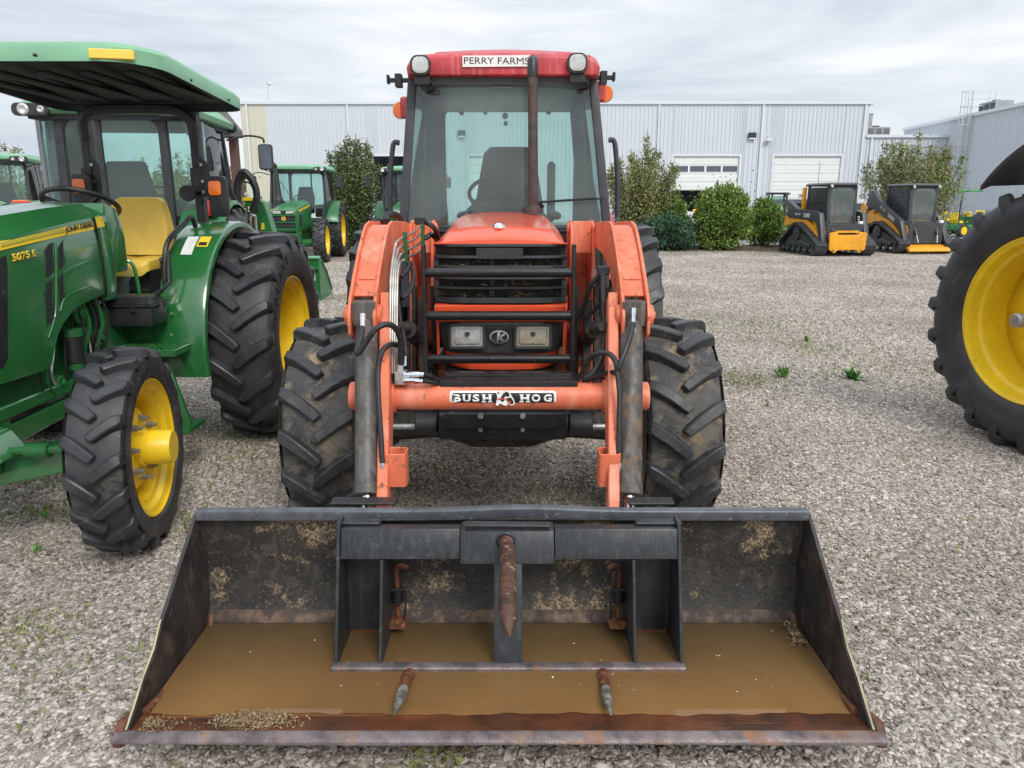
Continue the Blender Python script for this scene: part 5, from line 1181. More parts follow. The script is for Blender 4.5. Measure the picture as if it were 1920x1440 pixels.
# upright plates (triangular gussets seen edge on)
def plate(x, tk, ztop, mt='spear_black'):
    g = G(); g.prism([(yf(.122), .122), (yf(ztop)-.004, ztop), (yf(ztop)+.06, ztop), (2.45, .30), (2.43, .122)], 'X', x-tk/2, x+tk/2); return SB(g, 'side_gusset', mt, bevel=.002)
plate(x0, .011, zt1+.02); plate(x1, .011, zt1+.02); xi0, xi1 = at(714, 1150, 2.24).x, at(1190, 1150, 2.24).x
plate(xi0, .010, zt0-.002); plate(xi1, .010, zt0-.002)
for a, b in ((x0+.006, xi0-.006), (xi1+.006, x1-.006)):
    g = G(); g.bb((a, 2.395, .155), (b, 2.405, zt0+.04)); SB(g, 'back_panel', 'spear_black'); g = G(); g.bb((a, 2.392, .13), (b, 2.408, .154)); SB(g, 'rusty_foot', 'rust')
# centre upright
a, b = at(926, 1150, 2.24).x, at(979, 1150, 2.24).x
g = G(); g.add([(x, y, z) for x in (a, b) for y, z in ((yf(.15)+.0, .145), (yf(zt0), zt0-.004), (yf(zt0)+.05, zt0-.004), (yf(.15)+.05, .145))], [(0, 1, 2, 3), (7, 6, 5, 4), (0, 4, 5, 1), (1, 5, 6, 2), (2, 6, 7, 3), (3, 7, 4, 0)]); SB(g, 'centre_post', 'spear_black', bevel=.004, seg=2)
g = G(); g.bb((a-.003, 2.175, .128), (b+.003, 2.225, .146)); SB(g, 'post_foot', 'rust_bright')
# bottom bar: angle iron
xl, xr = at(620, 1255, 2.17).x, at(1287, 1255, 2.17).x
g = G(); g.prism([(2.165, .128), (2.165, .150), (2.17, .156), (2.20, .157), (2.20, .150), (2.178, .148), (2.178, .128)], 'X', xl, xr); SB(g, 'bottom_bar', 'cutting_edge', bevel=.002)
# main spike: forged, ridged
p0 = Vector((at(948, 1015, 2.31).x, 2.315, .527)); tip = Vector((at(957, 1195, 1.72).x, 1.72, at(957, 1195, 1.72).z)); pts = []; rs = []; nr = 46
for k in range(nr+1):
    f = k/nr; q = p0.lerp(tip, f)+Vector((.004*math.sin(f*6), 0, .012*math.sin(PI*f))); r = .0225+.0030*f+.0010*math.sin(f*190)
    if f > .84: r *= max(.07, ((1-f)/.16)**.72)
    pts.append(q); rs.append(r)
g = G(); g.tube(pts, rs, 20)
mat('spear_rust', (.13, .062, .038), .42, .3, var=.4, vs=18, col2=(.05, .028, .02), dirt=((.28, .16, .10), .2, 34), bump=(70, .45))
SB(g, 'spear', 'spear_rust')
g = G(); g.lathe([(0, .030), (-.008, .032), (-.012, .028), (0, .027)], (p0.x, p0.y-.002, p0.z), 'Y', 24); SB(g, 'spear_collar', 'spear_black', blk)
for (pa_, pt) in (((768, 1262, 2.165), (738, 1341, 1.90)), ((1130, 1262, 2.165), (1145, 1341, 1.90))):
    A3 = at(*pa_); B3 = at(*pt); B3.z = max(B3.z, .175); pts = []; rs = []
    for k in range(20):
        f = k/19; pts.append(A3.lerp(B3, f)); r = .0175-.003*f
        if f > .6: r *= max(.12, ((1-f)/.4)**.6)
        rs.append(r)
    g = G(); g.tube(pts[:9], rs[:9], 14); so_ = SB(g, 'short_spike', 'rust'); g = G(); g.tube(pts[8:], rs[8:], 14); SB(g, 'spike_tip', 'tip_worn', so_)
    g = G(); c_ = pts[2]; g.tube([pts[1], pts[3]], .021, 14); SB(g, 'spike_collar', 'rust', so_, bevel=.002)
# latch rods
for s, px in ((1, 745), (-1, 1160)):
    p = at(px, 1110, 2.42); g = G(); z9 = at(px, 1060, 2.42).z
    g.tube(curve([(p.x+s*.045, 2.40, z9), (p.x+s*.012, 2.41, z9+.003), (p.x, 2.42, z9-.02), (p.x, 2.42, z9-.08), (p.x+.0, 2.42, .19)], 6), .0085, 10); rd = SB(g, 'latch_rod', 'rust')
    g = G(); g.cyl((p.x, 2.42, .245), (p.x, 2.42, .30), .021, n=16); SB(g, 'rod_sleeve', 'black', rd, bevel=.002)
    g = G(); g.tube(curve([(p.x-.028, 2.40, .30), (p.x-.03, 2.40, .25), (p.x-.025, 2.40, .19)], 4), .004, 6); g.tube(curve([(p.x+.028, 2.40, .30), (p.x+.03, 2.40, .25), (p.x+.025, 2.40, .19)], 4), .004, 6); g.tube([(p.x-.028, 2.40, .30), (p.x+.028, 2.40, .30)], .004, 6); SB(g, 'latch_bracket', 'black', rd)
    g = G(); g.bb((p.x-.035, 2.36, .176), (p.x+.03, 2.43, .184)); SB(g, 'latch_shelf', 'rust_bright')
# ------------------------------------------------------------------ green open tractor with canopy (left)
def onx(px, py, X):
    t = X*1440/(px-960); v = (720-py)/1440
    return (t*(cp+v*sp), H+t*(-sp+v*cp))
RA = Vector((-2.52, 5.31, 0)); CA = -2.52
ga = thing('green_open_tractor', 'green open platform tractor with canopy, yellow seat and yellow front hub', 'tractor', RA)
def A_(g, name, mt, parent=ga, **k): return g.build(name, M[mt], parent, off=RA, **k)
for s, rz in ((1, .14), (-1, .14)):
    w = wheel(ga, 'front_wheel', (s*.735, 3.42-5.31, .478), .478, .25, .30, 17, s, 'yellow', 'tyre', 'lug_dark', 'front', lh=.036, lw=.042, rot=.1, disc_x=-.03); w.rotation_euler = (.2, 0, rz)
    wheel(ga, 'rear_wheel', (s*.82, 0, .70), .70, .43, .375, 18, s, 'yellow', 'tyre', 'lug_dark', 'rear', lh=.045, lw=.052, rot=.0, disc_x=-.10)
XH = -2.235; XL = 2*CA-XH
# hood top: shoulder and crown
secs = []
for y, zs, zc_h, w in ((2.72, 1.22, 1.26, .20), (2.80, 1.32, 1.39, .26), (3.1, 1.385, 1.475, .282), (3.5, 1.44, 1.545, .285), (4.0, 1.495, 1.585, .285), (4.33, 1.52, 1.60, .285)):
    P = [(-w, zs-.03), (-w+.006, zs+.004), (-w*.86, zs+(zc_h-zs)*.30), (-w*.62, zs+(zc_h-zs)*.62), (-w*.55, zs+(zc_h-zs)*.80), (-w*.25, zc_h-.008), (0, zc_h)]
    P = P+[(-x, z) for x, z in reversed(P[:-1])]; secs.append([(CA+x, y, z) for x, z in P])
g = G(); g.loft(secs); hd = A_(g, 'hood', 'green', bevel=0, ang=25)
side = [(-200, 560), (0, 471), (90, 448), (175, 430), (181, 440), (190, 480), (196, 520), (198, 552), (172, 563), (150, 574), (134, 588), (120, 606), (110, 628), (103, 655), (99, 680), (90, 693), (72, 699), (0, 722), (-200, 780)]
for X, d in ((XH, -.02), (XL, .02)):
    g = G(); poly = [onx(px, py, XH) for px, py in side]; g.prism(poly, 'X', X, X+d); sp_l = A_(g, 'side_panel', 'green', hd, bevel=.006, seg=2)
    st = [(-200, 536), (0, 451), (60, 436), (120, 421), (174, 409.5), (176, 430.5), (120, 442), (60, 455.5), (0, 470), (-200, 559)]
    g = G(); s_ = 1 if X == XH else -1
    up_ = [onx(px, py, XH) for px, py in st[:5]]; lo_ = [onx(px, py, XH) for px, py in st[5:]][::-1]
    g.sheet([[(X-s_*.008, y, z) for y, z in up_], [(X+s_*.002, (a[0]+b[0])/2, (a[1]+b[1])/2) for a, b in zip(up_, lo_)], [(X+s_*.003, y, z) for y, z in lo_]], th=(-s_*.01, 0, 0)); A_(g, 'yellow_stripe', 'yellow', hd, bevel=.001)
    for f_ in (.22, .36, .50, .64):
        g = G(); pts = [(X-s_*.008+s_*.0115*min(1, f_*2)+s_*.001, a[0]*(1-f_)+b[0]*f_, a[1]*(1-f_)+b[1]*f_) for a, b in zip(up_, lo_)]
        g.tube(pts[1:4] if True else pts, .0011, 4); A_(g, 'stripe_line', 'green_far', hd)
    g = G(); g.prism([onx(px, py, XH) for px, py in ((179, 407.5), (191, 406), (197, 424), (181, 428))], 'X', X-s_*.01, X+s_*.001); A_(g, 'yellow_stripe', 'yellow', hd)
    # vent slots with slats
    for vp in (((99, 454), (97, 514), (86, 521), (85, 471), (89, 460)), ((98, 526), (97, 570), (88, 614), (86, 533)), ((118, 450), (117, 500), (111, 507), (110, 462)), ((118, 512), (117, 550), (112, 571), (111, 519))):
        g = G(); g.prism([onx(px, py, XH) for px, py in vp], 'X', X+s_*.0005, X+s_*.002); vt = A_(g, 'hood_vent', 'black', hd)
        ys_ = [onx(px, py, XH) for px, py in vp]; ya, yb = min(p[0] for p in ys_), max(p[0] for p in ys_); za, zb2 = min(p[1] for p in ys_)+.03, max(p[1] for p in ys_)-.02
        g = G(); z = za
        while z < zb2: g.box((X+s_*.003, (ya+yb)/2, z), (.004, (yb-ya)*.75, .004), (0.5, 0, 0)); z += .014
        o = A_(g, 'vent_slats', 'dark_plastic', vt, smooth=False); o['kind'] = 'stuff'
    # pressed ribs in the panel
    for rp in (((122, 509), (140, 498), (165, 487), (168, 489), (142, 502), (122, 515)), ((86, 524), (100, 514), (101, 519), (87, 530)),):
        g = G(); g.prism([onx(px, py, XH) for px, py in rp], 'X', X, X+s_*.006); A_(g, 'panel_rib', 'green', hd, bevel=.003, seg=2)
    g = G(); g.tube(curve([(X+s_*.002, *onx(px, py, XH)) for px, py in ((112, 584), (120, 560), (140, 547), (166, 538))], 5), .006, 6); A_(g, 'panel_rib', 'green', hd)
    g = G(); g.tube(curve([(X+s_*.002, *onx(px, py, XH)) for px, py in ((90, 634), (99, 606), (104, 570), (104, 470), (104, 455))], 5), .005, 6); A_(g, 'panel_rib', 'green', hd)
    g = G(); g.prism([onx(px, py, XH) for px, py in ((-200, 590), (10, 478), (13, 500), (14, 670), (6, 690), (-200, 740))], 'X', X+s_*.0005, X+s_*.003); A_(g, 'side_screen', 'black', hd, bevel=.001)
# lettering on the panel facing the camera (reads along the side: text plane faces +x)
def sidetext(s, pa, pb, hpx, mt, off=.01):
    a = onx(*pa, XH); b = onx(*pb, XH); L_ = math.hypot(b[0]-a[0], b[1]-a[1]); an = math.atan2(b[1]-a[1], b[0]-a[0])
    t = abs((XH)*1440/(960-(pa[0]+pb[0])/2)); hh = hpx*t/1440
    o = text('model_lettering' if s[0] == '5' else 'hood_lettering', s, L_, hh, M[mt], hd, Vector((XH+.0065, (a[0]+b[0])/2, (a[1]+b[1])/2))-RA, (0, 0, 0), offset=off, ext=.0015)
    # text x -> +Y, text y -> +Z, normal -> +X
    m_ = Matrix(((0, 0, 1), (1, 0, 0), (0, 1, 0))).to_4x4(); o.rotation_euler = (Matrix.Rotation(an, 4, 'X') @ m_).to_euler(); return o
sidetext('JOHN DEERE', (120, 433), (173, 420.5), 13, 'black_print', .03)
sidetext('5075', (20, 484), (54, 476.5), 15, 'yellow_print', .04); sidetext('E', (58, 475.5), (64, 474), 13, 'yellow_print', .03)
# black seam between hood and cowl
for X, s_ in ((XH, 1), (XL, -1)):
    g = G(); g.tube([(X+s_*.001, *onx(px, py, XH)) for px, py in ((176, 408), (181, 430), (189, 475), (197, 520), (200, 553))], .006, 5); A_(g, 'rubber_seal', 'black', hd)
# cowl
g = G(); poly = [onx(px, py, XH) for px, py in ((181, 405), (189, 402), (197, 424), (208, 450), (217, 478), (221, 500), (221, 560), (204, 564), (203, 545), (196, 490))]
g.prism(poly, 'X', XH-.005, XL+.005); A_(g, 'cowl', 'green', bevel=.01, seg=2)
g = G(); g.prism([(4.32, 1.50), (4.36, 1.595), (4.50, 1.56), (4.56, 1.40), (4.56, 1.2), (4.32, 1.2)], 'X', XH-.02, XL+.02); A_(g, 'dash_console', 'green', bevel=.02, seg=2)
g = G(); c = Vector((CA-.06, 4.72, 1.585)); ring = [Vector((c.x+.205*math.cos(a), c.y+.19*math.sin(a), c.z-.085*math.sin(a))) for a in np.linspace(0, 2*PI, 37)]
g.tube(ring, .0155, 10, caps=False); sw_ = A_(g, 'steering_wheel', 'black')
g = G(); cc = c+Vector((0, -.02, -.05))
for a in (PI*.5, PI*1.17, PI*1.83): g.tube([cc, (c.x+.2*math.cos(a), c.y+.185*math.sin(a), c.z-.085*math.sin(a))], [.02, .011], 6)
g.cyl(cc+Vector((0, 0, .01)), cc+Vector((0, -.12, -.24)), .045, .06, n=12); A_(g, 'steering_column', 'black', sw_)
# seat
sxc = -2.50; g = G()
def ss(z, y, w, d=.05): return [(sxc-w, y+.02, z), (sxc-w*.9, y-d, z), (sxc-w*.3, y-d*.6, z), (sxc+w*.3, y-d*.6, z), (sxc+w*.9, y-d, z), (sxc+w, y+.02, z), (sxc+w*.8, y+.07, z), (sxc-w*.8, y+.07, z)]
g.loft([ss(1.25, 5.20, .20), ss(1.30, 5.23, .225), ss(1.42, 5.26, .225), ss(1.52, 5.28, .20), ss(1.60, 5.29, .175, .04), ss(1.625, 5.30, .13, .02)]); se = A_(g, 'seat_back', 'yellow_seat', bevel=.012, seg=3)
g = G()
g.loft([[(sxc-w, y, z-.07), (sxc-w, y, z), (sxc-w*.5, y, z+.0), (sxc, y, z-.012), (sxc+w*.5, y, z), (sxc+w, y, z), (sxc+w, y, z-.07)] for y, w, z in ((4.88, .16, 1.20), (4.91, .20, 1.235), (5.1, .215, 1.24), (5.25, .21, 1.255))]); A_(g, 'seat_cushion', 'yellow_seat', bevel=.014, seg=3)
g = G(); g.bb((sxc-.16, 4.98, 1.02), (sxc+.16, 5.26, 1.17)); g.bb((sxc-.2, 5.0, .78), (sxc+.2, 5.3, 1.03)); A_(g, 'seat_suspension', 'black', bevel=.01)
g = G(); g.bb((sxc+.22, 5.02, 1.14), (sxc+.27, 5.28, 1.22)); g.tube([(sxc+.25, 5.0, 1.2), (sxc+.27, 4.94, 1.24)], [.012, .02], 8); A_(g, 'control_lever', 'black', bevel=.008)
# rops
pL, pR = at(171, 330, 5.48).x, at(373, 330, 5.48).x
for xx in (pL, pR):
    g = G(); g.bb((xx-.028, 5.44, .95), (xx+.028, 5.52, 2.19)); rp = A_(g, 'rops_post', 'dark_plastic', bevel=.006)
    g = G(); g.bb((xx-.034, 5.415, 1.66), (xx+.036, 5.54, 1.82)); g.prism([(5.40, 1.60), (5.40, 1.86), (5.43, 1.90), (5.5, 1.86), (5.5, 1.60)], 'X', xx+.036, xx+.046); g.prism([(xx+.03, 1.62), (xx+.03, 1.90), (xx+.06, 1.885), (xx+.10, 1.84), (xx+.10, 1.64)], 'Y', 5.41, 5.42); A_(g, 'hinge_bracket', 'dark_plastic', rp, bevel=.003)
    for z in (1.66, 1.73, 1.84): g = G(); g.cyl((xx+.05, 5.42, z), (xx+.05, 5.40, z), .011, n=8); A_(g, 'bolt', 'steel', rp)
g = G(); g.tube(curve([(pL, 5.46, 2.0), (pL+.01, 5.44, 2.12), (pL+.08, 5.42, 2.185), (pL+.2, 5.42, 2.2), (pR-.2, 5.42, 2.2), (pR-.08, 5.42, 2.185), (pR-.01, 5.44, 2.12), (pR, 5.46, 2.0)], 5), .034, 8); A_(g, 'rops_crossbar', 'dark_plastic')
# raised maker's lettering on the rear tyre's sidewall
rwl = [o for o in bpy.data.objects if o.parent == ga and o.name.startswith('rear_wheel') and o.location.x > 0][0]
for k, ch in enumerate('GALAXY'):
    th_ = math.radians(-68+9.5*k); rr_ = .562
    o = text('sidewall_lettering', ch, .062, .062, M['black_print'], rwl, (.2155, rr_*math.sin(th_), rr_*math.cos(th_)), (0, 0, 0), offset=0, ext=.003)
    o.rotation_euler = Matrix(((0, 0, 1), (math.cos(th_), math.sin(th_), 0), (-math.sin(th_), math.cos(th_), 0))).to_euler()
# canopy: shell with rounded corners and rim band
def outl(y0, y1, x0, x1, r, bul, n=5):
    P = []
    for (cx_, cy_, a0) in ((x1-r, y0+r, -PI/2), (x1-r*.6, y1-r*.6, 0), (x0+r*.6, y1-r*.6, PI/2), (x0+r, y0+r, PI)):
        rr = r if cy_ < (y0+y1)/2 else r*.6
        for k in range(n+1):
            a = a0+PI/2*k/n; P.append((cx_+rr*math.cos(a), cy_+rr*math.sin(a)))
    return [(x, y-(bul*(1-((x-(x0+x1)/2)/((x1-x0)/2))**2) if y < y0+r*.9 else 0)) for x, y in P]
cx0, cx1, cy0, cy1 = -3.06, -1.815, 4.13, 5.53
def cz(y): return 2.275+(y-4.13)/(5.53-4.13)*(2.19-2.275)
o1 = outl(cy0, cy1, cx0, cx1, .22, .07); o2 = outl(cy0+.02, cy1-.02, cx0+.02, cx1-.02, .22, .07); o3 = outl(cy0+.15, cy1-.15, cx0+.15, cx1-.15, .2, .06)
g = G(); g.loft([[(x, y, cz(y)) for x, y in o1], [(x, y, cz(y)+.07) for x, y in o1], [(x, y, cz(y)+.095) for x, y in o2], [(x, y, cz(y)+.115) for x, y in o3], [(x*.5+.5*(cx0+cx1)/2, y*.5+.5*(cy0+cy1)/2, cz(y)+.125) for x, y in o3]], caps=False)
n_ = len(o1); g.f.append(tuple(range(4*n_, 5*n_)))
cn = A_(g, 'canopy', 'canopy_green', ang=40)
g = G(); o4 = outl(cy0+.012, cy1-.012, cx0+.012, cx1-.012, .21, .07); g.loft([[(x, y, cz(y)+.002) for x, y in o1], [(x, y, cz(y)+.004) for x, y in o4], [(x, y, cz(y)+.045) for x, y in o2]], caps=False); m_ = len(o1); g.f.append(tuple(range(2*m_, 3*m_))); A_(g, 'canopy_lining', 'canopy_under', cn, ang=30)
for k, x in enumerate(np.linspace(-2.9, -1.98, 5)):
    g = G(); g.bb((x-.03, 4.25, 2.235), (x+.03, 5.35, 2.262)); o = A_(g, 'canopy_rib', 'canopy_under', cn, bevel=.01); o.data.transform(Matrix.Translation((0, 0, 0)))
a, b = at(166, 103, 4.08), at(243, 88, 4.08); g = G(); g.box(((a.x+b.x)/2, 4.105, (a.z+b.z)/2-.012), (b.x-a.x, .03, .046), (0, 0, .22)); A_(g, 'yellow_reflector', 'yellow_seat', cn, bevel=.004)
for x, y in ((-2.35, 4.055), (-2.7, 4.06), (-1.818, 4.62), (-1.818, 5.2)):
    g = G(); g.cyl((x-.006, y-.006, cz(y)+.02), (x+.008, y+.006, cz(y)+.02), .008, n=8); A_(g, 'canopy_bolt', 'black', cn)
# lights on the posts
def lampbox(px, py, Y, sgn):
    p = at(px, py, Y); g = G(); g.prism(rrect(p.x+.01, p.z-.03, .125, .27, .03), 'Y', Y, Y+.05); lb = A_(g, 'lamp_housing', 'black', bevel=.008, seg=2)
    g = G(); g.prism(rrect(p.x, p.z+.025, .085, .095, .02), 'Y', Y-.015, Y); A_(g, 'amber_lens', 'beacon_amber', lb, bevel=.006, seg=2)
lampbox(404, 360, 5.35, 1); lampbox(150, 356, 5.35, -1)
p = at(350, 362, 5.3); g = G(); g.lathe([(0, .001), (-.005, .05), (.02, .056), (.035, .03), (.036, .001)], (p.x, 5.3, p.z), 'Y', 20); g.tube([(p.x, 5.32, p.z), (pR, 5.45, p.z)], .012, 6); A_(g, 'round_mirror', 'black')
# fenders
for s in (1, -1):
    def fx(x): return CA+s*(x-CA)
    rows = []; th = np.linspace(-.18, PI*.80, 22)
    for a in th:
        y, z = 5.31-.76*math.cos(a), .70+.76*math.sin(a)
        rows.append([(fx(x), y+dy*math.cos(a), z+dz_*math.sin(a)) for x, dy, dz_ in ((-2.13, 0, 0), (-2.08, -.006, .006), (-1.86, -.008, .008), (-1.845, -.0, 0), (-1.84, .025, -.025))])
    g = G(); g.sheet(rows, th=(0, 0, -.006)); fd = A_(g, 'fender', 'green', ang=50)
    g = G(); g.add([(fx(-2.13), 5.31-.755*math.cos(a), .70+.755*math.sin(a)) for a in np.linspace(-.1, PI*.8, 16)]+[(fx(-2.13), 5.9, .8), (fx(-2.13), 4.75, .62)], [tuple(range(18))]); g.add([(fx(-2.12), 5.31-.755*math.cos(a), .70+.755*math.sin(a)) for a in np.linspace(-.1, PI*.8, 16)]+[(fx(-2.12), 5.9, .8), (fx(-2.12), 4.75, .62)], [tuple(range(18))]); A_(g, 'fender_wall', 'green', fd)
    g = G(); a = PI*.36; rows = [[(fx(x), 5.31-(.77)*math.cos(t_), .70+(.77)*math.sin(t_)) for x in (-1.97, -1.90)] for t_ in np.linspace(PI*.30, PI*.345, 4)]; g.sheet(rows, th=(0, -.001, .001)); A_(g, 'warning_decal', 'yellow_print', fd)
    g = G(); rows = [[(fx(x), 5.31-(.7715)*math.cos(t_), .70+(.7715)*math.sin(t_)) for x in (-1.96, -1.91)] for t_ in np.linspace(PI*.305, PI*.318, 3)]; g.sheet(rows, th=(0, -.001, .001)); A_(g, 'decal_print', 'black_print', fd)
    g = G(); rows = [[(fx(x), 5.31-(.770)*math.cos(t_), .70+(.770)*math.sin(t_)) for x in (-2.05, -1.98)] for t_ in np.linspace(PI*.27, PI*.345, 4)]; g.sheet(rows, th=(0, -.001, .001)); A_(g, 'warning_decal', 'sticker_worn', fd)
    g = G(); pts = [(fx(-2.10), 4.66, 1.02), (fx(-2.10), 4.68, 1.22), (fx(-2.09), 4.74, 1.36), (fx(-2.07), 4.95, 1.46), (fx(-2.06), 5.04, 1.50), (fx(-2.06), 5.10, 1.44)]; g.tube(curve(pts, 5), .016, 8); A_(g, 'grab_rail', 'black')
# hand arch, clear shield and tool box
def tA(px, py, Y): return at(px, py, Y)
g = G(); g.tube(curve([tA(214, 560, 4.55), tA(212, 515, 4.56), tA(217, 493, 4.57), tA(232, 487, 4.57), tA(249, 497, 4.58), tA(258, 530, 4.58), tA(263, 560, 4.58)], 5), .0115, 8); A_(g, 'hand_arch', 'green')
g = G(); P = [tA(px, py, 4.53) for px, py in ((219, 562), (217, 505), (226, 496), (242, 499), (249, 512), (246, 520), (241, 528), (243, 562))]; g.prism([(p.x, p.z) for p in P], 'Y', 4.53, 4.534); A_(g, 'clear_shield', 'clear_plastic')
a, b = tA(196, 611, 4.36), tA(286, 575, 4.36); g = G(); g.bb((a.x, 4.34, a.z), (b.x, 4.54, b.z)); tb = A_(g, 'tool_box', 'black', bevel=.012, seg=2)
g = G(); zt2 = tA(240, 575, 4.36).z; g.bb((a.x-.01, 4.33, zt2-.004), (b.x+.01, 4.55, zt2+.012)); g.loft([[(a.x-.004, 4.335, zt2+.012), (b.x+.004, 4.335, zt2+.012), (b.x+.004, 4.545, zt2+.012), (a.x-.004, 4.545, zt2+.012)], [(a.x+.04, 4.37, zt2+.055), (b.x-.03, 4.37, zt2+.055), (b.x-.03, 4.52, zt2+.055), (a.x+.04, 4.52, zt2+.055)]]); A_(g, 'box_lid', 'black', tb, bevel=.005)
g = G(); g.bb(((a.x+b.x)/2+.03, 4.322, zt2-.03), ((a.x+b.x)/2+.06, 4.335, zt2+.03)); A_(g, 'lid_latch', 'black', tb, bevel=.003)
# platform, body and steps
g = G(); g.bb((-2.95, 4.45, .72), (-2.10, 5.35, .78)); A_(g, 'platform', 'green_dirty')
g = G(); g.bb((-2.75, 4.30, .50), (-2.29, 5.3, 1.02)); A_(g, 'transmission', 'green_dirty', bevel=.02)
g = G(); g.bb((-2.30, 4.56, .55), (-2.13, 4.59, .98)); g.bb((-2.20, 4.58, .70), (-2.10, 5.0, .98)); sp3 = A_(g, 'side_shield', 'green')
for (px, py) in ((283, 588), (322, 588), (322, 627), (284, 611), (208, 640), (215, 639)):
    p = tA(px, py, 4.56); g = G(); g.cyl((p.x, 4.565, p.z), (p.x, 4.553, p.z), .008, n=10); A_(g, 'bolt', 'steel', sp3)
g = G(); p, q = tA(290, 655, 4.45), tA(345, 648, 4.45); g.bb((-2.15, 4.32, p.z-.02), (-1.93, 4.6, p.z+.02)); A_(g, 'step', 'green', bevel=.004)
g = G()
for x in np.linspace(-2.13, -1.95, 5):
    for y in (4.36, 4.42, 4.48, 4.54): g.cyl((x, y, p.z+.018), (x, y, p.z+.026), .009, n=8)
o = A_(g, 'step_studs', 'green'); o['kind'] = 'stuff'
g = G(); a = tA(325, 668, 4.42); g.prism([(-2.06, .66), (-1.99, .66), (-1.90, .33), (-1.90, .27), (-2.02, .27), (-2.02, .30), (-1.965, .33)], 'Y', 4.36, 4.39); g.bb((-2.05, 4.3, .27), (-1.89, 4.55, .30)); A_(g, 'lower_step', 'green', bevel=.003)
g = G(); g.tube([tA(285, 560, 4.5), tA(303, 545, 4.5)], .012, 6); g.tube([tA(303, 545, 4.5), tA(318, 530, 4.55), tA(316, 470, 4.6)], .012, 6); g.tube([tA(302, 575, 4.45), tA(302, 565, 4.45)], [.03, .022], 10); A_(g, 'shift_lever', 'black')
for k in range(9):
    x0_ = -2.29+.012*math.sin(k*2.1); y = 3.62+.075*k
    g = G(); g.tube(curve([(x0_, y, 1.12), (x0_+.015*math.sin(k), y+.05*math.cos(k*1.7), 1.0), (x0_-.01, y+.04, .9), (x0_+.01, y-.05*math.sin(k), .76), (x0_, y+.02, .66)], 5), .005+.002*(k % 3), 6); A_(g, 'engine_hose', ('hose', 'green_dirty', 'steel', 'hose')[k % 4])
for y, z, r in ((3.72, .98, .05), (4.05, 1.02, .06), (4.22, .86, .045), (3.80, .70, .04)):
    g = G(); g.cyl((-2.36, y, z), (-2.285, y, z), r, n=16); g.cyl((-2.285, y, z), (-2.27, y, z), r*.45, n=10); A_(g, 'engine_cover', 'green_dirty', bevel=.004)
for y, z in ((4.52, .95), (4.70, .96), (4.9, .95), (4.75, .74), (4.95, .74)):
    g = G(); g.cyl((-2.128, y, z), (-2.118, y, z), .009, n=8); A_(g, 'bolt', 'steel')
# engine, frame and front axle
g = G(); g.bb((-2.70, 3.0, .62), (-2.34, 4.35, 1.18)); A_(g, 'engine', 'green_dirty', bevel=.02)
g = G(); g.cyl((-2.28, 3.93, .78), (-2.28, 3.93, .92), .048, n=18); fl = A_(g, 'oil_filter', 'black', bevel=.005); g = G(); g.cyl((-2.28, 3.93, .92), (-2.28, 3.93, .955), .052, n=18); g.cyl((-2.28, 3.93, .745), (-2.28, 3.93, .78), .04, n=18); A_(g, 'filter_head', 'green_dirty', fl)
for k in range(5):
    g = G(); x0_ = -2.30+.006*k; y = 4.02+.055*k; g.tube(curve([(x0_, y, 1.1), (x0_+.02, y+.02, .95), (x0_-.01, y-.01, .8), (x0_, y+.04, .62)], 5), .008+.003*(k % 2), 6); A_(g, 'engine_hose', 'green_dirty' if k % 2 else 'hose')
g = G(); g.bb((-2.36, 3.1, .64), (-2.28, 4.0, .70)); g.prism([(2.9, .56), (2.9, .70), (3.3, .74), (3.36, .68), (3.38, .60), (4.3, .62), (4.3, .54), (3.3, .50)], 'X', -2.33, -2.29); A_(g, 'frame_rail', 'green', bevel=.006)
g = G(); g.prism([(3.0, .42), (3.0, .66), (3.12, .68), (3.2, .60), (3.24, .42)], 'X', -2.34, -2.26); fb = A_(g, 'axle_bracket', 'green', bevel=.006)
for y, z in ((3.06, .60), (3.06, .50), (3.15, .56)): g = G(); g.cyl((-2.259, y, z), (-2.256, y, z), .014, n=12); A_(g, 'bracket_hole', 'black', fb)
g = G(); g.loft([[(x, 3.32-d, z0), (x, 3.32+d, z0), (x, 3.32+d*.8, z1), (x, 3.32-d*.8, z1)] for x, d, z0, z1 in ((-3.1, .07, .40, .52), (-2.7, .10, .34, .50), (-2.52, .12, .32, .50), (-2.34, .10, .35, .51), (-1.98, .07, .42, .54), (-1.92, .08, .40, .58))]); A_(g, 'front_axle', 'green', bevel=.02, seg=3)
g = G(); g.prism([(-2.32, .50), (-2.30, .62), (-2.24, .61), (-2.17, .51)], 'Y', 3.10, 3.30); A_(g, 'axle_gusset', 'green', bevel=.01)
g = G(); g.cyl((-2.2, 3.20, .535), (-2.05, 3.20, .54), .018, n=10); g.cyl((-2.12, 3.20, .538), (-2.02, 3.20, .54), .034, n=12); g.cyl((-2.04, 3.2, .54), (-1.9, 3.2, .545), .02, n=10); A_(g, 'steering_rod', 'green_dirty')
g = G(); g.cyl((-1.95, 3.40, .505), (-1.80, 3.40, .505), .10, n=18); g.cyl((-3.09, 3.40, .505), (-3.2, 3.40, .505), .10, n=18); A_(g, 'axle_hub', 'green_dirty')
g = G(); g.cyl((-3.2, 5.31, .70), (-1.85, 5.31, .70), .11, n=16); g.bb((-2.72, 5.15, .5), (-2.32, 5.55, .95)); A_(g, 'rear_axle', 'green_dirty')

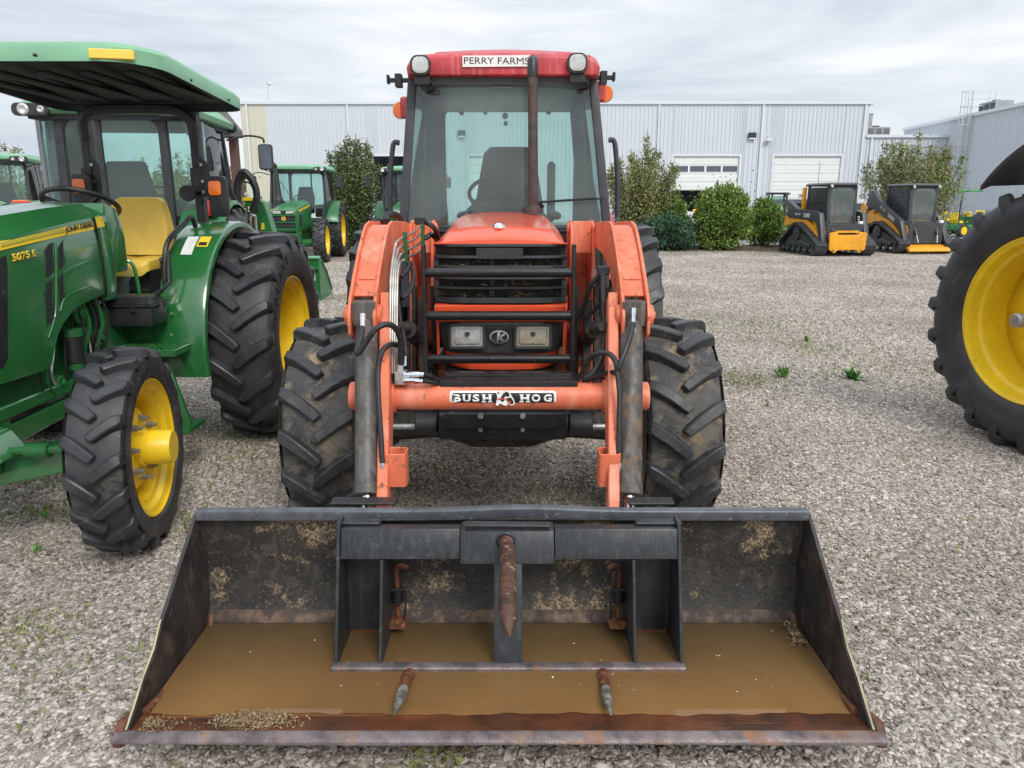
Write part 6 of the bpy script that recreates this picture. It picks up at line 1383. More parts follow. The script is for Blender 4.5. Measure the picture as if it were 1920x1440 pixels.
# ------------------------------------------------------------------ cab tractor prototype (front = -Y, root under the rear axle)
def cab_tractor(label, loc, rz, hi=True):
    t = thing('green_cab_tractor', label, 'tractor', loc, rz)
    def K(g, name, mt, parent=t, **k): return g.build(name, M[mt], parent, **k)
    for s in (-1, 1):
        wheel(t, 'front_wheel', (s*.80, -2.25, .58), .58, .33, .36, 18, s, 'yellow', 'tyre_clean', 'tyre_clean', 'plain', lh=.036, lw=.05, hi=False)
        wheel(t, 'rear_wheel', (s*.86, 0, .77), .77, .44, .46, 20, s, 'yellow', 'tyre_clean', 'tyre_clean', 'rear', lh=.042, lw=.055, hi=False)
        rows = [[(s*x, -.86*math.cos(a), .77+.84*math.sin(a)+d) for x, d in ((.60, 0), (.66, .01), (1.02, .0), (1.04, -.03))] for a in np.linspace(.1*PI, .92*PI, 12)]
        g = G(); g.sheet(rows, th=(0, 0, -.012)); K(g, 'fender', 'green_far', ang=50)
        g = G(); g.prism([(s*.80, 1.44), (s*.98, 1.46), (s*1.02, 1.54), (s*.95, 1.60), (s*.82, 1.60)], 'Y', .50, .60); tl_ = K(g, 'tail_light', 'lamp_red', bevel=.015, seg=2)
        g = G(); g.prism([(s*.81, 1.545), (s*1.0, 1.545), (s*.96, 1.61), (s*.84, 1.61)], 'Y', .485, .59); K(g, 'amber_lens', 'beacon_amber', tl_, bevel=.012, seg=2)
        # pillars
        g = G(); g.loft([[(s*(x-.03), y-.03, z), (s*(x+.03), y-.03, z), (s*(x+.03), y+.03, z), (s*(x-.03), y+.03, z)] for x, y, z in ((.62, -1.05, 1.0), (.74, -1.02, 1.6), (.70, -.90, 2.42))]); K(g, 'front_pillar', 'dark_plastic')
        g = G(); g.loft([[(s*(x-.04), y-.04, z), (s*(x+.04), y-.04, z), (s*(x+.04), y+.04, z), (s*(x-.04), y+.04, z)] for x, y, z in ((.50, .46, 1.3), (.50, .46, 1.6), (.49, .44, 2.42))]); K(g, 'rear_pillar', 'dark_plastic')
        g = G(); g.sheet([[(s*.52, .44, z), (s*.68, .42, z), (s*.775, .30, z), (s*.79, .10, z)] for z in (1.45, 2.40)], th=(s*.004, .004, 0)); K(g, 'corner_glass', 'glass_light')
        g = G(); g.prism([(s*.5, 1.25), (s*.8, 1.25), (s*.8, 1.45), (s*.5, 1.45)], 'Y', .05, .42); K(g, 'corner_panel', 'dark_plastic')
        g = G(); g.sheet([[(s*.64, -1.03, 1.0), (s*.80, -.3, 1.0), (s*.79, .10, 1.35)], [(s*.745, -1.0, 1.6), (s*.83, -.3, 1.6), (s*.80, .10, 1.6)], [(s*.71, -.9, 2.4), (s*.76, -.3, 2.4), (s*.78, .10, 2.4)]], th=(s*.006, 0, 0)); K(g, 'side_window', 'glass_light')
        g = G(); g.tube(curve([(s*.74, -1.0, 2.30), (s*.95, -1.1, 2.36), (s*1.12, -1.15, 2.34), (s*1.14, -1.16, 2.28)], 4), .012, 6); mr_ = K(g, 'mirror_arm', 'black')
        g = G(); g.prism(rrect(s*1.15, 2.12, .17, .30, .035), 'Y', -1.19, -1.14); K(g, 'mirror', 'dark_plastic', mr_, bevel=.01)
        g = G(); g.prism(rrect(s*1.15, 2.12, .14, .27, .03), 'Y', -1.139, -1.135); K(g, 'mirror_glass', 'door_pane', mr_)
    g = G(); g.sheet([[(x*.68, -1.06-.06*(1-x*x), 1.40) for x in (-1, -.5, 0, .5, 1)], [(x*.66, -.93-.05*(1-x*x), 2.40) for x in (-1, -.5, 0, .5, 1)]], th=(0, .006, 0)); K(g, 'windshield', 'glass_light')
    g = G(); ro = rrect(0, 1.93, 1.06, 1.06, .04, 4); ri = rrect(0, 1.93, .94, .92, .12, 4)
    g.loft([[(x*(1-.05*(z-1.4)), .47, z) for x, z in ro], [(x*(1-.05*(z-1.4)), .475, z) for x, z in ri], [(x*(1-.05*(z-1.4)), .44, z) for x, z in ri], [(x*(1-.05*(z-1.4)), .44, z) for x, z in ro]], caps=False); K(g, 'rear_frame', 'dark_plastic')
    g = G(); g.bb((-.48, .45, 1.48), (.48, .456, 2.38)); rw_ = K(g, 'rear_window', 'glass_light')
    g = G(); g.bb((.10, .44, 1.5), (.14, .48, 2.38)); K(g, 'window_bar', 'dark_plastic', rw_)
    # roof
    def rs(y, w, z0, z1): return [(-w, y, z0), (-w-.02, y, z0+.05), (-w+.05, y, z1-.03), (-w*.6, y, z1), (0, y, z1+.015), (w*.6, y, z1), (w-.05, y, z1-.03), (w+.02, y, z0+.05), (w, y, z0)]
    g = G(); g.loft([rs(-1.18, .66, 2.46, 2.52), rs(-1.10, .80, 2.43, 2.56), rs(-.5, .84, 2.42, 2.60), rs(.4, .84, 2.42, 2.60), rs(.58, .80, 2.43, 2.56), rs(.62, .7, 2.46, 2.52)]); rf = K(g, 'roof', 'canopy_green', ang=35)
    g = G(); g.bb((-.74, -1.10, 2.38), (.74, .52, 2.44)); K(g, 'headliner', 'dark_plastic', rf)
    for s in (-1, 1):
        for y in (-1.18, .62):
            d = 1 if y > 0 else -1
            g = G(); g.prism(rrect(s*.66, 2.455, .34, .12, .05), 'Y', y-.03*d, y+.02*d); hb = K(g, 'lamp_bar', 'dark_plastic', rf, bevel=.01)
            for xx, rr in ((.72, .055), (.56, .035)):
                g = G(); g.lathe([(y+.02*d, .001), (y+.035*d, rr*.7), (y+.022*d, rr)], (s*xx, 0, 2.455), 'Y', 16); K(g, 'roof_light', 'lens', rf)
    # hood and grille
    def hs(y, w, z0, z1): return [(-w, y, z0), (-w-.01, y, z1-.16), (-w+.02, y, z1-.06), (-w*.6, y, z1-.01), (0, y, z1), (w*.6, y, z1-.01), (w-.02, y, z1-.06), (w+.01, y, z1-.16), (w, y, z0)]
    g = G(); g.loft([hs(-3.02, .27, .88, 1.28), hs(-2.98, .30, .82, 1.38), hs(-2.8, .33, .80, 1.44), hs(-2.2, .34, .85, 1.54), hs(-1.2, .36, .9, 1.62)]); hd2 = K(g, 'hood', 'green_far', ang=35)
    g = G(); g.bb((-.27, -3.04, 1.26), (.27, -3.0, 1.36)); K(g, 'headlight_bar', 'black', hd2, bevel=.01)
    for s in (-1, 1): g = G(); g.prism([(s*.06, 1.28), (s*.26, 1.29), (s*.26, 1.355), (s*.08, 1.35)], 'Y', -3.06, -3.03); K(g, 'headlight', 'lens', hd2, bevel=.005)
    for z0, z1 in ((1.10, 1.24), (.94, 1.06)): g = G(); g.bb((-.26, -3.04, z0), (.26, -3.0, z1)); K(g, 'grille', 'black', hd2, bevel=.01)
    for z in (1.25, 1.075, .90): g = G(); g.bb((-.31, -3.08, z-.015), (.31, -3.04, z+.015)); K(g, 'guard_bar', 'green_far', hd2)
    for s in (-1, 1):
        g = G(); g.bb((s*.30, -3.08, .5), (s*.32, -3.0, 1.26)); K(g, 'guard_post', 'green_far', hd2)
        g = G(); g.prism([(-2.8, 1.38), (-1.3, 1.51), (-1.3, 1.46), (-2.8, 1.33)], 'X', s*.352, s*.362); K(g, 'yellow_stripe', 'yellow', hd2)
        g = G(); g.prism([(-2.72, .98), (-2.72, 1.27), (-2.45, 1.25), (-2.5, .98)], 'X', s*.344, s*.352); K(g, 'side_screen', 'black', hd2)
    g = G(); g.prism(rrect(0, 1.17, .10, .10, .03), 'Y', -3.052, -3.04); bd = K(g, 'front_badge', 'yellow_print', hd2)
    g = G(); g.prism([(-.02, 1.135), (-.03, 1.15), (-.01, 1.165), (-.03, 1.20), (-.02, 1.21), (.0, 1.18), (.03, 1.17), (.035, 1.155), (.02, 1.16), (.01, 1.14)], 'Y', -3.055, -3.052); K(g, 'deer_mark', 'black_print', hd2)
    # exhaust stack beside the hood
    g = G(); g.cyl((-.46, -1.35, 1.25), (-.46, -1.35, 1.62), .12, n=16); g.cyl((-.46, -1.35, 1.62), (-.46, -1.35, 1.75), .12, .085, n=16); g.cyl((-.46, -1.35, 1.75), (-.50, -1.33, 2.45), .085, .06, n=16); g.tube([(-.50, -1.33, 2.44), (-.50, -1.33, 2.52), (-.52, -1.42, 2.57)], .055, 12); K(g, 'exhaust', 'dark_plastic')
    # chassis
    g = G(); g.bb((-.3, -2.9, .55), (.3, .3, .95)); g.bb((-.55, -1.1, .75), (.55, .4, 1.12)); g.cyl((-.7, 0, .77), (.7, 0, .77), .13, n=14); K(g, 'transmission', 'green_dirty')
    g = G(); g.tube([(-.72, -2.25, .55), (-.3, -2.25, .5), (.3, -2.25, .5), (.72, -2.25, .55)], [.09, .11, .11, .09], 12); g.bb((-.36, -3.02, .55), (.36, -2.6, .80)); K(g, 'front_axle', 'green_far', bevel=.01)
    for s in (-1, 1): g = G(); g.bb((s*.45, -1.55, .5), (s*.72, -1.05, 1.0)); K(g, 'fuel_tank', 'dark_plastic', bevel=.03); g = G(); g.bb((s*.72, -1.3, .35), (s*.92, -1.0, .39)); g.bb((s*.72, -1.3, .62), (s*.92, -1.0, .66)); K(g, 'step', 'green_far')
    # seat, wheel, dash
    g = G(); g.loft([[(-w, y, z), (w, y, z), (w, y+.10, z), (-w, y+.10, z)] for w, y, z in ((.24, .02, 1.35), (.25, .08, 1.7), (.19, .12, 2.0))]); g.bb((-.25, -.35, 1.25), (.25, .08, 1.38)); K(g, 'seat', 'seat_black', bevel=.03, seg=2)
    g = G(); g.tube([(.2*math.cos(a), -.62+.15*math.sin(a), 1.66-.10*math.sin(a)) for a in np.linspace(0, 2*PI, 25)], .014, 6, caps=False); g.cyl((0, -.62, 1.64), (0, -.85, 1.3), .05, n=8); g.tube([(-.2, -.62, 1.66), (.2, -.62, 1.66)], .01, 5); K(g, 'steering_wheel', 'black')
    g = G(); g.bb((-.3, -1.0, 1.2), (.3, -.75, 1.52)); g.bb((.35, -.5, 1.15), (.62, .35, 1.5)); g.bb((-.62, -.2, 1.15), (-.4, .35, 1.42)); K(g, 'dashboard', 'dark_plastic', bevel=.03)
    g = G(); g.tube([(.02, -1.09, 1.44), (-.22, -1.04, 1.75), (-.48, -.99, 2.15)], .008, 5); K(g, 'wiper', 'black')
    return t
tA_ = cab_tractor('green cab tractor seen from behind through the canopy posts, with amber and red tail lights', (-4.02, 8.45, 0), PI+.10)
# loader mast, hoses and lift arm on that tractor's right side (as seen: right of its exhaust)
def KA(g, name, mt, **k):
    inv = tA_.matrix_basis.inverted(); g.v = [tuple(inv @ Vector(v)) for v in g.v]; return g.build(name, M[mt], tA_, **k)
def a3(px, py, Y): return at(px, py, Y)
g = G(); P = [a3(px, py, 10.4) for px, py in ((478, 372), (495, 378), (503, 400), (518, 448), (496, 452), (484, 420))]; g.prism([(p.x, p.z) for p in P], 'Y', 10.35, 10.55); KA(g, 'loader_mast', 'green_far', bevel=.01)
g = G(); P = [a3(px, py, 10.34) for px, py in ((490, 418), (495, 418), (496, 430), (490, 431))]; g.prism([(p.x, p.z) for p in P], 'Y', 10.335, 10.349); KA(g, 'mast_badge', 'yellow_print')
g = G(); P = [a3(px, py, 10.6) for px, py in ((460, 368), (482, 376), (486, 395), (462, 385))]; g.prism([(p.x, p.z) for p in P], 'Y', 10.55, 10.7); KA(g, 'lift_arm', 'green_far', bevel=.01)
g = G(); P0 = a3(455, 372, 10.54); P1 = a3(482, 380, 10.54); g.bb((P0.x, 10.53, P0.z-.03), (P1.x, 10.545, P0.z+.01)); KA(g, 'arm_stripe', 'yellow')
for pts, r in ((((446, 385), (444, 345), (455, 322), (470, 332), (480, 352), (482, 375), (474, 400)), .055), (((448, 380), (449, 345), (460, 330), (474, 345), (479, 372), (472, 398)), .04), (((452, 330), (466, 326), (482, 345), (484, 380), (482, 400)), .016), (((455, 340), (470, 345), (477, 365), (468, 395)), .016)):
    g = G(); g.tube(curve([a3(px, py, 9.9) for px, py in pts], 5), r*.72, 8); KA(g, 'hydraulic_hose', 'hose')
for pa, pb, r in (((470, 398), (464, 430), .05), ((476, 405), (478, 440), .035), ((463, 425), (470, 445), .04)):
    g = G(); g.tube([a3(*pa, 9.9), a3(*pb, 9.9)], r, 10); KA(g, 'silver_coupler', 'chrome')
g = G(); g.tube(curve([a3(402, 277, 9.2), a3(412, 285, 9.2), (a3(425, 330, 9.2)), a3(440, 372, 9.2), a3(452, 385, 9.2), a3(458, 410, 9.2)], 5), .018, 6); KA(g, 'grab_rail', 'black')

proto = cab_tractor('green cab tractor facing the camera beside the tall shrub in the background', (-6.02, 23.0, 0), .07)
for lb, loc, rz in (('green cab tractor mostly hidden behind the left edge of the orange cab', (-3.05, 24.0, 0), .05), ('green cab tractor at the far left edge of the photo, only its cab showing', (-11.35, 17.6, 0), .35)):
    d_ = dup(proto); d_['label'] = lb; d_.location = loc; d_.rotation_euler = (0, 0, rz)
    # which group
for o in (proto,): pass
for o in [x for x in bpy.data.objects if x.name.startswith('green_cab_tractor')]: o['group'] = 'green cab tractors parked in the yard'

# green bucket
p = gp(585, 563); bk2 = thing('green_bucket', 'green loader bucket with white sticker standing on the gravel behind the big rear tyre', 'loader bucket', (p.x, p.y, 0)); Yb = p.y
def lb_(px, py, Y): q = at(px, py, Y); return Vector((q.x-p.x, Y-p.y, q.z))
xr_ = lb_(599, 520, Yb).x; xl_ = xr_-1.75; zt_b = lb_(590, 484, Yb).z
g = G(); g.prism([(0, 0), (.05, .10), (.03, .45), (.0, zt_b), (.012, zt_b), (.042, .45), (.062, .10), (.012, .01)], 'X', xl_, xr_); wall = g.build('back_wall', M['green_far'], bk2)
g = G(); g.bb((xl_, .0, 0), (xr_, .75, .015)); g.build('floor', M['green_far'], bk2)
g = G(); g.bb((xl_-.01, -.03, zt_b-.01), (xr_+.01, .10, zt_b+.03)); g.build('top_lip', M['canopy_green'], bk2, bevel=.005)
for x in (xl_, xr_):
    g = G(); g.prism([(0, 0), (0, zt_b), (.12, zt_b), (.45, .45), (.78, .12), (.80, 0)], 'X', x-.008, x+.008); g.build('side_plate', M['green_far'], bk2)
g = G(); g.tube([(xr_+.012, .14, zt_b-.05), (xr_+.012, .46, .44), (xr_+.012, .78, .1)], .018, 6); g.build('side_rib', M['green_far'], bk2)
for px in (567, 578):
    a = lb_(px, 490, Yb); g = G(); g.prism([(-.10, zt_b+.07), (-.06, zt_b+.09), (-.02, zt_b+.02), (.02, zt_b-.02), (-.04, zt_b-.28), (-.08, zt_b-.28), (-.07, zt_b-.05)], 'X', a.x-.012, a.x+.012); g.build('hook', M['green_far'], bk2)
g = G(); g.bb((xl_, -.03, zt_b-.18), (xr_, .02, zt_b-.14)); g.build('back_rib', M['green_far'], bk2)
a = lb_(576, 526, Yb); b = lb_(590, 514, Yb); g = G(); g.bb((a.x, .005, a.z), (b.x, .028, b.z)); g.build('white_sticker', M['white_print'], bk2)

# ------------------------------------------------------------------ tractor at the right edge: big yellow rear wheel
hubp = Vector((3.47, 4.86, .86)); rt_ = thing('green_row_tractor', 'tractor at the right edge showing its big yellow rear wheel and dark fender', 'tractor', (hubp.x, hubp.y, 0), 0)
angR = math.radians(194)          # outward normal of the wheel
# wheel local +X = outward; rotate so +X points at angR
rt_.rotation_euler = (0, 0, angR)
rw3 = wheel(rt_, 'rear_wheel', (0, 0, .86), .865, .46, .515, 22, 1, 'yellow', 'tyre_clean', 'tyre_clean', 'deep', lh=.055, lw=.062, rot=.05)
g = G(); g.cyl((-.16, 0, .87), (.32, 0, .87), .045, n=24); g.cyl((.315, 0, .87), (.328, 0, .87), .04, n=20); g.build('axle_shaft', M['steel'], rt_, bevel=.004)
g = G(); g.lathe([(-.15, .24), (-.06, .23), (-.04, .20), (-.04, .14), (-.02, .13), (.02, .12), (.02, .001)], (0, 0, .87), 'X', 28); hb2 = g.build('wheel_hub', M['yellow'], rt_, bevel=.003)
for k in range(6):
    a = 2*PI*k/6+.3; g = G(); c_ = Vector((.02, .085*math.cos(a), .87+.085*math.sin(a))); g.cyl(c_, c_+Vector((.05, 0, 0)), .02, n=6); g.cyl(c_, c_+Vector((.08, 0, 0)), .012, n=8); g.build('hub_bolt', M['steel'], rt_)
# fender: flat dark shell over the wheel
rows = []
for a in np.linspace(.30*PI, .655*PI, 16):
    r = .90+min(.2, max(0, (.655-a/PI)*1.35)); rows.append([(x, r*math.cos(a)*1.02, .90+r*math.sin(a)*1.0+d) for x, d in ((-.50, -.0), (-.1, .01), (.22, .0), (.30, -.03))])
g = G(); g.sheet(rows, th=(0, 0, .03)); g.build('fender', M['dark_plastic'], rt_, ang=50)
g = G(); g.bb((-1.3, -.3, .6), (-.3, 1.9, 1.1)); g.cyl((-1.9, 0, .87), (-.1, 0, .87), .12, n=14); g.build('transmission', M['green_dirty'], rt_)
g = G(); g.loft([[(-.8+x, y, z) for x, z in ((-.4, .9), (-.42, 1.5), (-.2, z1), (.2, z1), (.42, 1.5), (.4, .9))] for y, z1 in ((-1.2, 1.65), (-2.9, 1.45))]) if False else g.bb((-1.2, .9, 1.1), (-.4, 2.9, 1.6)); g.build('hood', M['green'], rt_, bevel=.06, seg=3)
# ------------------------------------------------------------------ compact track loaders
def track_loader(label, loc, rz, kind):
    t = thing('track_loader', label, 'track loader', loc, rz, 'track loaders parked side by side')
    def K(g, name, mt, parent=t, **k): return g.build(name, M[mt], parent, **k)
    for s in (-1, 1):
        x0, x1 = (.62, 1.0)
        outer = [(-1.05, .0), (-1.28, .10), (-1.36, .28), (-1.28, .42), (-.2, .92), (.15, 1.0), (.42, .92), (1.15, .42), (1.22, .25), (1.15, .08), (.95, 0)]
        def off(poly, d):
            c = Vector((sum(p[0] for p in poly)/len(poly), sum(p[1] for p in poly)/len(poly))); return [((p[0]-c.x)*(1-d)+c.x, (p[1]-c.y)*(1-d*1.9)+c.y) for p in poly]
        # track belt: ring between outer and inner outline
        pts = curve([Vector((p[0], p[1], 0)) for p in outer+outer[:1]], 5)[:-1]; inn = off([(p.x, p.y) for p in pts], .075)
        g = G(); g.loft([[(s*x0, p.x, p.y) for p in pts], [(s*x1, p.x, p.y) for p in pts], [(s*x1, a, b) for a, b in inn], [(s*x0, a, b) for a, b in inn]], caps=False)
        n = len(pts); g.f += [(k, (k+1) % n, 3*n+(k+1) % n, 3*n+k) for k in range(n)]
        tk = K(g, 'rubber_track', 'tyre_clean')
        g = G(); acc = 0; last = pts[0]
        for k in range(1, n+1):
            p = pts[k % n]; acc += (p-last).length
            if acc > .085:
                d = (p-last).normalized(); nr = Vector((d.y, -d.x)) ; an = math.atan2(d.y, d.x)
                g.box((s*(x0+x1)/2, p.x+nr.x*.015, p.y+nr.y*.015), (x1-x0+.005, .05, .05), (an, 0, 0)); acc = 0
            last = p
        o = K(g, 'track_lugs', 'tyre_clean', tk, smooth=False); o['kind'] = 'stuff'
        g = G(); inn2 = off([(p.x, p.y) for p in pts], .24); g.prism(inn2, 'X', s*(x0+.08), s*(x1-.10)); K(g, 'track_frame', 'charcoal', bevel=.01)
        g = G(); g.prism([(-.8, .34), (-.2, .44), (.6, .40), (.8, .28), (-.8, .24)], 'X', s*(x1-.10), s*(x1-.04)); K(g, 'frame_cover', 'charcoal', bevel=.02)
        for y in (-1.0, -.55, -.15, .25, .65, .95):
            g = G(); g.cyl((s*(x1-.12), y, .16), (s*(x1-.03), y, .16), .095, n=16); ro_ = K(g, 'track_roller', 'charcoal', bevel=.01); g = G(); g.cyl((s*(x1-.03), y, .16), (s*(x1-.02), y, .16), .022, n=8); K(g, 'roller_bolt', 'steel', ro_)
        g = G(); g.lathe([(s*(x1-.13), .001), (s*(x1-.13), .22), (s*(x1-.04), .22), (s*(x1-.04), .10), (s*(x1-.02), .001)], (0, .12, .66), 'X', 20); K(g, 'drive_sprocket', 'charcoal')
    ym = 'construction_yellow'
    # body
    g = G(); g.prism([(-1.1, .30), (-1.15, .75), (-.9, 1.0), (.9, 1.25), (1.35, 1.3), (1.42, .9), (1.3, .35)], 'X', -.62, .62); K(g, 'body', ym, bevel=.02); g = G(); g.bb((-.60, -1.17, .32), (.60, -1.10, .98)); K(g, 'front_panel', 'charcoal', bevel=.01)
    for s in (-1, 1):
        g = G(); g.prism([(-1.0, .35), (-1.0, .62), (-.3, 1.05), (.6, 1.22), (1.3, 1.22), (1.42, .85), (.5, .95), (-.2, .85)], 'X', s*.62, s*.78); K(g, 'side_skirt', ym, bevel=.01)
    g = G(); g.bb((-.6, 1.1, .85), (.6, 1.5, 1.62)); K(g, 'engine_door', 'charcoal', bevel=.05, seg=2)
    # cab
    zc, zr = 1.0, 2.12
    def post(x, y0, y1, w=.05):
        g = G(); g.loft([[(x-w/2, y-w/2, z), (x+w/2, y-w/2, z), (x+w/2, y+w/2, z), (x-w/2, y+w/2, z)] for y, z in ((y0, zc-.1), (y1, zr))]); K(g, 'cab_post', 'charcoal', bevel=.005)
    for s in (-1, 1): post(s*.47, -.86, -.78); post(s*.47, .45, .40, .07); 
    g = G(); g.loft([[(-.52, -.92, zr), (.52, -.92, zr), (.52, .55, zr), (-.52, .55, zr)], [(-.54, -.95, zr+.05), (.54, -.95, zr+.05), (.54, .58, zr+.05), (-.54, .58, zr+.05)], [(-.46, -.85, zr+.10), (.46, -.85, zr+.10), (.46, .5, zr+.10), (-.46, .5, zr+.10)]]); rf = K(g, 'cab_roof', 'charcoal', bevel=.01)
    for s in (-1, 1):
        g = G(); g.lathe([(-.975, .001), (-.99, .035), (-.96, .05)], (s*.44, 0, zr+.0), 'Y', 14); K(g, 'cab_light', 'lens', rf)
        # screened side
        g = G(); g.bb((s*.475, -.82, 1.02), (s*.49, .42, 1.35)); g.bb((s*.475, -.30, 1.3), (s*.49, .42, 1.45)); K(g, 'side_guard', 'charcoal')
        g = G(); g.bb((s*.476, -.74, 1.35), (s*.482, .38, zr-.05)); K(g, 'side_window', 'glass')
        g = G()
        for y in np.linspace(-.70, .35, 13): g.bb((s*.485, y-.008, 1.35), (s*.492, y+.008, zr))
        for z in np.linspace(1.4, zr-.05, 6): g.bb((s*.485, -.75, z-.008), (s*.492, .38, z+.008))
        o = K(g, 'window_screen', 'charcoal', smooth=False); o['kind'] = 'stuff'
    g = G(); ro = rrect(0, 1.5, .98, 1.28, .05, 4); ri = rrect(0, 1.50, .80, 1.10, .20, 4)
    def fy(z): return -.90+.06*(z-1)
    g.loft([[(x, fy(z), z) for x, z in ro], [(x, fy(z)-.02, z) for x, z in ri], [(x, fy(z)+.03, z) for x, z in ri], [(x, fy(z)+.03, z) for x, z in ro]], caps=False); K(g, 'door_frame', 'charcoal', bevel=.004)
    g = G(); g.prism(rrect(0, 1.50, .80, 1.10, .20, 4), 'Y', -.873, -.868); K(g, 'front_door', 'glass', bevel=0)
    g = G(); g.loft([[(-w, y, z), (w, y, z), (w, y+.1, z), (-w, y+.1, z)] for w, y, z in ((.24, .05, 1.1), (.24, .1, 1.5), (.18, .13, 1.75))]); g.bb((-.24, -.35, 1.0), (.24, .1, 1.14)); K(g, 'seat', 'seat_black', bevel=.02)
    g = G(); g.tube(curve([(-.32, -.75, 1.75), (-.27, -.8, 1.5), (-.25, -.82, 1.2)], 4), .02, 6); K(g, 'red_lap_bar', 'lamp_red')
    g = G(); g.bb((-.1, .3, 1.15), (.5, .34, 2.0)); K(g, 'rear_panel', 'charcoal')
    # lift arms
    for s in (-1, 1):
        if kind == 0: poly = [(1.45, 1.30), (1.40, 1.62), (1.2, 1.70), (.5, 1.42), (-.7, 1.36), (-1.0, 1.30), (-1.25, .55), (-1.30, .30), (-1.12, .30), (-.98, .75), (-.80, 1.02), (-.4, 1.08), (1.0, 1.12)]
        else: poly = [(1.25, 1.55), (1.05, 2.0), (.85, 2.02), (.45, 1.70), (-.35, 1.32), (-.95, 1.05), (-1.25, .45), (-1.25, .18), (-1.08, .18), (-1.0, .62), (-.75, .88), (-.2, 1.08), (.5, 1.32), (.85, 1.45), (1.0, 1.40)]
        g = G(); g.prism(poly, 'X', s*.64, s*.80); arm = K(g, 'lift_arm', 'charcoal', bevel=.015, seg=2)
        if kind == 1:
            g = G(); g.prism([(1.55, .5), (1.62, 1.5), (1.50, 1.62), (1.38, 1.55), (1.28, 1.05), (.85, .55), (1.2, .45)], 'X', s*.68, s*.76); up = K(g, 'rear_upright', ym, bevel=.01)
            g = G(); g.prism([(.75, 1.45), (1.2, 1.30), (1.15, 1.05), (.95, 1.0)], 'X', s*.62, s*.7); K(g, 'boom_gusset', ym, up)
        else:
            g = G(); g.bb((s*.50, .50, 1.3), (s*.60, .62, 2.1)); K(g, 'rear_pillar', ym, bevel=.01)
        # badge and lettering on the outer side
        lx = s*.802
        by_, bz_ = ((1.22, 1.38) if kind == 0 else (1.34, 1.14))
        def stext(nm, s_, y, z, w, h, mt, tilt=0):
            o = text(nm, s_, w, h, M[mt], arm if kind == 0 or nm != 'x' else arm, (lx+s*.0015, y, z), (0, 0, 0), offset=.02, ext=.002)
            m_ = Matrix(((0, 0, 1), (1, 0, 0), (0, 1, 0))).to_4x4() if s > 0 else Matrix(((0, 0, -1), (-1, 0, 0), (0, 1, 0))).to_4x4()
            o.rotation_euler = (Matrix.Rotation(tilt, 4, 'X') @ m_).to_euler()
        if kind == 0:
            stext('arm_lettering', 'DEERE', -.20, 1.22, .40, .12, 'white_print'); stext('model_lettering', '333 G', .42, 1.25, .38, .07, 'white_print')
        else:
            stext('arm_lettering', 'DEERE', -.42, 1.13, .42, .12, 'white_print', .45 if s < 0 else .45); stext('model_lettering', '331 G', .15, 1.42, .34, .07, 'white_print', .45)
        bxx = lx if kind == 0 else s*.762
        g = G(); g.prism([(by_+a, bz_+b) for a, b in rrect(0, 0, .19, .23, .07)], 'X', bxx, bxx+s*.003); b1 = K(g, 'badge_outline', 'white_print', arm)
        g = G(); g.prism([(by_+a, bz_+b) for a, b in rrect(0, 0, .165, .205, .06)], 'X', bxx+s*.003, bxx+s*.005); K(g, 'badge_field', 'black_print', arm)
        g = G(); g.prism([(by_+a*.9, bz_+b*.9) for a, b in ((.02, .08), (.045, .07), (.03, .03), (.06, -.02), (.0, -.05), (-.06, -.07), (-.05, -.04), (-.01, -.01), (.01, .03))], 'X', bxx+s*.005, bxx+s*.007); K(g, 'deer_mark', 'white_print', arm)
        # tilt cylinders at the front
        g = G(); g.cyl((s*.42, -1.02, 1.02), (s*.36, -1.25, .60), .045, n=12); cy = K(g, 'tilt_cylinder', 'charcoal'); g = G(); g.cyl((s*.36, -1.25, .60), (s*.33, -1.34, .36), .02, n=10); K(g, 'cylinder_rod', 'chrome', cy)
    g = G(); g.bb((-.64, -1.02, .90), (.64, -.92, 1.02)); g.bb((-.64, -1.06, .55), (.64, -.95, .66)); K(g, 'cross_beam', 'charcoal', bevel=.01)
    for k in range(4): g = G(); g.tube([(.46+.0*k, -1.05, 1.18-.07*k), (.46, -1.13, 1.18-.07*k)], .028, 8); K(g, 'hydraulic_coupler', 'chrome')
    g = G(); g.bb((.50, -1.12, .92), (.62, -1.0, 1.06)); K(g, 'white_decal', 'white_print')
    if kind == 0:
        g = G(); g.prism([(-.62, .72), (-.60, .22), (-.42, .10), (-.30, .20), (.30, .20), (.42, .10), (.60, .22), (.62, .72), (.36, .75), (.34, .66), (-.34, .66), (-.36, .75)], 'Y', -1.42, -1.36); cpl = K(g, 'coupler_plate', ym, bevel=.012)
        for s in (-1, 1): g = G(); g.cyl((s*.46, -1.43, .18), (s*.46, -1.42, .18), .03, n=12); K(g, 'coupler_pin', 'charcoal', cpl)
        g = G(); g.bb((-.4, -1.40, .72), (.35, -1.2, .78)); K(g, 'coupler_top', ym)
    else:
        g = G(); g.prism([(-1.55, .10), (-1.50, .16), (-1.2, .30), (-1.15, .26), (-1.45, .06)], 'X', -.72, .72); K(g, 'coupler_plate', ym, bevel=.01)
        g = G(); g.bb((-.5, -1.15, .70), (.45, -1.05, .75)); K(g, 'coupler_top', ym)
        g = G(); g.bb((-.35, -1.12, .45), (.35, -1.0, .70)); K(g, 'valve_block', 'charcoal', bevel=.02)
    if kind == 0:
        g = G(); g.tube([(-.30, .2, zr+.08), (-.30, .2, zr+.75)], .008, 5); K(g, 'antenna', 'black')
        g = G(); g.bb((-.68, .62, 1.78), (-.5, .72, 1.90)); K(g, 'tail_light', 'lens', bevel=.01)
    return t
p = gp(1556, 481); tl1 = track_loader('nearer track loader with level arm, antenna and upright yellow coupler plate', (p.x+.30, p.y+1.25, 0), .12, 0)
